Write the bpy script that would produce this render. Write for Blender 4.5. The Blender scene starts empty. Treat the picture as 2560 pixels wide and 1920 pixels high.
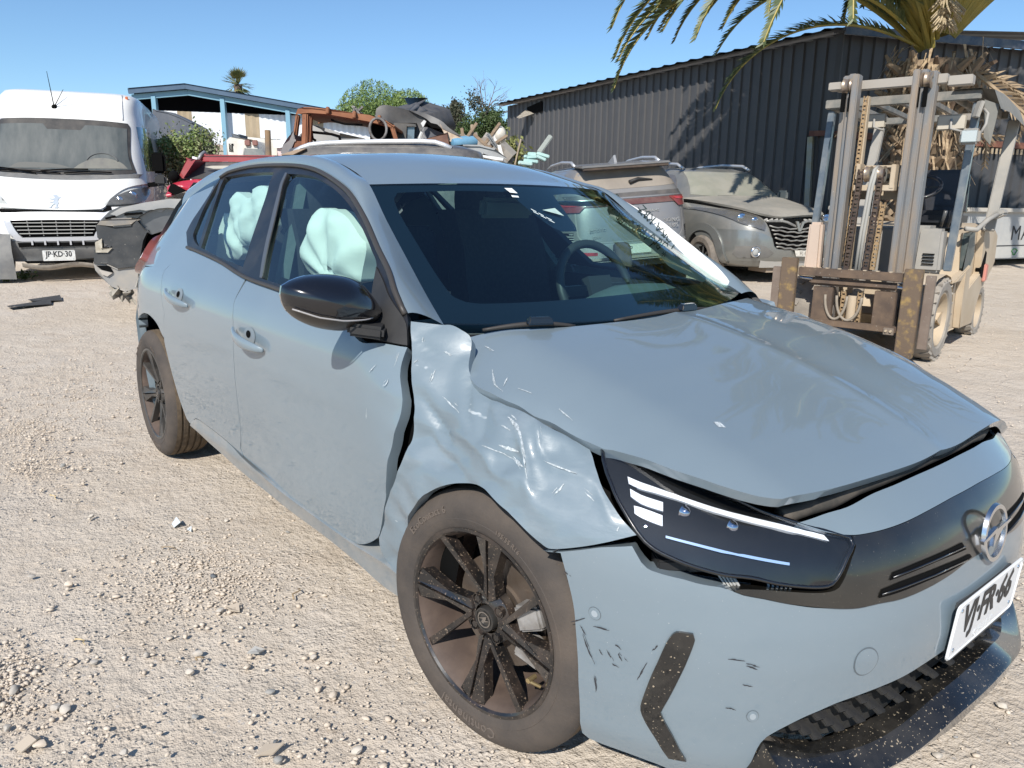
import bpy, bmesh, math, random, re
import numpy as np
from mathutils import Vector, Matrix
from mathutils.geometry import delaunay_2d_cdt
random.seed(7); np.random.seed(7)
scene = bpy.context.scene
COL = scene.collection
# ---------------------------------------------------------------- camera, light, exposure
cam_d = bpy.data.cameras.new("camera"); cam = bpy.data.objects.new("camera", cam_d); COL.objects.link(cam)
cam_d.sensor_width = 36.0; cam_d.lens = 26.6578; cam_d.clip_start = 0.05; cam_d.clip_end = 2000.0
cam.matrix_world = Matrix([[0.631162, -0.188016, 0.752519, 1.301712], [0.775534, 0.136096, -0.616462, -1.755092], [0.01349, 0.972691, 0.231711, 1.240316], [0.0, 0.0, 0.0, 1.0]])
scene.camera = cam
SUN_AZ, SUN_EL = math.radians(305.0), math.radians(41.0)      # direction towards the sun
sd = Vector((math.cos(SUN_AZ)*math.cos(SUN_EL), math.sin(SUN_AZ)*math.cos(SUN_EL), math.sin(SUN_EL)))
world = bpy.data.worlds.new("World"); scene.world = world; world.use_nodes = True
wn = world.node_tree; wn.nodes.clear()
wo = wn.nodes.new("ShaderNodeOutputWorld"); bg = wn.nodes.new("ShaderNodeBackground"); sky = wn.nodes.new("ShaderNodeTexSky")
sky.sky_type = 'NISHITA'; sky.sun_disc = False; sky.sun_elevation = SUN_EL
sky.sun_rotation = math.atan2(sd.x, sd.y); sky.altitude = 500; sky.air_density = 1.0; sky.dust_density = 0.1; sky.ozone_density = 3.0
bg.inputs[1].default_value = 0.118
tint = wn.nodes.new('ShaderNodeMix'); tint.data_type = 'RGBA'; tint.blend_type = 'MULTIPLY'; tint.inputs[0].default_value = 1.0; tint.inputs[7].default_value = (0.80, 0.95, 1.04, 1)
wn.links.new(sky.outputs[0], tint.inputs[6]); wn.links.new(tint.outputs[2], bg.inputs[0]); wn.links.new(bg.outputs[0], wo.inputs[0])
sun_d = bpy.data.lights.new("sun", 'SUN'); sun_d.energy = 5.0; sun_d.angle = math.radians(0.53); sun_d.color = (1.0, 0.95, 0.87)
sun = bpy.data.objects.new("sun", sun_d); COL.objects.link(sun); sun.location = (0, -20, 30)
sun.rotation_euler = sd.to_track_quat('Z', 'Y').to_euler()
scene.view_settings.view_transform = 'Standard'; scene.view_settings.look = 'None'
scene.view_settings.exposure = 0.2; scene.view_settings.gamma = 1.0; scene.view_settings.use_curve_mapping = False
scene.render.engine = 'CYCLES'
scene.cycles.max_bounces = 8; scene.cycles.transparent_max_bounces = 24; scene.cycles.glossy_bounces = 4
scene.cycles.caustics_reflective = False; scene.cycles.caustics_refractive = False
# ---------------------------------------------------------------- materials
MATS = {}
def _n(nt, t, **kw):
    n = nt.nodes.new(t)
    for k, v in kw.items(): setattr(n, k, v)
    return n
def mat(name, c, rough=0.6, metal=0.0, coat=0.0, c2=None, sc=6.0, lo=0.4, hi=0.65, bump=0.0, bsc=60.0, dust=0.0, dustc=(0.36, 0.31, 0.25),
        speck=None, spsc=120.0, spth=0.72, spec=0.5, stretch=None, rough2=None, dustsc=5.0, coatr=0.03):
    """procedural principled material: two noise mixed colours, bump, settled dust, specks"""
    if name in MATS: return MATS[name]
    m = bpy.data.materials.new(name); m.use_nodes = True; nt = m.node_tree; L = nt.links
    b = nt.nodes['Principled BSDF']
    b.inputs['Roughness'].default_value = rough; b.inputs['Metallic'].default_value = metal
    b.inputs['Coat Weight'].default_value = coat; b.inputs['Coat Roughness'].default_value = coatr
    b.inputs['Specular IOR Level'].default_value = spec
    tc = _n(nt, 'ShaderNodeTexCoord'); co = tc.outputs['Object']
    if stretch:
        mp = _n(nt, 'ShaderNodeMapping'); mp.inputs['Scale'].default_value = stretch; L.new(co, mp.inputs['Vector']); co = mp.outputs['Vector']
    def noise(s, det=5.0, ro=0.6):
        n = _n(nt, 'ShaderNodeTexNoise'); n.inputs['Scale'].default_value = s; n.inputs['Detail'].default_value = det
        n.inputs['Roughness'].default_value = ro; L.new(co, n.inputs['Vector']); return n
    def ramp(src, a, z):
        r = _n(nt, 'ShaderNodeMapRange'); r.inputs['From Min'].default_value = a; r.inputs['From Max'].default_value = z
        L.new(src, r.inputs['Value']); return r.outputs['Result']
    def mix(f, A, B):
        x = _n(nt, 'ShaderNodeMix', data_type='RGBA')
        if isinstance(f, float): x.inputs[0].default_value = f
        else: L.new(f, x.inputs[0])
        for i, v in ((6, A), (7, B)):
            if isinstance(v, tuple): x.inputs[i].default_value = (*v, 1)
            else: L.new(v, x.inputs[i])
        return x.outputs[2]
    col = c; ro = None
    if c2 is not None:
        f = ramp(noise(sc).outputs['Fac'], lo, hi); col = mix(f, c, c2)
        if rough2 is not None:
            mr = _n(nt, 'ShaderNodeMapRange'); mr.inputs['To Min'].default_value = rough; mr.inputs['To Max'].default_value = rough2
            L.new(f, mr.inputs['Value']); ro = mr.outputs['Result']
    if dust > 0:
        g = _n(nt, 'ShaderNodeNewGeometry'); sx = _n(nt, 'ShaderNodeSeparateXYZ'); L.new(g.outputs['Normal'], sx.inputs[0])
        up = ramp(sx.outputs['Z'], -0.35, 0.9)
        nz = ramp(noise(dustsc, 6.0, 0.65).outputs['Fac'], 0.25, 0.75)
        a = _n(nt, 'ShaderNodeMath', operation='MULTIPLY_ADD'); L.new(up, a.inputs[0]); a.inputs[1].default_value = 0.65; a.inputs[2].default_value = 0.35
        b2 = _n(nt, 'ShaderNodeMath', operation='MULTIPLY'); L.new(a.outputs[0], b2.inputs[0]); L.new(nz, b2.inputs[1])
        c3 = _n(nt, 'ShaderNodeMath', operation='MULTIPLY', use_clamp=True); L.new(b2.outputs[0], c3.inputs[0]); c3.inputs[1].default_value = dust
        col = mix(c3.outputs[0], col, dustc)
        mr = _n(nt, 'ShaderNodeMapRange'); mr.inputs['To Min'].default_value = rough; mr.inputs['To Max'].default_value = 0.85
        L.new(c3.outputs[0], mr.inputs['Value'])
        if ro is None: ro = mr.outputs['Result']
        if coat > 0:
            cw = _n(nt, 'ShaderNodeMapRange'); cw.inputs['To Min'].default_value = coat; cw.inputs['To Max'].default_value = 0.0
            L.new(c3.outputs[0], cw.inputs['Value']); L.new(cw.outputs['Result'], b.inputs['Coat Weight'])
    if speck is not None:
        sp = ramp(noise(spsc, 2.0, 0.5).outputs['Fac'], spth, spth+0.04); col = mix(sp, col, speck)
    if isinstance(col, tuple): b.inputs['Base Color'].default_value = (*col, 1)
    else: L.new(col, b.inputs['Base Color'])
    if ro is not None: L.new(ro, b.inputs['Roughness'])
    if bump > 0:
        bp = _n(nt, 'ShaderNodeBump'); bp.inputs['Strength'].default_value = min(1.0, bump); bp.inputs['Distance'].default_value = 0.004*max(1.0, bump)
        L.new(noise(bsc, 4.0).outputs['Fac'], bp.inputs['Height']); L.new(bp.outputs['Normal'], b.inputs['Normal'])
    MATS[name] = m; return m
def glass(name, tint, refl=1.0, haze=None, hazeamt=0.0, hsc=4.0, ior=1.5):
    """thin pane: tinted see-through plus fresnel mirror, optional dust film"""
    if name in MATS: return MATS[name]
    m = bpy.data.materials.new(name); m.use_nodes = True; nt = m.node_tree; L = nt.links; nt.nodes.clear()
    out = _n(nt, 'ShaderNodeOutputMaterial'); tr = _n(nt, 'ShaderNodeBsdfTransparent'); tr.inputs[0].default_value = (*tint, 1)
    gl = _n(nt, 'ShaderNodeBsdfGlossy'); gl.inputs['Roughness'].default_value = 0.0; gl.inputs[0].default_value = (refl, refl, refl, 1)
    ge = _n(nt, 'ShaderNodeNewGeometry'); dp = _n(nt, 'ShaderNodeVectorMath', operation='DOT_PRODUCT'); L.new(ge.outputs['Normal'], dp.inputs[0]); L.new(ge.outputs['Incoming'], dp.inputs[1])
    ab = _n(nt, 'ShaderNodeMath', operation='ABSOLUTE'); L.new(dp.outputs['Value'], ab.inputs[0]); om = _n(nt, 'ShaderNodeMath', operation='SUBTRACT', use_clamp=True); om.inputs[0].default_value = 1.0; L.new(ab.outputs[0], om.inputs[1])
    pw = _n(nt, 'ShaderNodeMath', operation='POWER'); L.new(om.outputs[0], pw.inputs[0]); pw.inputs[1].default_value = 5.0
    f0 = ((ior-1)/(ior+1))**2*1.8; ad = _n(nt, 'ShaderNodeMapRange'); ad.inputs['To Min'].default_value = f0; ad.inputs['To Max'].default_value = 1.0; L.new(pw.outputs[0], ad.inputs['Value'])
    mx = _n(nt, 'ShaderNodeMixShader'); L.new(ad.outputs['Result'], mx.inputs[0]); L.new(tr.outputs[0], mx.inputs[1]); L.new(gl.outputs[0], mx.inputs[2])
    res = mx.outputs[0]
    if haze is not None:
        df = _n(nt, 'ShaderNodeBsdfDiffuse'); df.inputs[0].default_value = (*haze, 1)
        tc = _n(nt, 'ShaderNodeTexCoord'); nz = _n(nt, 'ShaderNodeTexNoise'); nz.inputs['Scale'].default_value = hsc; nz.inputs['Detail'].default_value = 6
        L.new(tc.outputs['Object'], nz.inputs['Vector'])
        mr = _n(nt, 'ShaderNodeMapRange'); mr.inputs['From Min'].default_value = 0.3; mr.inputs['From Max'].default_value = 0.7
        mr.inputs['To Min'].default_value = hazeamt*0.6; mr.inputs['To Max'].default_value = hazeamt; L.new(nz.outputs['Fac'], mr.inputs['Value'])
        m2 = _n(nt, 'ShaderNodeMixShader'); L.new(mr.outputs['Result'], m2.inputs[0]); L.new(res, m2.inputs[1]); L.new(df.outputs[0], m2.inputs[2]); res = m2.outputs[0]
    L.new(res, out.inputs[0]); MATS[name] = m; return m
# ---------------------------------------------------------------- objects
def unum(n): return n
def empty(name, label, cat, loc=(0, 0, 0), az=0.0, group=None):
    o = bpy.data.objects.new(name, None); COL.objects.link(o); o.empty_display_size = 0.3
    o.location = loc; o.rotation_euler = (0, 0, az); o['label'] = label; o['category'] = cat
    if group: o['group'] = group
    return o
def tag(o, label, cat, group=None):
    o['label'] = label; o['category'] = cat
    if group: o['group'] = group
    return o
def structure(o): o['kind'] = 'structure'; return o
def stuff(o): o['kind'] = 'stuff'; return o
def link(name, me, parent=None, loc=None, rot=None, label=None):
    o = bpy.data.objects.new(name, me); COL.objects.link(o)
    if parent is not None: o.parent = parent
    if loc is not None: o.location = loc
    if rot is not None: o.rotation_euler = rot
    if label: o['label'] = label
    return o
def mesh(name, V, F, m, parent=None, smooth=False, label=None, angle=None):
    me = bpy.data.meshes.new(name); me.from_pydata([tuple(map(float, v)) for v in V], [], [tuple(map(int, f)) for f in F])
    for mm in (m if isinstance(m, (list, tuple)) else [m]): me.materials.append(mm)
    if smooth:
        me.polygons.foreach_set('use_smooth', [True]*len(me.polygons))
        if angle: me.set_sharp_from_angle(angle=math.radians(angle))
    me.update(); return link(name, me, parent, label=label)
class MB:
    """collects shapes into one mesh"""
    def __init__(s): s.V = []; s.F = []; s.M = []; s.mi = 0
    def add(s, V, F):
        k = len(s.V); s.V += [tuple(map(float, v)) for v in V]; s.F += [tuple(int(i)+k for i in f) for f in F]; s.M += [s.mi]*len(F); return s
    def box(s, c, d, R=None, taper=None):
        x, y, z = d[0]/2, d[1]/2, d[2]/2; P = []
        for sz in (-1, 1):
            t = taper if (taper and sz > 0) else (1, 1)
            for sx, sy in ((-1, -1), (1, -1), (1, 1), (-1, 1)): P.append(Vector((sx*x*t[0], sy*y*t[1], sz*z)))
        if R is not None: P = [R @ p for p in P]
        P = [p+Vector(c) for p in P]
        return s.add(P, [(3, 2, 1, 0), (4, 5, 6, 7), (0, 1, 5, 4), (1, 2, 6, 5), (2, 3, 7, 6), (3, 0, 4, 7)])
    def bar(s, a, b, w, h, up=(0, 0, 1)):
        a, b = Vector(a), Vector(b); d = b-a; l = d.length
        if l < 1e-6: return s
        d.normalize(); u = Vector(up)
        if abs(d.dot(u)) > 0.98: u = Vector((1, 0, 0))
        r = d.cross(u).normalized(); u = r.cross(d).normalized()
        P = []
        for p in (a, b):
            for i, j in ((-1, -1), (1, -1), (1, 1), (-1, 1)): P.append(p+r*(i*w/2)+u*(j*h/2))
        return s.add(P, [(3, 2, 1, 0), (4, 5, 6, 7), (0, 1, 5, 4), (1, 2, 6, 5), (2, 3, 7, 6), (3, 0, 4, 7)])
    def tube(s, pts, r, n=10, cap=True):
        pts = [Vector(p) for p in pts]; R = r if isinstance(r, (list, tuple)) else [r]*len(pts)
        P = []; F = []; pr = None
        for i, p in enumerate(pts):
            t = (pts[min(i+1, len(pts)-1)]-pts[max(i-1, 0)]).normalized()
            if pr is None:
                q = Vector((0, 0, 1)) if abs(t.z) < 0.9 else Vector((1, 0, 0)); x = t.cross(q).normalized()
            else: x = (pr-t*pr.dot(t)).normalized()
            pr = x; y = t.cross(x)
            for k in range(n):
                a = 2*math.pi*k/n; P.append(p+(x*math.cos(a)+y*math.sin(a))*R[i])
        for i in range(len(pts)-1):
            for k in range(n): F.append((i*n+k, i*n+(k+1) % n, (i+1)*n+(k+1) % n, (i+1)*n+k))
        if cap: F.append(tuple(range(n-1, -1, -1))); F.append(tuple((len(pts)-1)*n+k for k in range(n)))
        return s.add(P, F)
    def prism(s, poly, fn, t0, t1):
        """poly 2d extruded; fn(u,v,t)->3d"""
        n = len(poly); P = [fn(u, v, t0) for u, v in poly]+[fn(u, v, t1) for u, v in poly]
        tri = tri2d(poly); F = [tuple(reversed(t)) for t in tri]+[tuple(i+n for i in t) for t in tri]
        F += [(i, (i+1) % n, (i+1) % n+n, i+n) for i in range(n)]
        return s.add(P, F)
    def lathe(s, prof, n=48, fn=lambda r, h, c, q: (r*c, h, r*q), a0=0.0, a1=2*math.pi):
        full = abs(a1-a0-2*math.pi) < 1e-6; m = n if full else n+1; P = []; F = []
        for i in range(m):
            a = a0+(a1-a0)*i/n
            for r, h in prof: P.append(fn(r, h, math.cos(a), math.sin(a)))
        k = len(prof)
        for i in range(n):
            j = (i+1) % m
            for q in range(k-1): F.append((i*k+q, i*k+q+1, j*k+q+1, j*k+q))
        return s.add(P, F)
    def grid(s, P, nu, nv):
        return s.add(P, [(i*nv+j, i*nv+j+1, (i+1)*nv+j+1, (i+1)*nv+j) for i in range(nu-1) for j in range(nv-1)])
    def build(s, name, m, parent=None, smooth=False, angle=None, label=None, bevel=0.0):
        me = bpy.data.meshes.new(name); me.from_pydata(s.V, [], s.F)
        for mm in (m if isinstance(m, (list, tuple)) else [m]): me.materials.append(mm)
        if any(s.M): me.polygons.foreach_set('material_index', s.M)
        if bevel > 0:
            bm = bmesh.new(); bm.from_mesh(me); bmesh.ops.remove_doubles(bm, verts=bm.verts, dist=1e-5)
            ed = [e for e in bm.edges if len(e.link_faces) == 2 and e.calc_face_angle(0) > 0.6]
            bmesh.ops.bevel(bm, geom=ed, offset=bevel, segments=2, affect='EDGES', clamp_overlap=True); bm.to_mesh(me); bm.free()
            smooth = True; angle = angle or 40
        if smooth:
            me.polygons.foreach_set('use_smooth', [True]*len(me.polygons))
            if angle: me.set_sharp_from_angle(angle=math.radians(angle))
        me.update(); return link(name, me, parent, label=label)
def tri2d(poly):
    n = len(poly)
    r = delaunay_2d_cdt([Vector(p) for p in poly], [(i, (i+1) % n) for i in range(n)], [], 0, 1e-7)
    return _inside(r, [np.array(poly)], len(poly))
def pip(P, poly):
    x, y = P[:, 0], P[:, 1]; ins = np.zeros(len(P), bool); n = len(poly); j = n-1
    for i in range(n):
        xi, yi = poly[i]; xj, yj = poly[j]
        c = ((yi > y) != (yj > y)) & (x < (xj-xi)*(y-yi)/((yj-yi) if yj != yi else 1e-12)+xi); ins ^= c; j = i
    return ins
def _inside(r, loops, nv):
    vs = np.array([(v[0], v[1]) for v in r[0]]); out = []
    if not r[2]: return out
    tri = []
    for f in r[2]:
        for k in range(1, len(f)-1): tri.append((f[0], f[k], f[k+1]))
    c = vs[np.array(tri)].mean(1); ok = pip(c, loops[0])
    for h in loops[1:]: ok &= ~pip(c, h)
    orig = {}
    for i, o in enumerate(r[3]):
        orig[i] = i
    return [t for t, k in zip(tri, ok) if k]
def resample(pts, step, corner=38.0, closed=True):
    """catmull-rom through traced points, corners kept"""
    P = [np.array(p, float) for p in pts]
    Q = [P[0]]
    for p in P[1:]:
        if np.linalg.norm(p-Q[-1]) > 1e-5: Q.append(p)
    if closed and np.linalg.norm(Q[0]-Q[-1]) < 1e-5: Q.pop()
    P = Q; n = len(P); sharp = []
    for i in range(n):
        if not closed and i in (0, n-1): sharp.append(True); continue
        a = P[i]-P[i-1]; b = P[(i+1) % n]-P[i]
        d = np.dot(a, b)/(np.linalg.norm(a)*np.linalg.norm(b)+1e-12); sharp.append(math.degrees(math.acos(max(-1, min(1, d)))) > corner)
    out = []
    for i in range(n if closed else n-1):
        p1, p2 = P[i], P[(i+1) % n]; l = np.linalg.norm(p2-p1)
        t1 = np.zeros_like(p1) if False else None
        m1 = (p2-p1) if sharp[i] else (p2-P[i-1])*(l/(np.linalg.norm(p2-p1)+np.linalg.norm(p1-P[i-1])))
        j = (i+1) % n
        m2 = (p2-p1) if sharp[j] else (P[(j+1) % n]-p1)*(l/(np.linalg.norm(p2-p1)+np.linalg.norm(P[(j+1) % n]-p2)))
        k = max(1, int(math.ceil(l/step)))
        for q in range(k):
            t = q/k; t2 = t*t; t3 = t2*t
            out.append((2*t3-3*t2+1)*p1+(t3-2*t2+t)*m1+(-2*t3+3*t2)*p2+(t3-t2)*m2)
    if not closed: out.append(P[-1])
    return np.array(out)
def inset(poly, d):
    n = len(poly); A = 0.5*np.sum(poly[:, 0]*np.roll(poly[:, 1], -1)-np.roll(poly[:, 0], -1)*poly[:, 1]); sg = 1 if A > 0 else -1
    e = np.roll(poly, -1, 0)-poly; nr = np.stack([-e[:, 1], e[:, 0]], 1)*sg; nr /= (np.linalg.norm(nr, axis=1)[:, None]+1e-12)
    v = nr+np.roll(nr, 1, 0); v /= (np.linalg.norm(v, axis=1)[:, None]+1e-9)
    return poly+v*d
def panel(name, outline, surf, m, parent, res=0.02, gap=0.0, off=0.0, rim=0.018, disp=None, holes=(), step=None, raw=False, label=None, flip=False, smooth=True, edge_r=0.0):
    """trimmed sheet on a surface surf(a,b)->xyz, with turned-in edges"""
    step = step or res
    ol = np.array(outline, float) if raw else resample(outline, step)
    if gap: ol = inset(ol, gap)
    hs = [np.array(h, float) if raw else resample(h, step) for h in holes]
    loops = [ol]+hs; pts = []; edges = []
    for lp in loops:
        k = len(pts); n = len(lp); pts += [tuple(p) for p in lp]; edges += [(k+i, k+(i+1) % n) for i in range(n)]
    lo, hi = ol.min(0), ol.max(0)
    gx, gy = np.meshgrid(np.arange(lo[0]+res/2, hi[0], res), np.arange(lo[1]+res/2, hi[1], res)); g = np.stack([gx.ravel(), gy.ravel()], 1)
    if len(g):
        ok = pip(g, ol)
        for h in hs: ok &= ~pip(g, h)
        g = g[ok]
        allb = np.concatenate(loops)
        if len(g):
            keep = np.ones(len(g), bool)
            for k in range(0, len(g), 2000):
                dd = np.min(np.sum((g[k:k+2000, None, :]-allb[None])**2, 2), 1); keep[k:k+2000] = dd > (0.45*res)**2
            g = g[keep]; pts += [tuple(p) for p in g]
    r = delaunay_2d_cdt([Vector(p) for p in pts], edges, [], 0, 1e-6)
    tri = _inside(r, loops, 0); vs = np.array([(v[0], v[1]) for v in r[0]])
    used = sorted(set(i for t in tri for i in t)); mp = {o: i for i, o in enumerate(used)}; vs = vs[used]; tri = [tuple(mp[i] for i in t) for t in tri]
    h = 1e-3
    p = surf(vs[:, 0], vs[:, 1]); na = surf(vs[:, 0]+h, vs[:, 1])-surf(vs[:, 0]-h, vs[:, 1]); nb = surf(vs[:, 0], vs[:, 1]+h)-surf(vs[:, 0], vs[:, 1]-h)
    nn = np.cross(na, nb); nn /= (np.linalg.norm(nn, axis=1)[:, None]+1e-12)
    if flip: nn = -nn
    d = np.full(len(vs), float(off))
    if disp is not None: d = d+disp(vs[:, 0], vs[:, 1])
    V = p+nn*d[:, None]
    t0 = tri[0] if tri else None
    F = []
    for t in tri:
        a, b, c = (V[i] for i in t)
        F.append(t if np.dot(np.cross(b-a, c-a), nn[t[0]]) > 0 else (t[0], t[2], t[1]))
    V = list(V)
    if rim > 0:
        cnt = {}
        for t in F:
            for i in range(3):
                e = (t[i], t[(i+1) % 3]); cnt[e] = cnt.get(e, 0)+1
        be = [e for e in cnt if (e[1], e[0]) not in cnt]; dup = {}
        for e in be:
            for i in e:
                if i not in dup: dup[i] = (len(V), len(V)+1); V.append(V[i]); V.append(V[i]-nn[i]*rim)
        for a, b in be: F.append((dup[b][0], dup[a][0], dup[a][1], dup[b][1]))
    return mesh(name, V, F, m, parent, smooth=smooth, label=label)
def loft(curves, nu=None):
    P = np.array(curves, float); return P.reshape(-1, 3), P.shape[0], P.shape[1]
def text_mesh(name, s, size, m, place, parent=None, ext=0.0, res=2, align='CENTER', spacing=1.0, label=None, shear=0.0, bold=0.0):
    """lettering as real raised or flat geometry; place(x,y,z)->xyz"""
    cu = bpy.data.curves.new(name, 'FONT'); cu.body = s; cu.size = size; cu.align_x = align; cu.align_y = 'CENTER'; cu.resolution_u = res
    cu.extrude = ext; cu.space_character = spacing; cu.shear = shear; cu.offset = bold
    o = bpy.data.objects.new(name, cu); COL.objects.link(o)
    dg = bpy.context.evaluated_depsgraph_get(); ev = o.evaluated_get(dg); me = ev.to_mesh()
    V = [tuple(place(v.co.x, v.co.y, v.co.z)) for v in me.vertices]; F = [tuple(p.vertices) for p in me.polygons]
    ev.to_mesh_clear(); bpy.data.objects.remove(o); bpy.data.curves.remove(cu)
    return mesh(name, V, F, m, parent, label=label)
def lerp(a, b, t): return a+(b-a)*t
def rotz(a): return Matrix.Rotation(a, 3, 'Z')
# ================================================================ GROUND
CAMXY = np.array([1.30171, -1.75509, 1.24032]); CF = np.array([-0.752519, 0.616462, -0.231711])
def gz(x, y):
    x = np.asarray(x, float); y = np.asarray(y, float)
    D = (x-CAMXY[0])*CF[0]+(y-CAMXY[1])*CF[1]+CAMXY[2]*(-CF[2])
    D = np.minimum(D, 20.0); t = np.maximum(0, D-4.2); return .04*t*t/(t+.5)
def make_ground():
    m = bpy.data.materials.new('dry_dirt'); m.use_nodes = True; nt = m.node_tree; L = nt.links; b = nt.nodes['Principled BSDF']
    tc = _n(nt, 'ShaderNodeTexCoord'); co = tc.outputs['Object']
    def noise(s, det=6, ro=.6):
        n = _n(nt, 'ShaderNodeTexNoise'); n.inputs['Scale'].default_value = s; n.inputs['Detail'].default_value = det; n.inputs['Roughness'].default_value = ro; L.new(co, n.inputs['Vector']); return n.outputs['Fac']
    def vor(s, feat='F1'):
        n = _n(nt, 'ShaderNodeTexVoronoi', feature=feat); n.inputs['Scale'].default_value = s; L.new(co, n.inputs['Vector']); return n
    def mr(v, a, z, c=0., d=1.):
        n = _n(nt, 'ShaderNodeMapRange'); n.inputs['From Min'].default_value = a; n.inputs['From Max'].default_value = z; n.inputs['To Min'].default_value = c; n.inputs['To Max'].default_value = d; L.new(v, n.inputs['Value']); return n.outputs['Result']
    def mix(f, A, B, bt='MIX'):
        x = _n(nt, 'ShaderNodeMix', data_type='RGBA', blend_type=bt); L.new(f, x.inputs[0]) if not isinstance(f, float) else setattr(x.inputs[0], 'default_value', f)
        for i, v in ((6, A), (7, B)):
            if isinstance(v, tuple): x.inputs[i].default_value = (*v, 1)
            else: L.new(v, x.inputs[i])
        return x.outputs[2]
    def mth(op, a, c):
        n = _n(nt, 'ShaderNodeMath', operation=op)
        for i, v in enumerate((a, c)):
            if isinstance(v, float): n.inputs[i].default_value = v
            else: L.new(v, n.inputs[i])
        return n.outputs[0]
    c = mix(mr(noise(1.1), .35, .65), (0.49, 0.42, 0.34), (0.55, 0.48, 0.40))
    c = mix(mr(noise(5.0), .5, .72), c, (0.48, 0.40, 0.315))
    c = mix(mr(noise(.45), .56, .72, 0, .6), c, (0.54, 0.49, 0.43))
    st = mr(noise(160.0, 3), .3, .7); c = mix(mth('MULTIPLY', st, .35), c, (0.63, 0.555, 0.47))
    v1 = vor(75.0); pat = mr(noise(2.3, 4), .40, .60)
    vc = _n(nt, 'ShaderNodeSeparateColor'); L.new(v1.outputs['Color'], vc.inputs[0])
    pick = mth('MULTIPLY', mr(vc.outputs[0], .86, .9), mr(v1.outputs['Distance'], .42, .32))
    c = mix(mth('MULTIPLY', pick, .55), c, (0.36, 0.35, 0.34))
    L.new(c, b.inputs['Base Color']); b.inputs['Roughness'].default_value = .95; b.inputs['Specular IOR Level'].default_value = .15
    peb = mth('MULTIPLY', mr(v1.outputs['Distance'], .0, .55, 1., 0.), mth('MULTIPLY', pat, mr(vc.outputs[1], .2, .9)))
    v2 = vor(170.0); peb2 = mr(v2.outputs['Distance'], .0, .6, 1., 0.)
    h = mth('ADD', mth('MULTIPLY', peb, .007), mth('ADD', mth('MULTIPLY', peb2, .0016), mth('ADD', mth('MULTIPLY', noise(42., 6), .011), mth('MULTIPLY', noise(6., 4), .03))))
    bp = _n(nt, 'ShaderNodeBump'); bp.inputs['Strength'].default_value = 1.0; bp.inputs['Distance'].default_value = 1.0; L.new(h, bp.inputs['Height']); L.new(bp.outputs['Normal'], b.inputs['Normal'])
    xs = np.concatenate([-np.geomspace(1200, 8, 26), np.arange(-7.6, 4.2, .1), np.geomspace(4.4, 1200, 26)])
    ys = np.concatenate([-np.geomspace(1200, 4, 26), np.arange(-3.8, 8.2, .1), np.geomspace(8.4, 1200, 28)])
    X, Y = np.meshgrid(xs, ys, indexing='ij')
    def wav(X, Y):
        z = 0
        for i, (k, a) in enumerate(((.9, .012), (1.9, .008), (4.1, .004), (7.7, .0028))):
            z = z+a*np.sin(k*X*1.3+1.7*i+.6*np.sin(k*Y*.7+i))*np.cos(k*Y*1.1-.9*i+.5*np.sin(k*X*.5))
        return z
    near = np.exp(-((X+1.2)/2.2)**4-((Y-0)/1.15)**4)
    Z = gz(X, Y)+(wav(X, Y)-.012)*(1-near)*(np.hypot(X, Y) < 40)
    V = np.stack([X, Y, Z], -1).reshape(-1, 3); nu, nv = X.shape
    mb = MB(); mb.grid([tuple(v) for v in V], nu, nv)
    mb.F = [tuple(reversed(f)) for f in mb.F]
    o = mb.build('ground', m, smooth=True); structure(o)
    if o.data.polygons[0].normal.z < 0: o.data.flip_normals()
    return o
make_ground()
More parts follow.
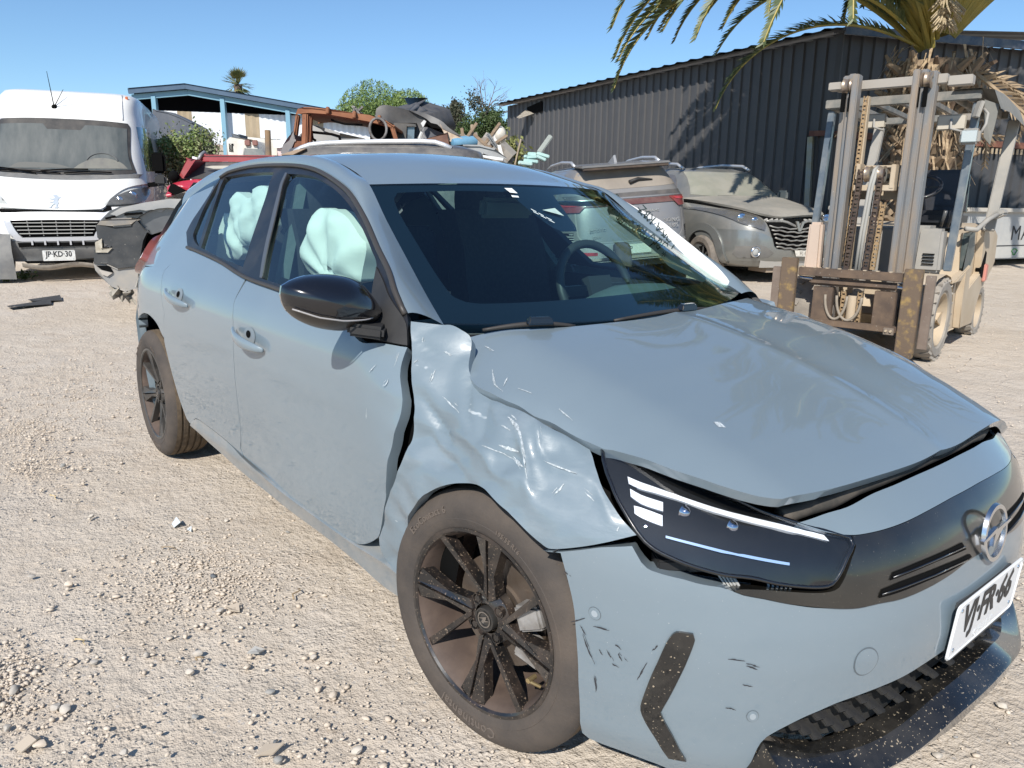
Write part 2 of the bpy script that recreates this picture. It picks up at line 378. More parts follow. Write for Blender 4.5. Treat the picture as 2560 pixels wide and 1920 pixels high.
# loose gravel, uncountable: one object, plus single larger stones
def pebble(r, flat, rng, sub=1):
    bm = bmesh.new(); bmesh.ops.create_icosphere(bm, subdivisions=sub, radius=1)
    s = np.array([rng.uniform(.75, 1.25), rng.uniform(.6, 1.0), flat*rng.uniform(.7, 1.1)]); ph = rng.uniform(0, 6, 6)
    V = []
    for v in bm.verts:
        p = np.array(v.co); k = 1+.16*math.sin(3*p[0]+ph[0])*math.cos(2.5*p[1]+ph[1])+.12*math.sin(4*p[2]+ph[2]+2*p[0]); V.append(p*s*k*r)
    F = [tuple(v.index for v in f.verts) for f in bm.faces]; bm.free(); return np.array(V), np.array(F)
def gravel():
    rng = np.random.RandomState(3); protos = [pebble(1, .55, rng, 1) for _ in range(14)]
    Vs = []; Fs = []; Ms = []; k = 0
    cl = [(rng.uniform(-6, 3), rng.uniform(-3.6, -.5), rng.uniform(.10, .55)) for _ in range(40)]+[(1.1, .9, .5), (1.3, 1.6, .6)]
    n = 0
    def put(x, y, r):
        nonlocal k, n
        V, F = protos[rng.randint(14)]; a = rng.uniform(0, 6.28); c, s = math.cos(a), math.sin(a)
        P = V*r; P = np.stack([P[:, 0]*c-P[:, 1]*s, P[:, 0]*s+P[:, 1]*c, P[:, 2]], 1)+[x, y, float(gz(x, y))+r*.12]
        Vs.append(P); Fs.append(F+k); k += len(P); Ms.append(np.full(len(F), 0 if rng.rand() < .985 else (1 if rng.rand() < .6 else 2))); n += 1
    for _ in range(42000):
        if rng.rand() < .72:
            cx, cy, cr = cl[rng.randint(len(cl))]; x, y = rng.normal(cx, cr), rng.normal(cy, cr*.55)
        else: x, y = rng.uniform(-7.5, 3.0), rng.uniform(-4.2, 3.2)
        if y > -.55 and x < .7 and y < .9: continue
        r = min(.012, .0024*math.exp(abs(rng.normal(0, .58)))); put(x, y, r)
    for _ in range(5200):
        x, y = rng.uniform(-10, 2), rng.uniform(-5, 9)
        if abs(y) < .95 and -3.4 < x < .8: continue
        put(x, y, rng.uniform(.004, .010))
    me = bpy.data.meshes.new('gravel'); V = np.concatenate(Vs); F = np.concatenate(Fs)
    me.from_pydata(V.tolist(), [], F.tolist()); me.polygons.foreach_set('material_index', np.concatenate(Ms).astype(np.int32))
    me.polygons.foreach_set('use_smooth', np.ones(len(F), bool))
    for mm in (mat('stone_tan', (.54, .455, .365), .95, c2=(.62, .54, .45), sc=8., spec=.2), mat('stone_grey', (.30, .30, .30), .9, c2=(.38, .36, .33), sc=30., spec=.2), mat('stone_dark', (.13, .14, .15), .85, spec=.3)): me.materials.append(mm)
    stuff(link('gravel', me))
gravel()
def stones():
    rng = np.random.RandomState(11)
    tan, gr, dk, pale = MATS['stone_tan'], mat('stone_dusty', (.40, .37, .33), .9, c2=(.47, .42, .36), sc=30., spec=.2), mat('stone_slate', (.26, .26, .25), .9, c2=(.34, .32, .29), sc=20., spec=.2), mat('stone_pale', (.58, .52, .45), .95, c2=(.5, .45, .38), sc=30., spec=.2)
    items = [
     ((-0.787, -1.346, -0.001), .020, gr, 'squarish grey stone with a sharp dark shadow, left of the front wheel'),
     ((-0.707, -1.231, -0.001), .020, gr, 'blocky grey green stone just right of the squarish grey one'),
     ((-0.838, -1.466, -0.0), .019, gr, 'flat pale grey stone at the left of the dirt, beside a twig'),
     ((-0.632, -1.275, -0.001), .021, pale, 'smooth rounded pale cobble nearest the middle of the dirt'),
     ((-0.56, -1.149, -0.001), .017, tan, 'small rounded tan pebble beyond the smooth pale cobble'),
     ((-0.417, -1.139, -0.001), .020, dk, 'dark grey angular stone left of the front tyre'),
     ((-0.494, -0.986, -0.001), .017, pale, 'round white pebble lying towards the sill of the grey hatchback'),
     ((-0.687, -1.582, -0.0), .021, gr, 'light grey oval stone beside a pointed stone near the lower left corner'),
     ((-0.661, -1.565, -0.0), .025, pale, 'pointed tan stone with a long dark shadow near the lower left corner'),
     ((-0.439, -1.322, -0.0), .015, dk, 'little dark stone in front of the damp stain on the dirt'),
     ((-0.899, -1.105, -0.001), .021, gr, 'flat light grey flake in the middle of the dirt'),
     ((-0.086, -1.067, -0.001), .021, pale, 'rounded cream stone under the front of the front tyre'),
     ((-0.168, -1.221, -0.001), .021, dk, 'dark stone beside a torn scrap at the bottom edge'),
     ((-0.827, -1.654, -0.001), .026, gr, 'grey stone with a jagged shadow at the left edge of the yard'),
     ((-0.977, -1.307, -0.001), .013, tan, 'small tan stone up from the squarish grey one'),
     ((-1.504, -1.526, -0.0), .016, gr, 'pale grey stone alone on smooth dirt at the left'),
     ((-1.364, -1.438, -0.001), .024, tan, 'long flat buff stone on smooth dirt at the left'),
     ((-1.935, -1.262, -0.001), .020, pale, 'rounded pale stone among the gravel behind the rear wheel'),
     ((-1.57, -0.855, -0.0), .017, pale, 'pale round stone in front of the rear wheel'),
     ((-0.818, -1.232, -0.001), .016, tan, 'tan stone among a patch of gravel, middle left'),
     ((-0.409, -1.488, -0.001), .018, gr, 'grey stone at the bottom edge left of the damp stain'),
     ((-0.669, -1.685, -0.001), .020, gr, 'dull grey stone hard against the left edge near the bottom'),
     ((-0.175, -0.996, -0.002), .016, tan, 'buff stone lying closest to the front tyre'),
     ((-0.354, -1.037, -0.0), .021, tan, 'broad buff stone in the gravel cluster by the front tyre'),
     ((-0.305, -1.019, -0.001), .022, tan, 'largest buff stone in the gravel cluster by the front tyre'),
     ((-2.666, -1.243, -0.001), .024, dk, 'dark stone far back at the left of the rear wheel'),
     ((-1.322, -0.707, -0.0), .014, dk, 'brown stone beside the rear half of the sill'),
     ((-0.556, -1.633, -0.001), .022, tan, 'tan stone in the bottom left corner'),
     ((0.786, 0.306, -0.001), .022, pale, 'pale flat stone on the dirt in front of the bumper'),
     ((0.761, -0.016, -0.002), .018, gr, 'grey flake on the dirt below the black bumper lip'),
    ]
    for p, r, m, lb in items:
        V, F = pebble(r*.60, .62, rng, 2); a = rng.uniform(0, 6.28); c, s = math.cos(a), math.sin(a)
        V = np.stack([V[:, 0]*c-V[:, 1]*s, V[:, 0]*s+V[:, 1]*c, V[:, 2]], 1)
        o = mesh('stone', V, F, m, smooth=True, angle=35); o.location = (p[0], p[1], float(gz(p[0], p[1]))+r*.25); tag(o, lb, 'stone', 'larger loose stones on the dirt yard')
stones()
def litter():
    def twig(p, q, w, m, lb, n=6):
        a, b = Vector(p), Vector(q); mb = MB(); pts = []
        for i in range(n+1):
            t = i/n; v = a.lerp(b, t)+Vector((math.sin(i*2.1)*.006, math.cos(i*1.7)*.006, 0)); v.z = float(gz(v.x, v.y))+.008+.006*math.sin(3.14*t); pts.append(v)
        mb.tube(pts, [w*(1-.5*i/n) for i in range(n+1)], 6); o = mb.build('dry_twig', m, smooth=True); tag(o, lb, 'twig', 'dry twigs on the dirt yard')
    tw = mat('dry_twig', (.38, .28, .17), .9, c2=(.25, .19, .13), sc=40.); tw2 = mat('straw', (.62, .48, .27), .9)
    twig((-0.992, -1.489, -0.001), (-0.941, -1.465, -0.001), .003, tw2, 'yellow dry straw twig among gravel at the left')
    twig((-1.467, -1.13, -0.0), (-1.405, -1.082, -0.0), .0025, tw, 'thin brown twig left of the sill')
    twig((-0.821, -0.908, -0.0), (-0.874, -0.851, -0.001), .003, tw, 'bent dry twig beside the front door sill')
    twig((-0.673, -1.251, -0.001), (-0.666, -1.224, -0.0), .003, tw, 'short dark twig under the blocky grey green stone')
    twig((-2.283, -1.357, -0.0), (-2.202, -1.34, -0.001), .003, tw2, 'pale straw twig far back at the left')
    def shard(pts, m, lb, h=.012):
        P = [Vector(p) for p in pts]; c = sum(P, Vector())/len(P); V = []
        for i, p in enumerate(P): z = float(gz(p.x, p.y)); V.append((p.x, p.y, z+.006+(h if i % 2 else .0)))
        n = len(V); V += [(v[0], v[1], v[2]-.004) for v in V]; F = [tuple(range(n)), tuple(range(2*n-1, n-1, -1))]+[(i, i+n, (i+1) % n+n, (i+1) % n) for i in range(n)]
        o = mesh('plastic_shard', V, F, m); tag(o, lb, 'shard', 'broken plastic and paper scraps on the dirt yard')
    cl = mat('clear_plastic', (.62, .66, .68), .25, spec=.6); pp = mat('dusty_paper', (.47, .395, .31), .9); bl = mat('blue_grey_plastic', (.36, .35, .33), .5)
    shard([(-1.663, -1.034, -0.0), (-1.671, -1.013, -0.0), (-1.654, -1.001, -0.001), (-1.615, -1.015, -0.001), (-1.627, -1.037, -0.001)], cl, 'clear broken lens shard lying left of the sill', .02)
    shard([(-1.576, -1.004, -0.0), (-1.571, -0.987, -0.001), (-1.547, -0.996, -0.0), (-1.553, -1.007, -0.001)], cl, 'small white shard right of the clear lens shard', .01)
    shard([(-0.213, -1.26, -0.001), (-0.22, -1.232, -0.001), (-0.212, -1.198, -0.0), (-0.198, -1.194, -0.001), (-0.193, -1.224, -0.001), (-0.196, -1.255, -0.001)], pp, 'torn buff scrap at the bottom edge left of the front tyre', .012)
    shard([(-0.625, -1.123, -0.001), (-0.631, -1.098, -0.001), (-0.609, -1.078, -0.001), (-0.592, -1.102, -0.001)], bl, 'flat bluish plastic scrap half buried in the dirt', .008)
    shard([(-0.584, -1.681, -0.0), (-0.593, -1.65, -0.0), (-0.581, -1.628, -0.001), (-0.56, -1.639, -0.001), (-0.551, -1.671, -0.0)], pp, 'crumpled buff scrap in the bottom left corner', .012)
    shard([(-0.912, -1.085, -0.0), (-0.899, -1.047, -0.001), (-0.857, -1.06, -0.001), (-0.868, -1.082, -0.001)], pp, 'flat buff paper scrap beside the light grey flake', .006)
    shard([(-8.414, -0.629, 0.146), (-8.431, -0.317, 0.154), (-8.143, -0.342, 0.145), (-8.139, -0.603, 0.138)], mat('black_scrap', (.05, .05, .05), .6), 'flat black plastic scrap on the dirt in front of the white van', .02)
    shard([(-8.072, -0.86, 0.13), (-8.144, -0.452, 0.142), (-7.943, -0.474, 0.136), (-7.873, -0.863, 0.124)], MATS['black_scrap'], 'long thin black scrap nearest the left edge before the van', .02)
litter()
# ================================================================ GREY HATCHBACK
DATA = {'fender': [(1.5486,0.9518),(1.4773,0.9519),(1.4573,0.952),(1.4263,0.9419),(1.3956,0.9281),(1.3779,0.8959),(1.3518,0.8658),(1.3246,0.8452),(1.294,0.8342),(1.2423,0.8276),(1.1733,0.8227),(1.1084,0.8176),(1.0392,0.8058),(1.0043,0.7996),(0.9663,0.7941),(0.9306,0.7889),(0.897,0.7809),(0.8678,0.7726),(0.8547,0.769),(0.8529,0.7562),(0.8554,0.7349),(0.8585,0.7135),(0.8546,0.6925),(0.8473,0.6718),(0.8371,0.6552),(0.8219,0.638),(0.8802,0.6218),(0.9432,0.6023),(0.9863,0.59),(1.0256,0.58),(1.0385,0.5797),(1.0549,0.5857),(1.0795,0.5994),(1.1106,0.6166),(1.1415,0.6317),(1.1689,0.646),(1.1927,0.6542),(1.2237,0.6539),(1.2554,0.6476),(1.2961,0.6328),(1.3321,0.6065),(1.3566,0.5716),(1.395,0.5316),(1.4274,0.485),(1.451,0.4328),(1.4646,0.3781),(1.4695,0.3354),(1.4674,0.3132),(1.5413,0.3238),(1.5699,0.3544),(1.579,0.3876),(1.5493,0.4419),(1.5224,0.5083),(1.482,0.5717),(1.4475,0.6415),(1.4356,0.6976),(1.437,0.7485),(1.451,0.7877),(1.4729,0.8298),(1.4967,0.8683),(1.5157,0.8999),(1.5347,0.9275)],
 'front_door': [(1.5219,0.8959),(1.5195,0.8743),(1.5136,0.8477),(1.5067,0.8296),(1.4833,0.7908),(1.4775,0.7663),(1.4783,0.7317),(1.4876,0.6921),(1.5003,0.6412),(1.5107,0.5868),(1.5225,0.5352),(1.5285,0.5088),(1.5497,0.4569),(1.584,0.3858),(1.7245,0.314),(1.9172,0.3108),(2.2168,0.3141),(2.3876,0.328),(2.5697,0.3373),(2.5883,0.364),(2.5707,0.4078),(2.5577,0.4727),(2.5568,0.5562),(2.5557,0.6455),(2.5548,0.7257),(2.5671,0.8305),(2.6,0.8895),(2.5943,0.9713),(2.2634,0.9599),(1.8537,0.9422),(1.683,0.8916),(1.597,0.8982)],
 'rear_door': [(2.6,0.8895),(2.5671,0.8305),(2.5548,0.7257),(2.5557,0.6455),(2.5568,0.5562),(2.5577,0.4727),(2.5707,0.4078),(2.5931,0.3627),(2.5745,0.336),(2.7032,0.3492),(2.8379,0.3557),(2.9853,0.3576),(3.1217,0.3515),(3.22,0.3051),(3.2712,0.3161),(3.3289,0.3919),(3.3849,0.492),(3.4305,0.5946),(3.4444,0.6472),(3.4118,0.7591),(3.5432,0.9313),(3.3871,1.0343),(2.9378,1.0061),(2.6083,0.9733)],
 'quarter': [(3.5432,0.9313),(3.4118,0.7591),(3.4444,0.6472),(3.4702,0.6572),(3.5247,0.691),(3.6018,0.7135),(3.7012,0.7225),(3.7624,0.7066),(3.9009,0.6607),(3.8966,0.621),(3.9009,0.6722),(3.905,0.752),(3.905,0.7325),(3.9301,0.8773),(3.951,0.9497),(3.9594,1.0372),(3.844,1.0928),(3.849,1.1705),(3.8704,1.237),(3.6908,1.2734),(3.5439,1.3009),(3.5181,1.2419),(3.5423,1.1626),(3.5347,1.0945),(3.3932,1.034)],
 'sill': [(3.1217,0.3515),(2.9853,0.3576),(2.8379,0.3557),(2.7032,0.3492),(2.5745,0.336),(2.3883,0.3263),(2.2174,0.3125),(1.9177,0.3093),(1.7248,0.3126),(1.5908,0.3252),(1.5425,0.328),(1.4867,0.3217),(1.4753,0.3176),(1.4746,0.2867),(1.4888,0.2439),(1.5446,0.2388),(1.6213,0.2378),(1.7197,0.2479),(1.9366,0.2558),(2.1616,0.252),(2.4214,0.2556),(2.6205,0.2578),(2.8363,0.2709),(3.0028,0.281),(3.1145,0.2944),(3.2065,0.3037)],
 'rear_arch': [(3.2233,0.2996),(3.2747,0.3106),(3.3289,0.3919),(3.3849,0.492),(3.4305,0.5946),(3.4719,0.6524),(3.5247,0.691),(3.6018,0.7135),(3.7012,0.7225),(3.7624,0.7066),(3.9009,0.6607),(3.8966,0.621),(3.8966,0.5514),(3.8924,0.479)],
 'dlo_top': [(1.5689,0.9665),(1.6811,1.0474),(1.8329,1.1189),(2.0088,1.2002),(2.2114,1.2741),(2.4738,1.3315),(2.681,1.3588),(2.9239,1.3717),(3.25,1.3744),(3.4724,1.3557),(3.5206,1.3335)],
 'dlo_bot': [(3.5206,1.3335),(3.5232,1.273),(3.5323,1.204),(3.5475,1.1419),(3.5347,1.0945),(3.3932,1.034),(3.3166,1.0315),(2.9378,1.0061),(2.6083,0.9733),(2.2634,0.9599),(1.8537,0.9422),(1.6637,0.9289),(1.5954,0.9177),(1.5238,0.8959)],
 'glass_front': [(2.7849,1.3362),(2.6235,1.329),(2.4944,1.3156),(2.3367,1.2849),(2.1987,1.2473),(2.0716,1.2036),(1.9529,1.1525),(1.8525,1.1052),(1.7893,1.0715),(1.7397,1.0026),(1.7349,0.9911),(1.8951,0.9753),(2.086,0.9655),(2.2609,0.9748),(2.4645,0.9807),(2.547,1.062),(2.6732,1.2035),(2.7353,1.2821)],
 'glass_rear': [(3.4786,1.3349),(3.3281,1.3445),(3.1526,1.3475),(2.942,1.3461),(2.8598,1.2652),(2.7892,1.1617),(2.7369,1.0791),(2.6871,1.0039),(2.9421,1.0193),(3.2336,1.0435),(3.2948,1.1226),(3.3825,1.2258),(3.4326,1.2863)],
 'glass_quarter': [(3.5097,1.3249),(3.4639,1.2864),(3.4232,1.2255),(3.3337,1.1214),(3.2704,1.0467),(3.3155,1.0541),(3.3727,1.0677),(3.4281,1.0918),(3.4465,1.1244),(3.4896,1.2045),(3.504,1.2798)],
 'sail': [(1.7792,1.0661),(1.7066,1.0334),(1.6318,0.9934),(1.5807,0.9637),(1.5538,0.9437),(1.5213,0.8972),(1.7439,0.9103),(1.6964,0.9288),(1.6755,0.9545),(1.7319,0.9994)],
 'chrome_b': [(2.8154,1.3404),(2.7919,1.3375),(2.6488,1.1874),(2.5252,1.0423),(2.4666,0.9821),(2.4889,0.9828),(2.5513,1.0407),(2.6945,1.2032)],
 'bumper': [(1.0468,0.5717),(1.0262,0.5733),(0.9872,0.5842),(0.9441,0.5964),(0.9106,0.6059),(0.8659,0.6139),(0.8403,0.6183),(0.8329,0.6057),(0.8252,0.5913),(0.8143,0.5816),(0.7969,0.5769),(0.7716,0.5729),(0.7388,0.5693),(0.7139,0.5646),(0.6887,0.5618),(0.6635,0.5598),(0.6338,0.552),(0.6191,0.5474),(0.5764,0.5404),(0.5247,0.53),(0.4715,0.5201),(0.4159,0.5147),(0.3704,0.5096),(0.3205,0.5106),(0.262,0.5082),(0.185,0.5123),(0.1071,0.5193),(0.0544,0.5266),(0.0153,0.5266)],
 'bumper_low': [(0.0679,0.3544),(0.1332,0.3486),(0.1741,0.3432),(0.2316,0.3338),(0.3213,0.3247),(0.4029,0.3126),(0.4432,0.3003),(0.4779,0.2885),(0.5261,0.2654),(0.5591,0.2451),(0.5704,0.2317),(0.6038,0.1674),(0.6935,0.1205),(0.7829,0.134),(0.8039,0.1403),(0.8765,0.152),(0.9659,0.1576),(0.9799,0.1675),(0.9753,0.2295),(0.977,0.3382),(0.9815,0.3991),(0.9853,0.4759),(0.9953,0.5339),(1.0051,0.5766)],
 'visor': [(0.3491,0.634),(0.3261,0.6326),(0.2638,0.6324),(0.1972,0.6346),(0.1223,0.6389),(0.045,0.6419),(-0.0151,0.6424)],
 'visor_low': [(0.0153,0.5266),(0.0543,0.5275),(0.107,0.5202),(0.1849,0.5132),(0.2619,0.5091),(0.3204,0.5114),(0.3703,0.5105),(0.4123,0.5144),(0.4526,0.5204),(0.5246,0.5319),(0.5761,0.5422),(0.6189,0.549),(0.6385,0.5552),(0.6252,0.559),(0.5735,0.5584),(0.5214,0.5539),(0.4679,0.5489),(0.4317,0.5483),(0.4106,0.5541),(0.3926,0.5725),(0.3677,0.5999),(0.3493,0.6189),(0.3445,0.6333)],
 'slam': [(0.4494,0.6594),(0.4093,0.663),(0.3638,0.6672),(0.3059,0.6702),(0.2207,0.6789),(0.1462,0.6815),(0.0686,0.6834),(0.0021,0.6836),(-0.0723,0.6835)],
 'slam_low': [(-0.0162,0.6432),(0.0439,0.6427),(0.1211,0.6397),(0.1961,0.6355),(0.2628,0.6333),(0.3251,0.6335),(0.3478,0.6352),(0.3779,0.6397),(0.4182,0.649)],
 'lens': [(0.8191,0.765),(0.8264,0.7478),(0.8309,0.7298),(0.8314,0.7119),(0.8318,0.6887),(0.8261,0.6657),(0.819,0.644),(0.8082,0.6293),(0.7891,0.6171),(0.7596,0.607),(0.7303,0.5987),(0.6962,0.5913),(0.6521,0.5837),(0.5964,0.5796),(0.5456,0.5692),(0.4932,0.5616),(0.447,0.5575),(0.4238,0.5604),(0.4036,0.5759),(0.3719,0.6046),(0.3509,0.622),(0.3482,0.6328),(0.3833,0.6426),(0.4179,0.6525),(0.4511,0.6627),(0.502,0.6784),(0.5392,0.6942),(0.581,0.7083),(0.6257,0.7221),(0.6732,0.7348),(0.7106,0.7455),(0.7699,0.754),(0.799,0.7612)],
 'drl_top': [(0.7777,0.7284),(0.7473,0.7207),(0.7239,0.7161),(0.6743,0.7051),(0.6052,0.6887),(0.5359,0.6744),(0.4662,0.6602),(0.3989,0.642),(0.3945,0.6324),(0.453,0.6476),(0.4978,0.6582),(0.5443,0.6671),(0.6131,0.6821),(0.6813,0.6983),(0.7318,0.7073),(0.7589,0.7108),(0.7838,0.7177)],
 'drl_a': [(0.7864,0.7106),(0.7655,0.7028),(0.7207,0.694),(0.7336,0.6808),(0.7774,0.6892),(0.7939,0.6989)],
 'drl_b': [(0.798,0.6855),(0.7822,0.6838),(0.7401,0.6744),(0.7527,0.6581),(0.7937,0.668),(0.8055,0.6735)],
 'strip': [(0.7562,0.6431),(0.6897,0.6337),(0.601,0.6192),(0.5038,0.6031),(0.5054,0.5984),(0.6023,0.6142),(0.6921,0.6294),(0.7582,0.6391)],
 'fang': [(0.765,0.4664),(0.7306,0.4671),(0.7275,0.4563),(0.7495,0.3951),(0.7727,0.3308),(0.7918,0.2854),(0.7842,0.2655),(0.7588,0.2216),(0.738,0.1743),(0.7778,0.1745),(0.7982,0.2133),(0.8229,0.2511),(0.8353,0.2805),(0.8331,0.3025),(0.8133,0.3735),(0.7912,0.431),(0.7771,0.4566)],
 'proj': [(0.6603,0.6716),(0.5716,0.6516)],
 'brk': [(0.6664,0.5766),(0.5412,0.5635),(0.7119,0.5903),(0.7446,0.5824)],
 'sensors': [(0.9379,0.4689),(0.5943,0.2954),(0.3493,0.397)],
 'slot_a': [(0.2773,0.5634),(0.2076,0.5685),(0.1395,0.5703),(0.0667,0.5704),(0.0568,0.5527),(0.1432,0.5565),(0.2111,0.5545),(0.2891,0.5501)],
 'slot_b': [(0.312,0.5381),(0.2454,0.5436),(0.1462,0.5452),(0.049,0.5409),(0.0427,0.5324),(0.0765,0.5285),(0.19,0.5278),(0.2785,0.5233),(0.3221,0.5225)],
 'lip_top': [(0.5654,0.2317),(0.4676,0.2021),(0.3963,0.1913),(0.2957,0.192),(0.1993,0.2089),(0.0963,0.2356)],
 'lip_low': [(0.0073,0.1754),(0.1573,0.1665),(0.3265,0.1414),(0.3909,0.1133),(0.6027,0.1531)],
 'crease_c1': [(1.1262,0.798),(1.0898,0.786),(1.0648,0.7552),(1.0593,0.7201),(1.0627,0.6819)],
 'crease_c2': [(1.2018,0.7207),(1.1838,0.7139),(1.1675,0.6938),(1.1311,0.6891),(1.0862,0.7028),(1.0627,0.6819)],
 'crease_c3': [(1.4341,0.7986),(1.3841,0.7666),(1.3471,0.7428),(1.3259,0.7142)],
 'crease_c4': [(1.3473,0.8609),(1.3019,0.8047),(1.2587,0.762)],
 'crease_c5': [(1.0178,0.7886),(1.0107,0.7544),(0.9835,0.734),(0.9226,0.7251),(0.873,0.7125),(0.8713,0.6629)],
 'crease_c6': [(1.3851,0.7175),(1.3376,0.6822),(1.2625,0.6625)],
 'crease_c7': [(1.3331,0.7394),(1.2657,0.7399),(1.1843,0.7238)],
 'crease_c8': [(1.6486,0.8172),(1.5633,0.804),(1.4856,0.7904)],
 'crease_c9': [(1.1001,0.816),(1.0025,0.7897),(0.8997,0.7744)],
 'crease_c10': [(1.5266,0.5241),(1.5974,0.4197)],
 'crease_c11': [(1.521,0.9203),(1.481,0.8988),(1.4411,0.884)],
 'crease_c12': [(1.1782,0.7149),(1.0626,0.7377),(0.9491,0.7591)],
 'scr_a': [(1.1262,0.798),(1.0974,0.7884),(1.0742,0.7754),(1.0619,0.7555),(1.0615,0.7318),(1.0607,0.7139),(1.0575,0.6963)],
 'scr_b': [(1.1371,0.7344),(1.0771,0.7239)],
 'scr_c': [(1.1439,0.7461),(1.079,0.7448)],
 'scr_d': [(1.3739,0.8077),(1.3093,0.7864)],
 'scr_e': [(1.4266,0.8556),(1.4201,0.8286)],
 'scr_f': [(1.3506,0.9121),(1.3177,0.9033)],
 'scr_g': [(1.2801,0.8693),(1.2321,0.8437),(1.1826,0.8348)],
 'scr_h': [(1.1959,0.8602),(1.1956,0.8435)],
 'scr_i': [(1.1328,0.8451),(1.0654,0.84)],
 'scr_j': [(0.9473,0.822),(0.8944,0.8065)],
 'scr_k': [(1.0106,0.7834),(1.0042,0.7607)],
 'scr_l': [(1.0015,0.6804),(0.9614,0.7051)],
 'scr_m': [(0.9102,0.6961),(0.8959,0.6838)],
 'scr_n': [(1.1397,0.7813),(1.1057,0.7754)],
 'scr_o': [(1.4989,0.92),(1.4955,0.9079)],
 'scr_p': [(1.6038,0.8244),(1.5896,0.8444)],
 'scr_q': [(1.5352,0.8472),(1.5379,0.8808)],
 'scr_r': [(1.5357,0.7997),(1.5352,0.8214)],
 'scr_s': [(1.6037,0.7329),(1.6072,0.6992)],
 'scr_t': [(1.0699,0.7308),(1.061,0.6867)],
 'scr_u': [(1.4342,0.8927),(1.416,0.8884)],
 'scr_v': [(1.4851,0.8613),(1.4812,0.8699)],
 'scr_w': [(1.0028,0.738),(0.9141,0.7231)],
 'scr_x': [(1.1029,0.7328),(1.0675,0.719)],
 'scr_y': [(1.203,0.7374),(1.1315,0.732)],
 'scr_z': [(0.8647,0.6409),(0.8559,0.6478)],
 'handles': [(2.5249,0.8115),(2.3873,0.7964),(2.2595,0.7791),(3.3574,0.8605),(3.202,0.8422),(3.0548,0.8294)],
 'scb_a': [(0.9657,0.4188),(0.9536,0.3824),(0.9405,0.3555)],
 'scb_b': [(0.9374,0.3305),(0.9342,0.2945)],
 'scb_c': [(0.9317,0.3942),(0.9239,0.3812)],
 'scb_d': [(0.9097,0.3954),(0.9019,0.3798)],
 'scb_e': [(0.895,0.414),(0.8832,0.4072)],
 'scb_f': [(0.8881,0.3962),(0.8803,0.3831)],
 'scb_g': [(0.9427,0.44),(0.9063,0.44)],
 'scb_h': [(0.845,0.3461),(0.8237,0.3914)],
 'scb_i': [(0.8169,0.4169),(0.8051,0.4286)],
 'scb_j': [(0.6599,0.4198),(0.6251,0.4185)],
 'scb_k': [(0.6204,0.4141),(0.5946,0.4079)],
 'scb_l': [(0.6213,0.4081),(0.5977,0.4009)],
 'scb_m': [(0.6257,0.3668),(0.6036,0.3597)],
 'scb_n': [(0.6552,0.313),(0.6332,0.3078)],
 'scb_o': [(0.9995,0.542),(0.9875,0.5359)],
 'scb_p': [(0.9927,0.4351),(0.962,0.4516)],
 'scb_q': [(0.9015,0.3697),(0.8853,0.3639)],
 'scb_r': [(0.9584,0.4161),(0.9702,0.4321)],
 'hood_near': [(-0.2447,-0.6268),(-0.1865,-0.6775),(-0.1293,-0.721),(-0.0817,-0.744),(-0.047,-0.7515),(-0.005,-0.7474),(0.0383,-0.7403),(0.0767,-0.7306),(0.1243,-0.7297),(0.1636,-0.7182),(0.2052,-0.715),(0.2398,-0.7117),(0.2716,-0.7068),(0.3088,-0.7031),(0.3259,-0.6961),(0.3847,-0.679),(0.4591,-0.6594),(0.525,-0.6346),(0.5826,-0.6028),(0.6104,-0.575),(0.6188,-0.5623)],
 'hood_front': [(0.6209,-0.5521),(0.6413,-0.4495),(0.6548,-0.3041),(0.6639,-0.1277),(0.6675,0.0918),(0.6585,0.3661)],
 'hood_rear': [(-0.2507,-0.6101),(-0.2441,-0.5976),(-0.1511,-0.4471),(-0.1043,-0.2419),(-0.0904,-0.0904),(-0.0621,0.1741),(-0.0669,0.336)],
 'hood_ridge': [(0.0781,-0.0065),(0.2385,0.0706),(0.4242,0.0323),(0.5265,0.0302),(0.6158,-0.0244)],
 'chip': [(0.4053,-0.4857),(0.4118,-0.4721),(0.4321,-0.4785),(0.4233,-0.4911)],
 'hscr_f': [(-0.1736,-0.6354),(-0.134,-0.6376)],
 'hscr_g': [(-0.0756,-0.688),(-0.0213,-0.722),(0.0154,-0.7274)],
 'hscr_h': [(-0.0182,-0.685),(-0.0008,-0.7146)],
 'hscr_i': [(0.0304,-0.6979),(0.0713,-0.69)],
 'hscr_j': [(0.1544,-0.6844),(0.2032,-0.6878)],
 'chips': [(0.3269,-0.3626),(0.5239,-0.5174),(0.109,-0.6205)]}
_PZ=np.array([.0,.10,.15,.20,.28,.38,.50,.62,.72,.80,.85,.90,.95,1.0,1.1,1.2,1.3,1.36,1.40,1.45])
_PY=np.array([.76,.80,.825,.838,.850,.860,.867,.872,.872,.866,.857,.838,.806,.772,.708,.641,.572,.517,.46,.3])
_FZ=np.array([.0,.10,.20,.30,.45,.55,.60,.66,.70,.74,.78,.82,.86,.90,.94,1.0])
_FY=np.array([.74,.80,.838,.852,.862,.868,.868,.862,.852,.836,.810,.772,.722,.672,.63,.56])
_NZ=np.array([.0,.10,.16,.22,.30,.40,.46,.50,.54,.58,.62,.65,.68,.72,.80,.9])
_NX=np.array([.70,.76,.785,.785,.790,.797,.793,.785,.777,.765,.745,.715,.67,.60,.45,.3])
S1=1.35; X0=-.10; X1=-2.45; S2=S1+(X0-X1); S3=S2+1.2; NF=2.5; NR=2.6
def sst(a,b,x):
    t=np.clip((x-a)/(b-a),0,1); return t*t*(3-2*t)
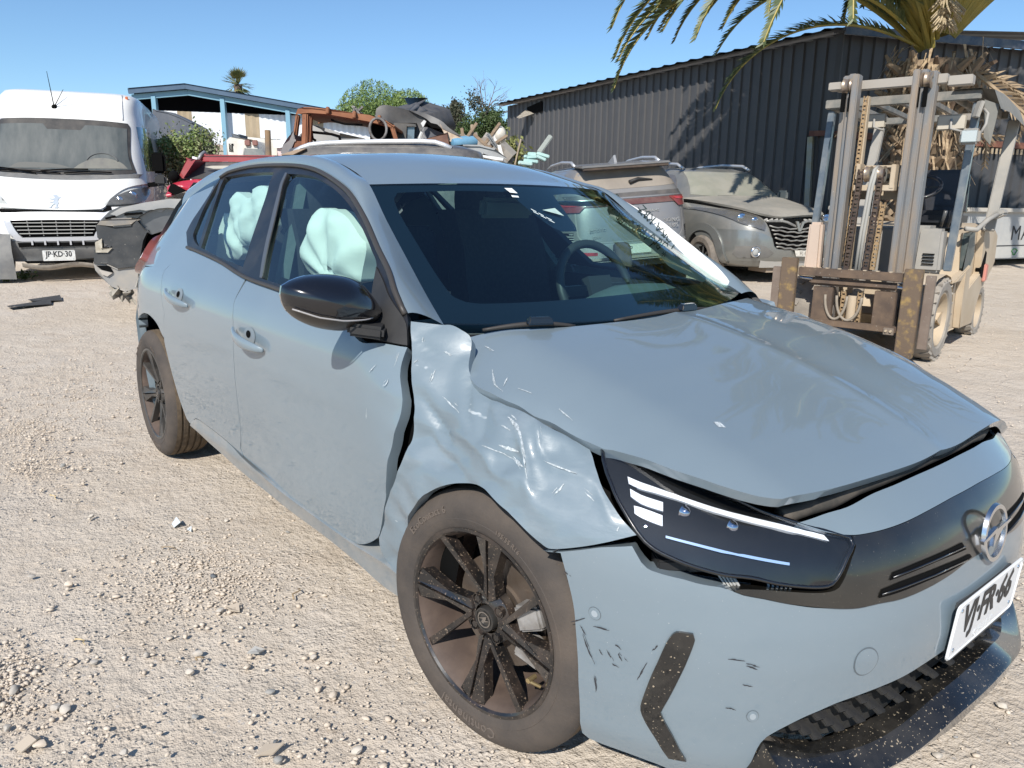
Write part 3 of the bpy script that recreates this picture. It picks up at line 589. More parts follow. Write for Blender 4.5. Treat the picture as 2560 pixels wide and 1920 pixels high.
def Wsurf(s,z):
    s=np.asarray(s,float); z=np.asarray(z,float)
    sg=np.where(s<0,-1.,1.); a=np.abs(s)
    ph=np.clip(a/S1,0,1)*np.pi/2
    N=np.interp(z,_NZ,_NX)
    xf=X0+(N-X0)*np.cos(ph)**(2/NF); yf=np.sin(ph)**(2/NF)
    ph2=np.clip((a-S2)/(S3-S2),0,1)*np.pi/2
    T=np.interp(z,[0,.3,.9,1.0,1.1,1.3,1.42],[-3.15,-3.23,-3.22,-3.2,-3.08,-2.85,-2.7])
    xr=X1-(X1-T)*-1*0-(X1-T)*np.sin(ph2)**(2/NR); yr=np.cos(ph2)**(2/NR)
    x=np.where(a<S1,xf,np.where(a<S2,X0-(a-S1),xr)); k=np.where(a<S1,yf,np.where(a<S2,1.,yr))
    w=sst(-.42,.02,x)
    P=np.interp(z,_PZ,_PY)*(1-w)+np.interp(z,_FZ,_FY)*w
    P=P*(1-.012*np.clip((-x-1)/1.5,0,1.3))
    return np.stack(np.broadcast_arrays(x,-sg*P*k,z),-1)
_HX=np.array([-.30,-.2,-.1,.0,.1,.2,.3,.4,.5,.58,.64,.70]); _HZ=np.array([.958,.948,.933,.916,.897,.876,.851,.821,.786,.752,.722,.685])
def hood_z(x,y):
    z0=np.interp(x,_HX,_HZ); y=np.asarray(y,float); ay=np.abs(y)
    c=np.interp(x,[-.2,.2,.6],[.075,.085,.11])
    k=.014*sst(-.25,.05,np.asarray(x,float))
    f=sst(0.,.12,y)
    z=z0-c*y*y*(1-.62*f)+k*np.exp(-ay/.10)-.05*sst(.52,.80,ay)*(1-f)-.075*sst(.40,.70,ay)*f+.014*sst(0.,.25,y)
    return z-.03*(y/.5)*sst(.2,.65,np.asarray(x,float))*np.where(y>0,sst(.30,.55,y),1.)
def near(s, z): return Wsurf(s, z)
def far(s, z): return Wsurf(-np.asarray(s), z)
def hoodS(x, y): return np.stack(np.broadcast_arrays(np.asarray(x, float), np.asarray(y, float), hood_z(x, y)), -1)
car = empty('hatchback_car', 'grey five door hatchback with crumpled front wing and deployed airbags', 'car')
PAINT = mat('grey_paint', (.168, .215, .248), .42, coat=1.0, c2=(.178, .225, .257), sc=2.0, spec=.5, coatr=.015)
SCRAPE = mat('scraped_paint', (.168, .215, .248), .45, coat=.55, c2=(.20, .245, .277), sc=5.0, lo=.5, hi=.62, coatr=.12, bump=.3, bsc=22., speck=(.40, .44, .46), spsc=17., spth=.715, stretch=(1., 1., 2.6))
DUSTP = mat('dusty_grey_paint', (.178, .21, .23), .45, coat=.8, c2=(.30, .29, .27), sc=7., lo=.42, hi=.75, speck=(.45, .42, .38), spsc=260., spth=.70, coatr=.05)
GBLK = mat('gloss_black', (.006, .006, .007), .25, coat=1.0, coatr=.01)
GBLKD = mat('dusty_gloss_black', (.008, .008, .008), .3, coat=.9, speck=(.34, .28, .20), spsc=170., spth=.66, coatr=.05, c2=(.05, .045, .038), sc=9., lo=.45, hi=.8)
MBLK = mat('black_plastic', (.018, .018, .019), .55, c2=(.035, .034, .033), sc=5., spec=.4)
TRIM = mat('window_trim', (.012, .013, .016), .35, c2=(.05, .044, .038), sc=4., lo=.5, hi=.8, spec=.5)
VOID = mat('unlit_black', (.004, .004, .004), .9, spec=.1)
CHROME = mat('satin_metal', (.72, .73, .74), .22, 1.0)
RUBBER = mat('dusty_rubber', (.03, .028, .026), .85, c2=(.10, .08, .062), sc=7., lo=.35, hi=.75, spec=.25)
WHITEM = mat('scuff_white', (.52, .56, .58), .7, c2=(.30, .34, .36), sc=160., lo=.4, hi=.55)
# ---- dent field on the near wing and door
CREASE = [(k[7:], np.array(v)) for k, v in DATA.items() if k.startswith('crease_')]
CAMP = {'c1': (.020, .030), 'c2': (.013, .022), 'c3': (-.020, .022), 'c4': (-.012, .014), 'c5': (.013, .030), 'c6': (-.016, .03), 'c7': (.014, .02), 'c8': (.010, .022), 'c9': (.010, .022), 'c10': (-.014, .02), 'c11': (-.009, .02), 'c12': (-.010, .02)}
def segdist(s, z, P):
    d = np.full(np.shape(s), 9.); t_ = np.zeros(np.shape(s)); n = len(P)-1
    for i in range(n):
        a, b = P[i], P[i+1]; ab = b-a; l2 = ab@ab+1e-12
        t = np.clip(((s-a[0])*ab[0]+(z-a[1])*ab[1])/l2, 0, 1); q = np.hypot(s-a[0]-t*ab[0], z-a[1]-t*ab[1])
        k = q < d; d = np.where(k, q, d); t_ = np.where(k, (i+t)/n, t_)
    return d, t_
_o = np.array(DATA['crease_c6'][0]); _q = np.array(DATA['crease_c5'][2])
def dents(s, z):
    s = np.asarray(s, float); z = np.asarray(z, float)
    d = -.030*np.exp(-((s-_o[0]+.05)/.17)**2-((z-_o[1])/.085)**2)-.018*np.exp(-((s-_q[0])/.11)**2-((z-_q[1]+.02)/.05)**2)
    for k, P in CREASE:
        a, w = CAMP[k]; q, t = segdist(s, z, P); d = d+a*np.exp(-q/(w*.62))*np.sin(np.pi*np.clip(.12+.76*t, 0, 1))
    d = d+(.0035*np.sin(37*s+9*z)*np.sin(51*z-13*s)+.006*np.abs(np.sin(23*s+15*z+1.5*np.sin(19*z)))-.004*np.abs(np.sin(41*z-17*s)))*np.exp(-((s-_o[0]+.08)/.3)**2)
    gq, gt = segdist(s, z, GAPL); d = d-.016*np.exp(-gq/.030)
    return d
GAPL = np.array(DATA['fender'][5:19])
fender = panel('front_wing', DATA['fender'], near, SCRAPE, car, res=.0085, gap=.0006, disp=dents, flip=True, rim=.03, label='crumpled near front wing with white scrape marks')
door_f = panel('front_door', DATA['front_door'], near, PAINT, car, res=.02, gap=.0018, flip=True, rim=.03, disp=lambda s, z: dents(s, z)*sst(1.62, 1.45, s) if False else dents(s, z)*np.clip((1.62-np.asarray(s))/.2, 0, 1))
door_r = panel('rear_door', DATA['rear_door'], near, PAINT, car, res=.025, gap=.0018, flip=True, rim=.03)
panel('rear_quarter', DATA['quarter'], near, PAINT, car, res=.025, gap=.0012, flip=True, rim=.04)
panel('sill', DATA['sill'], lambda s, z: Wsurf(s, z)+np.stack(np.broadcast_arrays(0*np.asarray(s), -.010*np.exp(-((np.asarray(z)-(.335-.012*(np.asarray(s)-1.4)))/.022)**2), 0.*np.asarray(s)), -1), DUSTP, car, res=.015, gap=.001, flip=True, rim=.05)
# bonnet
hn = DATA['hood_near']; hf = [p for p in DATA['hood_front'] if p and p[1] < .2]; hr = [p for p in DATA['hood_rear'] if p]
hfar = [(x, -y) for x, y in reversed(hn)]
frontrow = [(x, y) for x, y in hf if y > hn[-1][1]+.02 and y < -.02]
frontrow = frontrow+[(.664, 0.)]+[(x, -y) for x, y in reversed(frontrow)]
rearrow = sorted([(x, y) for x, y in hr if y > hn[0][1]+.04 and y < -.02], key=lambda p: p[1]); rearrow = rearrow+[(-.097, 0.)]+[(x, -y) for x, y in reversed(rearrow)]
hood_out = hn+frontrow+hfar+[(x, y) for x, y in reversed(rearrow)]
hcx = np.array(hn)
def hood_disp(x, y):
    q, t = segdist(np.asarray(x), np.asarray(y), hcx[5:16]); return -.010*np.exp(-q/.018)*np.sin(np.pi*np.clip(t, 0, 1))
bonnet = panel('bonnet', hood_out, hoodS, PAINT, car, res=.018, rim=.022, disp=hood_disp)
panel('bonnet_underside', hood_out, hoodS, VOID, car, res=.05, rim=0, off=-.024, step=.05)
panel('paint_chip', DATA['chip'], hoodS, WHITEM, bonnet, res=.006, off=.0008, rim=0, step=.004)
# ---- upper body: rail between door frame and roof, roof
top = np.array([Wsurf(*p) for p in DATA['dlo_top']])
top = np.vstack([top, [(-2.50, -.555, 1.285), (-2.72, -.60, 1.19)]])
L2 = np.array([(-.329, -.655, .934), (-.444, -.630, .994), (-.60, -.597, 1.085), (-.776, -.561, 1.192), (-.925, -.531, 1.293), (-1.06, -.500, 1.328), (-1.21, -.488, 1.368), (-1.36, -.475, 1.394), (-1.6, -.462, 1.408), (-2.0, -.465, 1.405), (-2.4, -.49, 1.372), (-2.78, -.53, 1.29)])
def polyline(P, n):
    P = resample(P, .01, closed=False, corner=60); l = np.r_[0, np.cumsum(np.linalg.norm(np.diff(P, axis=0), axis=1))]; t = np.linspace(0, l[-1], n)
    return np.stack([np.interp(t, l, P[:, i]) for i in range(3)], 1)
def match(P, X): # sample curve at decreasing x
    P = resample(P, .01, closed=False, corner=60); o = np.argsort(P[:, 0]); return np.stack([np.interp(X, P[o, 0], P[o, i]) for i in range(3)], 1)
XS = np.concatenate([np.linspace(-.322, -1.0, 28), np.linspace(-1.04, -2.70, 40)])
A_ = match(top, XS); B_ = match(np.vstack([[(-.22, -.672, .87)], L2]), XS)
nrows = 9; rows = []
for i in range(nrows):
    t = i/(nrows-1); m_ = (A_+B_)/2+np.array([0, -.028, .030]); rows.append((1-t)**2*A_+2*t*(1-t)*m_+t*t*B_)
RAIL = np.array(rows)
def add_grid(name, P, m, parent, flipn=False, label=None):
    mb = MB(); nu, nv = P.shape[:2]; mb.grid(P.reshape(-1, 3).tolist(), nu, nv)
    if flipn: mb.F = [tuple(reversed(f)) for f in mb.F]
    return mb.build(name, m, parent, smooth=True, label=label)
MIR = np.array([1, -1, 1])
add_grid('roof_rail', RAIL, PAINT, car, True); RF = RAIL*MIR; RF[:, :, 2] -= .065*(1-np.linspace(0, 1, nrows))[:, None]*np.clip((RF[:, :, 0]+.95)/.6, 0, 1); add_grid('roof_rail', RF, PAINT, car)
# windscreen frame curves
ny = 25; V_ = np.linspace(-1, 1, ny)
wside = L2[:5]
def ws(u, v, off=0.0):
    """windscreen: u 0 base..1 top, v -1..1 across"""
    u = np.asarray(u, float); v = np.asarray(v, float)
    k = np.linspace(0, 1, 5); x = np.interp(u, k, wside[:, 0]); y = np.interp(u, k, -wside[:, 1]); z = np.interp(u, k, wside[:, 2])
    c = 1-np.abs(v)**2.2
    return np.stack(np.broadcast_arrays(x+c*(.165*(1-u)+.118*u)+off*.6, y*v, z+c*(-.012*(1-u)+.012*u)+off*.8), -1)
wtop = ws(np.ones(ny), V_)
nx = 34; roof = []
xe = np.concatenate([[0], np.linspace(.02, 1, nx-1)])
for t in xe:
    row = []
    for j, v in enumerate(V_):
        x0 = wtop[j, 0]; x = x0+(-2.70-x0)*t
        e = match(L2[4:], np.array([min(-.926, x)]))[0]; c = 1-abs(v)**2.3
        zc = np.interp(x, [-2.78, -2.4, -2.0, -1.6, -1.3, -1.1, -.95, -.8], [1.335, 1.398, 1.430, 1.437, 1.424, 1.392, 1.352, 1.306])
        z = e[2]+(zc-e[2])*c if x < -.926 else wtop[j, 2]+(zc-1.306)*.2
        if t == 0: z = wtop[j, 2]; x = x0
        else: z = lerp(wtop[j, 2]+(x0-x)*.30, z, min(1, (x0-x)/.30)) if (x0-x) < .30 else z
        row.append((x, e[1]*-v if False else abs(e[1])*v, z))
    roof.append(row)
ROOF = np.array(roof)
add_grid('roof', ROOF, PAINT, car)
# tailgate and rear end, closing the body
tg = [[(-2.70+dx, y*w, z) for y in np.linspace(-1, 1, 9)] for dx, w, z in ((0, .53, 1.32), (-.16, .58, 1.20), (-.34, .64, 1.02), (-.46, .70, .86), (-.51, .74, .60), (-.50, .74, .40), (-.42, .70, .24))]
add_grid('tailgate', np.array(tg), PAINT, car, True)
mb = MB(); mb.grid([(-2.52-.02*i-.05*i*i, y*(.52+.02*i), 1.345-.035*i) for i in range(4) for y in np.linspace(-1, 1, 7)], 4, 7); mb.build('roof_spoiler', GBLK, car, smooth=True)
# black C strip and tail lamp on both sides
for sg in (1, -1):
    st = resample([Wsurf(*DATA['dlo_top'][-1])]+[(-2.50, -.552, 1.286), (-2.72, -.598, 1.192), (-2.80, -.62, 1.10)], .05, closed=False)
    lo_ = st+np.array([-.0, -.02, -.055]); lo_[0] = st[0]+np.array([.0, -.012, -.03])
    P = np.array([st+np.array([0, -.004, .004]), (st+lo_)/2+np.array([0, -.012, 0]), lo_])*np.array([1, sg, 1])
    add_grid('pillar_strip', P, GBLK, car, sg > 0)
TAIL = mat('smoked_red_lens', (.30, .09, .08), .2, coat=1.0)
panel('tail_lamp', [(3.86, .95), (4.0, 1.02), (4.35, 1.04), (4.6, .98), (4.5, .88), (4.1, .86)], near, TAIL, car, res=.04, off=.03, flip=True, rim=.05)
panel('tail_lamp', [(3.86, .95), (4.0, 1.02), (4.35, 1.04), (4.6, .98), (4.5, .88), (4.1, .86)], far, TAIL, car, res=.04, off=.03, rim=.05)
# simple rear bumper wrap
panel('rear_bumper', [(3.93, .20), (3.93, .88), (4.5, .92), (4.88, .90), (4.88, .22)], near, PAINT, car, res=.06, flip=True, rim=.03)
panel('rear_bumper', [(3.93, .20), (3.93, .88), (4.5, .92), (4.88, .90), (4.88, .22)], far, PAINT, car, res=.06, rim=.03)
# upper quarter beside the hatch (both sides)
for sg in (1, -1):
    a = np.array([Wsurf(s, z) for s, z in ((3.535, 1.21), (3.548, 1.14), (3.545, 1.10), (3.50, 1.07))]); 
    q = [[(x, y*sg, z) for x, y, z in r_] for r_ in ([(-2.28, -.585, 1.273), (-2.5, -.60, 1.235), (-2.78, -.625, 1.10)], [(-2.30, -.668, 1.14), (-2.55, -.685, 1.10), (-2.86, -.69, 1.0)], [(-2.20, -.742, 1.04), (-2.6, -.775, 1.00), (-2.95, -.74, .92)], [(-2.15, -.80, .95), (-2.6, -.825, .93), (-3.0, -.76, .85)])]
    add_grid('upper_quarter', np.array(q)*np.array([1, .984, 1]), PAINT, car, sg < 0)
# ---- side window frame and glass
SIDEG = glass('side_glass', (.74, .92, .88)); WSG = glass('windscreen_glass', (.70, .92, .88), ior=1.55)
dlo = DATA['dlo_top']+DATA['dlo_bot'][1:]
holes = [DATA['glass_front'], DATA['glass_rear'], DATA['glass_quarter']]
panel('window_frame', dlo, near, TRIM, car, res=.03, step=.02, holes=holes, flip=True, off=.002, rim=.02)
for k, nm in (('glass_front', 'front_door_glass'), ('glass_rear', 'rear_door_glass'), ('glass_quarter', 'quarter_glass')):
    panel(nm, DATA[k], near, SIDEG, car, res=.06, step=.03, gap=-.004, off=-.006, flip=True, rim=0)
panel('chrome_strip', DATA['chrome_b'], near, mat('brushed_strip', (.20, .195, .19), .35, .7), car, res=.03, step=.02, off=.005, flip=True, rim=.004)
panel('mirror_sail', DATA['sail'], near, MBLK, car, res=.02, step=.02, off=.006, flip=True, rim=.012)
low = resample(DATA['dlo_bot'][5:12], .03, closed=False)
mb = MB(); mb.tube([Wsurf(s, z)+np.array([0, -.006, .004]) for s, z in low], .007, 8); mb.build('belt_moulding', mat('brown_black_trim', (.045, .04, .036), .5), car, smooth=True)
upc = resample(DATA['dlo_top'], .03, closed=False)
mb = MB(); mb.tube([Wsurf(s, z)+np.array([0, -.006, .002]) for s, z in upc], .008, 8); mb.build('drip_seal', MATS['brown_black_trim'], car, smooth=True)
# far side: mirrored, undamaged
for k, nm in (('front_door', 'front_door'), ('rear_door', 'rear_door'), ('fender', 'front_wing')):
    panel(nm, [(s, min(z, .872)) if k == 'fender' else (s, z) for s, z in DATA[k]], far, PAINT, car, res=.04, step=.03, gap=.001, rim=.02)
panel('rear_quarter', DATA['quarter'], far, PAINT, car, res=.05, step=.03, rim=.02)
panel('sill', DATA['sill'], far, PAINT, car, res=.05, step=.04, rim=.02)
def far2(s, z):
    P = far(s, z); P[..., 2] -= .065*np.clip((P[..., 0]+.95)/.6, 0, 1); return P
panel('window_frame', dlo, far2, TRIM, car, res=.04, step=.03, holes=holes, off=.002, rim=.02)
for k, nm in (('glass_front', 'front_door_glass'), ('glass_rear', 'rear_door_glass'), ('glass_quarter', 'quarter_glass')):
    panel(nm, DATA[k], far2, SIDEG, car, res=.06, step=.03, off=-.006, rim=0)
panel('mirror_sail', DATA['sail'], far2, MBLK, car, res=.03, step=.03, off=.006, rim=.012)
# ---- windscreen
def wsuv(a, b): return ws(b, a)
full = [(v, 0.) for v in np.linspace(-1, 1, 17)]+[(1., u) for u in np.linspace(.1, 1, 9)]+[(v, 1.) for v in np.linspace(.88, -1, 16)]+[(-1., u) for u in np.linspace(.9, .1, 8)]
wsg = panel('windscreen', full, wsuv, WSG, car, res=.09, raw=True, off=.0, rim=0)
inner = [(-.90, .26), (-.86, .20), (-.80, .185), (-.4, .20), (0, .215), (.4, .22), (.80, .22), (.87, .25), (.90, .30), (.915, .6), (.91, .88), (.87, .935), (.40, .945), (.22, .93), (.14, .70), (.10, .655), (-.02, .655), (-.07, .70), (-.16, .945), (-.5, .95), (-.87, .94), (-.91, .88), (-.915, .6)]
panel('windscreen_border', full, wsuv, mat('frit_black', (.006, .007, .010), .15, coat=1.0, coatr=.02), car, res=.06, raw=True, holes=[resample(inner, .03)], off=-.004, rim=0)
FR = [(-.02, .80), (.10, .815), (.115, .755)]
panel('camera_window', FR, wsuv, mat('pale_green', (.42, .55, .50), .5), wsg, res=.03, off=.001, rim=0, step=.02)
for i in range(3):
    for j in range(2):
        a, b = -.105+.03*i, .80-.030*i-.018*j; panel('sensor_slit', [(a, b), (a+.022, b-.02), (a+.022, b-.011), (a, b+.009)], wsuv, mat('slit_white', (.7, .78, .76), .5), wsg, res=.02, off=.0015, rim=0, raw=True)
panel('toll_tag', [(-.17, .965), (-.11, .965), (-.10, .925), (-.155, .93)], wsuv, mat('tag_white', (.75, .78, .76), .5), wsg, res=.03, off=.0015, rim=0, raw=True)
panel('toll_tag', [(-.165, .91), (-.115, .905), (-.118, .892), (-.168, .895)], wsuv, MATS['tag_white'], wsg, res=.03, off=.0015, rim=0, raw=True)
# cowl and wipers
mb = MB(); mb.grid([(ws(.03+.05*i, v)[0]*1.0+.02-.06*i*0+(.06 if i == 0 else 0), ws(.0, v)[1]*1.0, .905-.005*i) for i in range(2) for v in np.linspace(-1, 1, 13)], 2, 13); mb.build('cowl', MBLK, car)
def wiper(pa, pb, hx, nm):
    w = MB(); a, b = Vector(pa), Vector(pb); pts = [a.lerp(b, t)+Vector((.012*math.sin(3.14*t), 0, .012*math.sin(3.14*t))) for t in np.linspace(0, 1, 14)]
    w.tube(pts, [.004+.003*math.sin(3.14*t) for t in np.linspace(0, 1, 14)], 8); o = w.build('wiper', mat('dusty_wiper', (.035, .031, .028), .6), car, smooth=True)
    k = MB(); c = a.lerp(b, hx); R = (b-a).to_track_quat('X', 'Z').to_matrix(); k.box(c+Vector((.02, 0, .022)), (.075, .028, .020), R, (.8, .7)); k.build('wiper_joint', GBLK, o, bevel=.004)
wiper((-0.222, -0.606, 0.926), (-0.136, -0.364, 0.926), .55, 'a')
wiper((-0.126, -0.225, 0.93), (-0.118, 0.268, 0.926), .58, 'b')
# ---- door mirror
def door_mirror(sg):
    out = [(-1.051, 1.025), (-1.047, 1.045), (-1.02, 1.058), (-.98, 1.067), (-.927, 1.067), (-.881, 1.059), (-.847, 1.042), (-.818, 1.012), (-.80, .987), (-.79, .966), (-.807, .945), (-.861, .932), (-.904, .926), (-.966, .939), (-1.017, .965), (-1.043, .993)]
    ol = resample(out, .008); c = np.array([-.93, .998]); P = []; nr = 12
    for i in range(nr+1):
        r = math.sin(math.pi/2*i/nr); h = math.cos(math.pi/2*i/nr)
        for p in ol:
            q = c+(p-c)*r; P.append((-.42+.085*h, q[0]*1.0*sg if False else q[0], q[1]))
    n = len(ol)
    def seam(y): return np.interp(y, [-1.06, -1.04, -.99, -.93, -.86, -.80], [1.013, .998, .978, .966, .962, .968])
    up, dn = MB(), MB(); P = np.array(P)*np.array([1, sg, 1])
    Fu = []; Fd = []
    for i in range(nr):
        for j in range(n):
            f = (i*n+j, i*n+(j+1) % n, (i+1)*n+(j+1) % n, (i+1)*n+j); cc = P[list(f)].mean(0); (Fu if cc[2] > seam(cc[1]*sg) else Fd).append(f if sg < 0 else tuple(reversed(f)))
    o = mesh('door_mirror', P, Fu, GBLKD if False else mat('mirror_black', (.006, .006, .008), .22, coat=1.0, coatr=.01, speck=(.12, .12, .12), spsc=420., spth=.74), car, smooth=True)
    mesh('mirror_lower_shell', P, Fd, mat('brown_black_shell', (.030, .025, .021), .42, c2=(.05, .042, .034), sc=9., coat=.3), o, smooth=True)
    mb = MB(); mb.tube([(-.42+.087*math.sqrt(max(0.02, 1-((y+.93)/.125)**2))*.93, y*sg, seam(y)-.004) for y in np.linspace(-1.04, -.815, 18)], .0022, 6); mb.build('indicator_strip', mat('clear_strip', (.35, .33, .32), .12, coat=1.), o, smooth=True)
    mb = MB(); mb.prism([(y, z) for y, z in ol[::3]], lambda a, b, t: (-.42+t, a*sg, b), -.008, 0); mb.build('mirror_glass', mat('mirror_face', (.6, .62, .65), .03, 1.0), o)
    ar = MB(); ar.bar((-.40, -.885*sg*-1 if False else sg*-.885 if False else -.885*(1 if sg > 0 else -1), .936), (-.345, -.815*(1 if sg > 0 else -1), .925), .085, .032); ar.build('mirror_arm', MBLK, o, bevel=.008)
    return o
door_mirror(1)
# ---- handles
hd = DATA['handles']
def handle(s0, z0, s1, z1, sf, fl):
    n = 14; pts = []; P = []
    for i in range(n):
        t = i/(n-1); s = lerp(s0, s1, t); z = lerp(z0, z1, t)-.004*math.sin(3.14*t); b = sf(s, z); e = 1e-3; nn = np.cross(sf(s+e, z)-sf(s-e, z), sf(s, z+e)-sf(s, z-e)); nn /= np.linalg.norm(nn); nn = -nn if fl else nn
        pts.append(b+nn*(.010+.030*math.sin(3.14*t)**.7)); 
    mb = MB()
    for i, p in enumerate(pts):
        t = i/(n-1); r = .006+.011*math.sin(3.14*t)**.6
        for k in range(10):
            a = 2*math.pi*k/10; P.append((p[0], p[1]+r*.55*math.cos(a), p[2]+r*1.15*math.sin(a)))
    mb.add(P, [(i*10+k, i*10+(k+1) % 10, (i+1)*10+(k+1) % 10, (i+1)*10+k) for i in range(n-1) for k in range(10)]+[tuple(range(9, -1, -1)), tuple((n-1)*10+k for k in range(10))])
    o = mb.build('door_handle', PAINT, car, smooth=True)
    sc_, zc_ = (s0+s1)/2+.01, (z0+z1)/2+.008
    ring = [(sc_+.052*math.cos(a), zc_+.030*math.sin(a)) for a in np.linspace(0, 2*math.pi, 24, endpoint=False)]
    panel('handle_cup', ring, sf, mat('cup_shade', (.20, .235, .26), .5), o, res=.01, step=.02, off=.002, rim=0, flip=fl, disp=lambda s, z: -.0*s)
    panel('cup_gap', [(sc_+.006+.020*math.cos(a), zc_+.006+.012*math.sin(a)) for a in np.linspace(0, 2*math.pi, 16, endpoint=False)], sf, VOID, o, res=.01, step=.02, off=.0035, rim=0, flip=fl)
handle(*hd[0], *hd[2], near, True); handle(*hd[3], *hd[5], near, True)
# ---- black structure seen through gaps
def shell(s0, s1, z0, z1, d, nm, sf=near, fl=True, m=VOID):
    panel(nm, [(s0, z0), (s1, z0), (s1, z1), (s0, z1)], sf, m, car, res=.08, raw=True, off=-d, rim=0, flip=fl)
shell(1.34, 1.72, .34, .90, .06, 'hinge_pillar')
mb = MB(); mb.box(np.array(Wsurf(1.425, .80))+np.array([0, .075, 0]), (.06, .03, .025)); mb.build('door_hinge', mat('hinge_grey', (.12, .12, .12), .5), car)
shell(.0, .95, .48, .70, .10, 'front_carrier'); shell(0., .95, .48, .70, .10, 'front_carrier', far, False)
shell(1.0, 1.3, .66, .82, .15, 'wing_inner')
mb = MB(); mb.box((-1.35, 0, .24), (2.9, 1.3, .12)); mb.box((.25, 0, .36), (.45, .70, .30)); mb.box((-2.75, 0, .5), (.55, 1.3, .6)); mb.build('underbody', VOID, car)
mb = MB(); mb.grid([(x, y, z) for x, z in ((.60, .55), (.55, .63), (.35, .70), (-.1, .80), (-.2, .86)) for y in np.linspace(-.55, .55, 7)], 5, 7); mb.build('engine_bay', VOID, car)
for hx, far_ in ((.06, 1), (.06, -1), ((-2.631, -0.8, 0.291)[0], 1), ((-2.631, -0.8, 0.291)[0], -1)):
    mb = MB(); k = -1 if far_ > 0 else 1
    mb.lathe([(.325, .77*k), (.348, .74*k), (.348, .52*k), (.0, .52*k)], 32, fn=lambda r, h, c, q: (hx+r*c*(.80 if c > 0 and hx > 0 else 1.), h*(.90 if c > .2 and hx > 0 else 1.), .315+r*q), a0=-.25, a1=math.pi+.25); mb.build('wheel_liner', mat('liner', (.012, .012, .012), .9, spec=.1), car, smooth=True)
# ---- headlamps, grille, bumper
def inter(P, zc, zl=None): return P
def sym_poly(up, low):
    """up: near->centre, low: centre->near; returns full outline across the centre line"""
    u = [p for p in up if p[0] > .02]; l = [p for p in low if p[0] > .02]
    zu = u[-1][1]; zl = l[0][1]
    return u+[(0., zu)]+[(-s, z) for s, z in reversed(u)]+[(-s, z) for s, z in reversed(l)]+[(0., zl)]+l
bup = DATA['bumper']; blow = DATA['bumper_low']
blow2 = [p for p in blow]
bo = sym_poly(bup, blow2)
BUMP = mat('bumper_paint', (.168, .215, .248), .42, coat=1.0, c2=(.180, .225, .257), sc=3., speck=(.38, .40, .40), spsc=330., spth=.735, coatr=.02)
bumper = panel('front_bumper', bo, near, BUMP, car, res=.018, flip=True, rim=.05, label='grey front bumper pulled loose below the headlamp')
vo = sym_poly(DATA['visor'], DATA['visor_low'])
vlow = [(s, z) for s, z in DATA['visor_low']]
u = [p for p in DATA['visor'] if p[0] > .02]; l = [p for p in vlow if p[0] > .02]
# the black band wraps under the lamp: outline near half then mirrored
vo = u+[(0., u[-1][1])]+[(-s, z) for s, z in reversed(u)]+[(-s, z) for s, z in reversed(l)]+[(0., l[0][1])]+l
visor = panel('black_grille_band', vo, near, mat('visor_black', (.007, .007, .007), .28, coat=1.0, coatr=.02, speck=(.16, .14, .11), spsc=300., spth=.72, c2=(.022, .020, .016), sc=5.), car, res=.02, off=.004, flip=True, rim=.03)
for k in ('slot_a', 'slot_b'):
    for sg in (1, -1):
        P = [(s*sg, z) for s, z in DATA[k]]; o = panel('grille_slot', P, near, VOID, visor, res=.02, step=.02, off=.0055, flip=True, rim=0)
        c = np.array(DATA[k]); h = len(c)//2
        for i, t in enumerate((.5,)):
            a = [c[j]*(1-t)+c[len(c)-1-j]*t for j in range(h)]; mb = MB(); mb.tube([Wsurf(q[0]*sg, q[1])+np.array([.008, 0, 0]) for q in a], .0022, 6); mb.build('grille_slat', GBLK, o, smooth=True)
so = [p for p in DATA['slam'] if p[0] > .02]; sl = [p for p in DATA['slam_low'] if p[0] > .02]
slo = so+[(0., so[-1][1])]+[(-s, z) for s, z in reversed(so)]+[(-s, z) for s, z in reversed(sl)]+[(0., sl[0][1])]+sl
panel('nose_panel', slo, near, PAINT, car, res=.02, off=.004, flip=True, rim=.02)
sl_ = resample(so, .03, closed=False); mb = MB(); pts = [Wsurf(s, z)+np.array([-.035, 0, .004]) for s, z in sl_]; pts = pts+[p*MIR for p in reversed(pts)]
mb.tube(pts, .017, 10); mb.build('bonnet_seal', mat('dusty_seal', (.05, .045, .038), .8, c2=(.12, .10, .08), sc=12.), car, smooth=True)
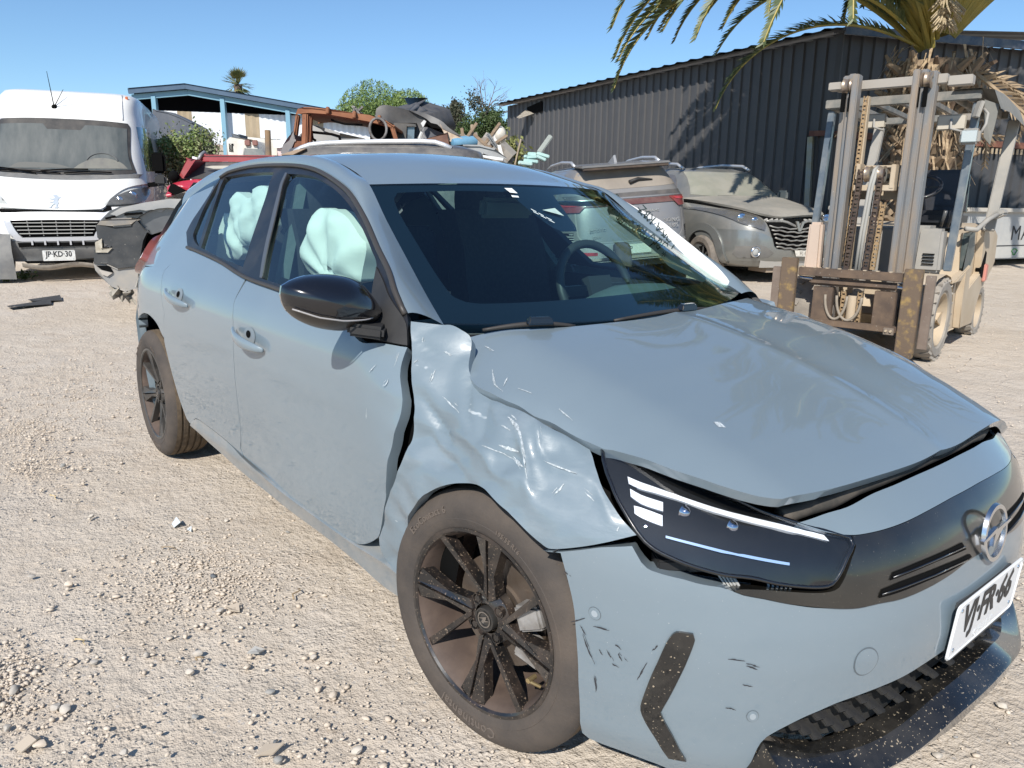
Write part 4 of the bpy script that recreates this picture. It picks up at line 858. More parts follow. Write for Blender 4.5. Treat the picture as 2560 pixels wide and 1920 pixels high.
# lamps
LENS = glass('lamp_lens', (.95, .97, 1.0), ior=1.42, haze=(.5, .52, .52), hazeamt=.012, hsc=40.)
DRL = mat('lamp_white', (.78, .79, .80), .35, spec=.6); STRIPB = mat('lamp_blue', (.30, .43, .66), .3, coat=.5)
LBLK = mat('lamp_black', (.003, .004, .006), .6, spec=.2)
def lamp(sf, fl, full_):
    o = panel('headlamp', DATA['lens'], sf, LBLK, car, res=.03, step=.015, off=-.012, flip=fl, rim=.03, label='cracked dark headlamp with white light bars' if full_ else None)
    panel('lamp_lens', DATA['lens'], sf, LENS, o, res=.02, step=.012, gap=.004, off=.004, flip=fl, rim=.012)
    for k in ('drl_top', 'drl_a', 'drl_b'): panel('light_bar', DATA[k], sf, DRL, o, res=.012, step=.012, off=-.006, flip=fl, rim=.01)
    panel('light_strip', DATA['strip'], sf, STRIPB, o, res=.012, step=.012, off=-.006, flip=fl, rim=.004)
    for ds, dz in DATA['proj']:
        q = sf(ds, dz)-np.array([.0, 0, 0]); mb = MB(); mb.lathe([(.001, .014), (.006, .013), (.011, .008), (.013, .002), (.016, 0)], 20, fn=lambda r, h, cc, ss: (q[0]-.035+h, q[1]+r*cc*(1)+.0, q[2]+r*ss)); mb.build('projector', mat('projector_glass', (.55, .55, .58), .08, 1.0), o, smooth=True)
    lo_ = resample(DATA['lens'], .02); loop = [sf(s, z)+np.array([.0, 0, 0]) for s, z in lo_]; mb = MB(); mb.tube(loop+[loop[0]], .0045, 6); mb.build('lamp_rim', GBLK, o, smooth=True)
    return o
lamp_n = lamp(near, True, True); lamp(far, False, False)
# broken brackets under the lamp
def hz(x, y): return None
mb = MB(); a = np.array((0.46, -0.632, 0.542)); mb.add([a, a+np.array([.10, .09, -.012]), a+np.array([.10, .09, -.045]), a+np.array([0, 0, -.045])], [(0, 1, 2, 3)]); mb.build('bumper_inner', mat('grey_foam', (.33, .33, .31), .8), car)
mb = MB(); p = np.array(Wsurf(*DATA['brk'][0]))-np.array([.03, -.02, .012])
for i in range(5): mb.bar(p+np.array([.004*i, .006*i, .02]), p+np.array([.03+.006*i, .02, -.028+.003*i]), .004, .003)
mb.build('broken_bracket', mat('raw_grey', (.42, .42, .40), .6), car)
mb = MB(); p = np.array(Wsurf(*DATA['brk'][1]))-np.array([.03, -.01, .012])
for i in range(6): mb.bar(p+np.array([.003*i, .010*i, .016]), p+np.array([.012+.004*i, .008*i-.01, -.012]), .004, .003)
mb.build('broken_bracket', MATS['raw_grey'], car)
mb = MB(); p = np.array(Wsurf(*DATA['brk'][3]))-np.array([.05, -.03, .005]); mb.box(p, (.05, .06, .022), rotz(-.6)); mb.box(p+np.array([.03, .05, -.006]), (.06, .06, .016), rotz(-.6)); mb.build('lamp_bracket', MBLK, car, bevel=.003)
# black blade insert, sensors, towing cap
panel('bumper_blade', DATA['fang'], near, GBLKD, bumper, res=.012, step=.012, off=.006, flip=True, rim=.012)
panel('bumper_blade', DATA['fang'], far, GBLKD, bumper, res=.03, step=.02, off=.006, rim=.012)
for i, (s, z) in enumerate(DATA['sensors']):
    r = (.0125, .0125, .028)[i]
    for sg in (1, -1):
        if i == 2 and sg < 0: continue
        ring = [(s*sg+r*1.0*math.cos(a), z+r*math.sin(a)) for a in np.linspace(0, 2*math.pi, 28, endpoint=False)]
        ring2 = [(s*sg+r*1.10*math.cos(a), z+r*1.10*math.sin(a)) for a in np.linspace(0, 2*math.pi, 28, endpoint=False)]
        o = panel('parking_sensor' if i < 2 else 'towing_cap', ring2, near, mat('seam_dark', (.10, .12, .135), .5), bumper, res=.01, raw=True, off=.0007, flip=True, rim=0)
        panel('sensor_face' if i < 2 else 'cap_face', ring, near, BUMP, o, res=.01, raw=True, off=.0016, flip=True, rim=.001)
        if i < 2: panel('sensor_eye', [(s*sg+r*.55*math.cos(a), z+r*.55*math.sin(a)) for a in np.linspace(0, 2*math.pi, 20, endpoint=False)], near, mat('sensor_edge', (.30, .34, .37), .4), o, res=.01, raw=True, off=.0026, flip=True, rim=.002)
# lower grille and lip
lt = [p for p in DATA['lip_top'] if p[0] > .02]; lc = [p for p in blow if p[0] < .58 and p[0] > .02]
lcs = [(0., lc[0][1])]+lc
go = lcs+[p for p in lt]+[(0., .238)]
go_full = lc+[lt[0]]+lt[1:]+[(0., .238)]+[(-s, z) for s, z in reversed(lt)]+[(-s, z) for s, z in reversed(lc)]+[(0., lc[0][1])]
grille = panel('lower_grille', go_full, near, mat('grille_grey', (.014, .014, .014), .7, c2=(.04, .037, .033), sc=14., spec=.3), car, res=.03, off=-.05, flip=True, rim=-.03)
tabm = None
for row in range(4):
    for i in range(-5, 10):
        s = .055*i+.027*(row % 2)
        zt = np.interp(abs(s), [p[0] for p in lcs], [p[1] for p in lcs]); zb = np.interp(abs(s), [0.]+sorted([p[0] for p in lt]), [.238]+[z for _, z in sorted(lt)])
        z = zt-.012-.024*row
        if z < zb+.012 or abs(s) > .50: continue
        q = Wsurf(s, z); mb = MB(); mb.box((0, 0, 0), (.042, .024, .007), None); 
        if tabm is None: tabm = mb.build('grille_tab', mat('tab_grey', (.022, .022, .023), .55, c2=(.045, .043, .04), sc=20.), grille, bevel=.002); o = tabm
        else: o = link('grille_tab', tabm.data, grille)
        o.location = (q[0]-.035, q[1], q[2]); o.rotation_euler = (0, .25, -.9*s)
def lipS(t, v): return None
la = resample(sorted([(0., .238)]+lt, key=lambda p: -p[0]), .03, closed=False)
lb = np.array(sorted([(0., .172)]+[p for p in DATA['lip_low'] if p[0] > .02], key=lambda p: -p[0]))
lowz = lambda s: np.interp(abs(s), [0, .16, .32, .39, .50, .60], [.172, .163, .141, .118, .10, .09])
rowsL = []
S_ = np.concatenate([[.605], la[:, 0], -la[::-1, 0][1:], [-.605]])
for s in S_:
    zt = np.interp(abs(s), np.r_[la[::-1, 0], .605], np.r_[la[::-1, 1], .165]); zl = lowz(s); q0 = Wsurf(s, zt); nrm = np.array([q0[0]+.35, q0[1]*.55, 0]); nrm /= np.linalg.norm(nrm)
    r_ = [q0-nrm*.05+np.array([0, 0, -.004]), q0+nrm*.0, q0+nrm*.040+np.array([0, 0, -.018]), q0+nrm*.046+np.array([0, 0, -.024]), q0*np.array([1, 1, 0])+nrm*.040+np.array([0, 0, zl+.012]), q0*np.array([1, 1, 0])+nrm*.030+np.array([0, 0, zl]), q0*np.array([1, 1, 0])-nrm*.10+np.array([0, 0, zl-.004])]
    rowsL.append(r_)
o = add_grid('bumper_lip', np.array(rowsL), GBLKD, car, False); o.data.set_sharp_from_angle(angle=math.radians(25))
# number plate with the registration
PLW = mat('plate_white', (.74, .75, .76), .35, coat=.3); INK = mat('plate_ink', (.02, .02, .022), .5)
def plate(parent, tl_, tr_, bl_, txt, w=.36, h=.13, size=.098, dirty=None, sp=1.0, country='CHILE', name='number_plate'):
    tl_, tr_, bl_ = map(Vector, (tl_, tr_, bl_)); ux = (tr_-tl_).normalized(); uz = (tl_-bl_); uz = (uz-ux*uz.dot(ux)).normalized(); n = ux.cross(uz); c = tl_+ux*(w/2)-uz*(h/2)
    f = lambda x, y, z: c+ux*x+uz*y+n*z
    r = .012; ol = []
    for cx, cy, a0 in ((w/2-r, h/2-r, 0), (-w/2+r, h/2-r, 90), (-w/2+r, -h/2+r, 180), (w/2-r, -h/2+r, 270)):
        for k in range(5): a = math.radians(a0+22.5*k); ol.append((cx+r*math.cos(a), cy+r*math.sin(a)))
    mb = MB(); mb.prism(ol, lambda a, b, t: f(a, b, t), -.002, .001); o = mb.build(name, dirty or PLW, parent)
    loop = [f(a*.985, b*.96, .001) for a, b in ol]; mb = MB(); mb.tube(loop+[loop[0]], .0022, 5); mb.build('plate_rim', dirty or PLW, o, smooth=True)
    text_mesh('plate_lettering', txt, size, INK, lambda x, y, z: f(x*.80*sp, y*.98+.014, z+.0018), o, ext=.0006, bold=.0028)
    text_mesh('plate_country', country, .026, mat('plate_relief', (.55, .56, .57), .4), lambda x, y, z: f(x*.9, y-.049, z+.0018), o, ext=.0006, spacing=1.9)
    for a in (-.155, .155):
        for b in (-.045, .048): mb = MB(); mb.lathe([(.0045, .001), (.004, .003), (.0, .0035)], 10, fn=lambda r_, hh, cc, ss: f(a+r_*cc, b+r_*ss, hh)); mb.build('plate_screw', CHROME, o)
    return o
ptl, ptr, pbl = (.800, -.180, .462), (.800, .180, .462), (.790, -.180, .335)
plate(car, (0.806, -0.18, 0.462), (0.806, 0.18, 0.466), (0.797, -0.18, 0.334), 'VJ·FR·66')
mb = MB(); pc = (Vector((0.806, -0.18, 0.462))+Vector((0.806, 0.18, 0.466)))/2; mb.box((pc.x-.014, 0, pc.z-.075), (.012, .30, .13)); mb.build('plate_holder', mat('holder_grey', (.06, .064, .068), .5), car, bevel=.004)
# emblem ring and bolt
em = MB(); ec = np.array((0.756, 0.0, 0.57)); ec[0] = .790; ec = np.array([.790, 0.012, .566]); rr = .058
em.lathe([(rr-.006, -.004), (rr-.005, .004), (rr+.004, .004), (rr+.006, -.004)], 40, fn=lambda r, h, c, s: (ec[0]+h-.10*r*s, ec[1]+r*c, ec[2]+r*s)); eo = em.build('emblem_ring', CHROME, car, smooth=True, angle=50)
bo_ = [(-.072, -.010), (-.016, -.004), (-.008, -.024), (.030, .006), (.018, .006), (.073, .012), (.012, .019), (.006, .004), (-.012, .007), (-.002, .007)]
bo_ = [(-.074, -.004), (.004, .006), (-.016, -.028), (.074, .004), (.074, .012), (.012, .006), (.030, .026), (-.074, .006)]
bo_ = [(-.075, -.006), (-.012, .003), (-.022, -.024), (.030, .004), (.075, .010), (.075, .016), (-.004, .010), (.0, .014), (-.075, .001)]
mb = MB(); mb.prism(bo_, lambda a, b, t: (ec[0]+t-.10*b, ec[1]+a, ec[2]+b), -.002, .006); mb.build('emblem_bolt', CHROME, eo)
# white scratches
def scratch(keys, sf, fl, parent, m, w0, nm, disp=None):
    V = []; F = []; rng = np.random.RandomState(5)
    for k in keys:
        P = resample(DATA[k], .006, closed=False, corner=170) if len(DATA[k]) > 2 else np.array([np.array(DATA[k][0])*(1-t)+np.array(DATA[k][1])*t for t in np.linspace(0, 1, 9)])
        for rep in range(3):
            o_ = rng.normal(0, .0035, 2) if rep else np.zeros(2); a, b = (0, len(P)) if rep == 0 else sorted(rng.randint(0, len(P)+1, 2))
            if b-a < 3: continue
            Q = P[a:b]+o_+np.cumsum(rng.normal(0, .0006, (b-a, 2)), 0); t = np.gradient(Q, axis=0); t /= np.linalg.norm(t, axis=1)[:, None]+1e-9; nrm = np.stack([-t[:, 1], t[:, 0]], 1)
            wd = w0*(1. if rep == 0 else .5)*np.sin(np.pi*np.linspace(.06, .94, len(Q)))*rng.uniform(.5, 1.5, len(Q))
            base = len(V); h = 1e-3
            for sgn in (-1, 1):
                R = Q+nrm*(wd*sgn)[:, None]; p = sf(R[:, 0], R[:, 1]); nn = np.cross(sf(R[:, 0]+h, R[:, 1])-sf(R[:, 0]-h, R[:, 1]), sf(R[:, 0], R[:, 1]+h)-sf(R[:, 0], R[:, 1]-h)); nn /= np.linalg.norm(nn, axis=1)[:, None]; nn = -nn if fl else nn
                dd = .0016+(disp(R[:, 0], R[:, 1]) if disp else 0.); V += list(p+nn*np.reshape(dd, (-1, 1)))
            n = len(Q)
            F += [(base+i, base+i+1, base+n+i+1, base+n+i) for i in range(n-1)]
    return stuff(mesh(nm, V, F, m, parent))
scratch(['scr_'+c for c in 'abcdeklmnouvwxyz'], near, True, fender, WHITEM, .0013, 'scrape_marks', dents)
scratch(['scr_a', 'scr_c', 'scr_x'], near, True, fender, WHITEM, .0030, 'scrape_marks', dents)
scratch(['hscr_'+c for c in 'fghij'], hoodS, False, bonnet, WHITEM, .0013, 'scrape_marks', hood_disp)
scratch(['scr_'+c for c in 'pqrs'], near, True, door_f, WHITEM, .0009, 'scrape_marks', dents)
scratch([k for k in DATA if k.startswith('scb_')], near, True, bumper, mat('scrape_dark', (.03, .03, .035), .8), .0014, 'scrape_marks')
# ---- wheels
SPK = mat('spoke_black', (.012, .011, .011), .28, coat=.6, c2=(.055, .04, .032), sc=14., lo=.45, hi=.7, speck=(.20, .15, .11), spsc=190., spth=.64, coatr=.06)
DUSTB = mat('brake_dust', (.075, .052, .042), .75, c2=(.12, .085, .066), sc=9.)
TYRE = mat('tyre', (.060, .052, .047), .8, c2=(.115, .092, .075), sc=6., lo=.35, hi=.72, spec=.3, bump=.3, bsc=120.)
TREAD = mat('tyre_tread', (.10, .078, .058), .9, c2=(.15, .115, .08), sc=30., spec=.2)
def make_wheel(detail, steer=0., rot=0., cham=0., spoke_m=None, dust=None):
    spoke_m = spoke_m or SPK; dust = dust or DUSTB
    fn = lambda r, h, c, s: (r*s, h, r*c)
    mb = MB(); mb.lathe([(.222, -.082), (.222, -.090), (.217, -.092), (.212, -.088), (.204, -.070), (.197, -.03), (.192, .08)], 72, fn); w = mb.build('wheel', dust, car, smooth=True, angle=40)
    mb = MB(); mb.lathe([(.224, -.0905), (.2235, -.0945), (.2155, -.095), (.2105, -.090)], 72, fn); mb.build('rim_lip', spoke_m, w, smooth=True, angle=30)
    prof = [(.212, -.080), (.221, -.092), (.232, -.0965), (.246, -.0985), (.247, -.0975), (.262, -.0985), (.278, -.0965), (.292, -.0905), (.300, -.084), (.305, -.078)]
    tr = [(.309, -.070)]
    for g in (-.046, -.016, .016, .046): tr += [(.311, g-.0055), (.303, g-.004), (.303, g+.004), (.311, g+.0055)]
    tr += [(.309, .070)]
    mb = MB(); mb.lathe(prof+[(.309, -.070)], 96, fn); t = mb.build('tyre', TYRE, w, smooth=True, angle=35)
    mb = MB(); mb.lathe(tr+[(.300, .088), (.27, .098), (.22, .088)], 96, fn)
    for i in range(80):
        a = 2*math.pi*i/80
        for y0, y1, sk in ((-.078, -.052, .01), (-.04, -.022, -.008), (.022, .04, .008), (.052, .078, -.01)):
            r0 = .3040 if abs(y0) > .07 else .3098; r1 = .3040 if abs(y1) > .07 else .3098
            mb.bar((r0*math.sin(a), y0, r0*math.cos(a)), (r1*math.sin(a+sk*3), y1, r1*math.cos(a+sk*3)), .0025, .0025)
    mb.build('tread', TREAD, w, smooth=True, angle=35)
    if detail:
        lm = mat('tyre_lettering', (.13, .105, .088), .75)
        def arc(th, R): return lambda x, y, z: ((R+y)*math.sin(th+x/R), -.0990-z-.0006*0, (R+y)*math.cos(th+x/R))
        text_mesh('tyre_lettering', 'Continental', .036, lm, arc(math.radians(186)-0.0, .262), t, ext=.0012, spacing=1.05)
        text_mesh('tyre_lettering', 'EcoContact 6', .025, lm, arc(math.radians(-38), .268), t, ext=.0012, spacing=1.1)
        text_mesh('tyre_lettering', '195/55 R16', .016, lm, arc(math.radians(22), .250), t, ext=.001)
    # four wide and four slim spokes
    def polar(u, r, a): return (r*math.sin(a)+u*math.cos(a), r*math.cos(a)-u*math.sin(a))
    for k in range(4):
        a = math.radians(90*k)+rot
        for sgn in (-1, 1):
            pl_ = [(.002*sgn, .045), (.020*sgn, .060), (.014*sgn, .12), (.040*sgn, .208), (.004*sgn, .214)]
            if sgn < 0: pl_ = pl_[::-1]
            P = []; n = len(pl_)
            for tt in (0, 1):
                for u, r in pl_:
                    x, z = polar(u, r, a); yy = -.060-.026*(r-.045)/.17-(.006 if abs(u) < .006 else 0)+.0*tt; P.append((x, yy+(.03 if tt else 0), z))
            o = mesh('spoke', P, [tuple(range(n))[::-1], tuple(range(n, 2*n))]+[(i, (i+1) % n, (i+1) % n+n, i+n) for i in range(n)], spoke_m, w)
        b = a-math.radians(43)
        pA = [polar(-.006, .052, a-.25), polar(.008, .050, a-.25), polar(.0095, .212, b), polar(-.0095, .212, b)]; P = []
        for tt in (0, 1):
            for i, (x, z) in enumerate(pA): r = math.hypot(x, z); P.append((x, -.062-.024*(r-.05)/.16+(.028 if tt else 0), z))
        o = mesh('spoke', P, [(3, 2, 1, 0), (4, 5, 6, 7)]+[(i, (i+1) % 4, (i+1) % 4+4, i+4) for i in range(4)], spoke_m, w)
    mb = MB(); mb.lathe([(.066, -.030), (.064, -.052), (.050, -.060), (.036, -.064)], 32, fn); mb.build('hub', spoke_m, w, smooth=True, angle=40)
    mb = MB(); mb.lathe([(.0, -.070), (.024, -.070), (.0245, -.073), (.028, -.073), (.0295, -.068), (.030, -.058)], 32, fn); hc = mb.build('hub_cap', mat('cap_black', (.03, .028, .026), .4, coat=.4), w, smooth=True, angle=30)
    mb = MB(); mb.lathe([(.0165, -.0715), (.0165, -.0735), (.0195, -.0735), (.0195, -.0715)], 28, fn); mb.prism([(-.019, -.002), (-.004, .001), (-.008, -.010), (.019, .002), (.004, -.001), (.008, .010)], lambda u, v, q: (u, -.0705-q, v), 0, .0025); mb.build('cap_emblem', mat('cap_metal', (.45, .43, .41), .3, 1.), hc)
    for k in range(4):
        a = math.radians(90*k+45)+rot; c = (.049*math.sin(a), .049*math.cos(a)); mb = MB()
        mb.lathe([(.012, -.0655), (.0135, -.066), (.0135, -.056)], 16, lambda r, h, cc, ss: (c[0]+r*cc, h, c[1]+r*ss)); mb.lathe([(.0, -.064), (.0085, -.064), (.0095, -.060), (.0095, -.05)], 6, lambda r, h, cc, ss: (c[0]+r*cc, h, c[1]+r*ss)); mb.build('wheel_nut', VOID if not detail else spoke_m, w)
    mb = MB(); mb.lathe([(.0, -.012), (.070, -.020), (.072, -.012), (.135, -.012), (.135, .012)], 48, fn); mb.build('brake_disc', mat('disc_rust', (.16, .13, .11), .45, .6, c2=(.10, .07, .05), sc=12., dust=.3), w, smooth=True, angle=30)
    mb = MB()
    for a0 in (70, 108):
        a = math.radians(a0); mb.box((.128*math.sin(a), -.038, .128*math.cos(a)), (.062, .05, .070), Matrix.Rotation(a, 3, 'Y'), (.85, .8))
    mb.build('brake_caliper', mat('caliper', (.42, .41, .40), .5, .5, c2=(.25, .23, .21), sc=20.), w, bevel=.006)
    mb = MB(); mb.lathe([(.0, -.085), (.006, -.085), (.006, -.06)], 10, lambda r, h, cc, ss: (.165*math.sin(2.2)+r*cc, h+.015, .165*math.cos(2.2)+r*ss)); mb.tube([(.165*math.sin(2.2), -.068, .165*math.cos(2.2)), (.190*math.sin(2.2), -.05, .190*math.cos(2.2))], .004, 8); mb.build('valve', mat('brass', (.55, .42, .22), .4, .8), w)
    return w
wf = make_wheel(True, rot=.12); wf.location = ((0.044, -0.8, 0.313)[0], -.735, .311); wf.rotation_euler = (0, .0, math.radians(8.5))
rh = (-2.631, -0.8, 0.291)
wr = make_wheel(True, rot=-.20, spoke_m=mat('spoke_grey', (.040, .038, .036), .45, coat=.2, c2=(.075, .066, .058), sc=9.)); wr.location = (rh[0]+.045, -.745, .311)
for x in (wf.location.x, rh[0]+.045):
    w2 = make_wheel(False); w2.location = (x, .745, .311); w2.rotation_euler = (0, 0, math.pi)
# ---- cabin
CLOTH = mat('dark_cloth', (.018, .020, .026), .9, c2=(.028, .03, .036), sc=60.); CLOTH2 = mat('dash_plastic', (.085, .115, .115), .75, c2=(.105, .135, .135), sc=30.)
def seat(x, y, nm='front_seat'):
    s = MB()
    prof = [(-.05, 0), (.02, .05), (.03, .25), (-.02, .50), (-.10, .66)]
    P = []
    for i, (dx, dz) in enumerate(prof):
        for k in np.linspace(-1, 1, 9):
            w = .245*(1-.10*(i/4)); P.append((x+dx-.045*abs(k)**3*-1, y+k*w, .55+dz))
    s.grid(P, 5, 9)
    P2 = [(p[0]-.13, p[1], p[2]) for p in P]; s.grid(P2, 5, 9)
    for i in range(4):
        for j in (0, 8): s.add([P[i*9+j], P[(i+1)*9+j], P2[(i+1)*9+j], P2[i*9+j]], [(0, 1, 2, 3)])
    s.add([P[36+j] for j in range(9)]+[P2[36+j] for j in range(9)], [(j, j+1, j+10, j+9) for j in range(8)])
    o = s.build(nm, CLOTH, car, smooth=True, angle=50)
    h = MB(); P = []
    for i, t in enumerate(np.linspace(0, math.pi, 11)):
        for j in range(16):
            a = 2*math.pi*j/16; sx = math.copysign(abs(math.cos(a))**.6, math.cos(a)); sy = math.copysign(abs(math.sin(a))**.6, math.sin(a)); r = math.sin(t)**.5
            P.append((x-.155+.055*r*sx, y+.135*r*sy, 1.255-.0+.095*math.copysign(abs(math.cos(t))**.7, math.cos(t))))
    h.add(P, [(i*16+j, i*16+(j+1) % 16, (i+1)*16+(j+1) % 16, (i+1)*16+j) for i in range(10) for j in range(16)]); h.build('headrest', CLOTH, o, smooth=True)
    c = MB(); c.box((x+.27, y, .52), (.55, .50, .16)); c.build('seat_cushion', CLOTH, o, bevel=.04)
seat(-1.36, -.36); seat(-1.36, .36)
mb = MB(); mb.box((-2.25, 0, .80), (.16, 1.2, .62), Matrix.Rotation(-.25, 3, 'Y')); mb.box((-1.98, 0, .50), (.5, 1.2, .16)); mb.build('rear_seat', CLOTH, car, bevel=.03)
P = []
for x, z in ((-.17, .895), (-.30, .905), (-.52, .915), (-.60, .905), (-.66, .84), (-.66, .60)):
    for y in np.linspace(-.66, .66, 15):
        bz = .055*math.exp(-((y-.36)/.20)**4)*(1 if x < -.4 else .3 if x < -.25 else 0); P.append((x+.0*y, y*(.98 if x < -.25 else .92), z+bz-.01*abs(y)))
mb = MB(); mb.grid(P, 6, 15); mb.build('dashboard', CLOTH2, car, smooth=True, angle=50)
sw = MB(); cc = Vector((-.78, .37, .92)); R = Matrix.Rotation(-.40, 3, 'Y'); sw.tube([cc+R @ Vector((0, .185*math.cos(a), .185*math.sin(a))) for a in np.linspace(0, 2*math.pi, 33)], .017, 10, cap=False)
sw.box(cc+Vector((.01, 0, 0)), (.04, .12, .10), R); sw.bar(cc+R @ Vector((0, -.18, 0)), cc+R @ Vector((0, .18, 0)), .02, .04); sw.build('steering_wheel', mat('wheel_leather', (.035, .037, .04), .5), car, smooth=True, angle=50)
rm = MB(); rm.box((-.86, -.02, 1.225), (.04, .235, .072), Matrix.Rotation(.2, 3, 'Y')); o = rm.build('rear_view_mirror', mat('mirror_grey', (.07, .08, .08), .5), car, bevel=.014)
rm = MB(); rm.bar((-.86, .0, 1.24), (-.90, .02, 1.29), .03, .03); rm.box((-.93, .03, 1.288), (.12, .14, .03)); rm.build('mirror_mount', MBLK, o, bevel=.01)
mb = MB(); mb.box((-1.2, 0, .34), (2.6, 1.3, .06)); mb.build('cabin_floor', CLOTH, car)
rl = MB(); rl.grid((ROOF[3:, 2:-2]-np.array([0, 0, .035])).reshape(-1, 3).tolist(), ROOF.shape[0]-3, ROOF.shape[1]-4); rl.build('headlining', mat('headlining', (.30, .31, .30), .9), car, smooth=True)
for sg in (-1, 1):
    dt = MB(); dt.grid([(x, sg*(y), z) for x in np.linspace(-.45, -2.2, 8) for y, z in ((.72, .93), (.70, .80), (.74, .45))], 8, 3); dt.build('door_lining', CLOTH, car)
    bp = MB(); bp.bar((-1.36, sg*.66, .95), (-1.56, sg*.47, 1.33), .08, .03, (0, 1, 0)); bp.build('inner_pillar', CLOTH2, car)
# ---- airbags
BAG = mat('airbag_cloth', (.80, .79, .76), .85, c2=(.74, .73, .70), sc=5., spec=.15)
def bag(P3, nm, depth, label, nrm=(0, -1, 0), seed=0, amp=.010):
    """cushion of limp cloth: outline in space, inflated with folds"""
    P3 = np.array(P3); n_ = np.array(nrm, float); n_ /= np.linalg.norm(n_)
    up = np.array([0, 0, 1.]); up = up-n_*(up@n_); up /= np.linalg.norm(up); ax = np.cross(up, n_); c = P3.mean(0)
    q = np.stack([(P3-c)@ax, (P3-c)@up], 1); ol = resample(q, .012); rng = np.random.RandomState(seed); ph = rng.uniform(0, 6, 8)
    def sf(a, b):
        a = np.asarray(a, float); b = np.asarray(b, float); P = np.stack([a, b], -1).reshape(-1, 2)
        dd = np.min(np.sum((P[:, None]-ol[None])**2, 2), 1)**.5; dd = dd.reshape(a.shape)
        bul = depth*np.minimum(1, dd/.07)**.6
        ang = np.arctan2(b-ol[:, 1].min()-.02, a-ol[:, 0].mean())
        w = amp*(np.sin(9*ang+ph[0])*.8+np.sin(31*a+11*b+ph[1])*.5+np.sin(22*b-17*a+ph[2])*.5+.9*np.abs(np.sin(14*a+9*np.sin(6*b+ph[3])+ph[4])))*np.minimum(1, dd/.03)
        return c+a[..., None]*ax+b[..., None]*up+(bul+w)[..., None]*n_
    return panel(nm, ol, sf, BAG, car, res=.016, raw=True, rim=.05, label=label)
def WY(pts, y): return None
bag([(-1.342, -0.575, 1.019), (-1.35, -0.575, 1.052), (-1.328, -0.575, 1.107), (-1.291, -0.575, 1.155), (-1.248, -0.575, 1.195), (-1.19, -0.575, 1.216), (-1.15, -0.575, 1.212), (-1.114, -0.575, 1.214), (-1.06, -0.575, 1.207), (-1.001, -0.575, 1.19), (-0.958, -0.575, 1.164), (-0.916, -0.575, 1.133), (-0.877, -0.575, 1.115), (-0.875, -0.575, 1.091), (-0.904, -0.575, 1.027), (-0.919, -0.575, 0.987), (-1.11, -0.575, 0.957), (-1.256, -0.575, 0.974), (-1.325, -0.575, 0.993)], 'side_airbag', .028, 'large deployed white airbag behind the front door glass', seed=1)
bag([(-2.277, -0.55, 1.015), (-2.274, -0.55, 1.057), (-2.244, -0.55, 1.109), (-2.159, -0.55, 1.169), (-2.119, -0.55, 1.25), (-2.057, -0.55, 1.272), (-2.003, -0.55, 1.264), (-1.93, -0.55, 1.247), (-1.865, -0.55, 1.257), (-1.877, -0.55, 1.281), (-1.798, -0.55, 1.295), (-1.72, -0.55, 1.289), (-1.652, -0.55, 1.244), (-1.696, -0.55, 1.135), (-1.815, -0.55, 1.07), (-2.033, -0.55, 1.044), (-2.04, -0.55, 1.007), (-2.115, -0.55, 0.978), (-2.246, -0.55, 0.987)], 'curtain_airbag', .022, 'drooping white curtain airbag behind the rear door glass', seed=2)
bag([(-2.296, -0.56, 0.997), (-2.341, -0.56, 1.05), (-2.321, -0.56, 1.081), (-2.2, -0.56, 1.181), (-2.18, -0.56, 1.161), (-2.247, -0.56, 1.076)], 'airbag_strap', .01, 'narrow airbag strap hanging in the rear window', seed=4, amp=.004)
fb = bag([(-0.973, 0.615, 1.239), (-0.966, 0.615, 1.25), (-0.936, 0.615, 1.261), (-0.884, 0.615, 1.24), (-0.808, 0.615, 1.212), (-0.721, 0.615, 1.179), (-0.64, 0.615, 1.133), (-0.549, 0.615, 1.082), (-0.46, 0.615, 1.03), (-0.4, 0.615, 0.985), (-0.371, 0.615, 0.954), (-0.454, 0.615, 0.959), (-0.518, 0.615, 0.975), (-0.635, 0.615, 1.011), (-0.684, 0.615, 1.05), (-0.752, 0.615, 1.086), (-0.852, 0.615, 1.135), (-0.957, 0.615, 1.191), (-0.977, 0.615, 1.217)], 'curtain_airbag', .012, 'far curtain airbag covered in black handwriting', seed=6, amp=.004)
mb = MB(); P = [(-1.297, 0.6, 1.247), (-1.22, 0.6, 1.244), (-1.106, 0.6, 1.243), (-0.977, 0.6, 1.244)]; mb.tube([tuple(p) for p in P], [.004, .011, .011, .010], 10); mb.build('rolled_airbag', BAG, car, smooth=True)
HAND = mat('marker_ink', (.03, .05, .05), .7)
def scrawl(txt, a, b, size):
    a, b = Vector(a), Vector(b); ux = (b-a); l = ux.length; ux.normalize(); n = Vector((0, -1, 0)); uz = n.cross(ux)*-1
    uz = Vector((-ux.z, 0, ux.x)) if True else uz
    if uz.x < 0 and False: uz = -uz
    rng = np.random.RandomState(len(txt)); 
    text_mesh('handwriting', txt, size, HAND, lambda x, y, z: a+ux*(x+.003*math.sin(40*x))+uz*(y+.004*math.sin(27*x))+n*(.006+.0*z), fb, res=1, align='LEFT', shear=.15)
scrawl('* PARA KBZ', (-0.567, 0.6, 1.056), (-0.708, 0.6, 1.179), .052)
scrawl('* PPU KBZ', (-0.622, 0.6, 1.053), (-0.77, 0.6, 1.195), .054)
scrawl('1 1 LANE', (-0.692, 0.6, 1.082), (-0.829, 0.6, 1.212), .050)
scrawl('POWING', (-0.785, 0.6, 1.138), (-0.869, 0.6, 1.225), .046)
scrawl('FR-66', (-0.86, 0.6, 1.166), (-0.915, 0.6, 1.232), .048)
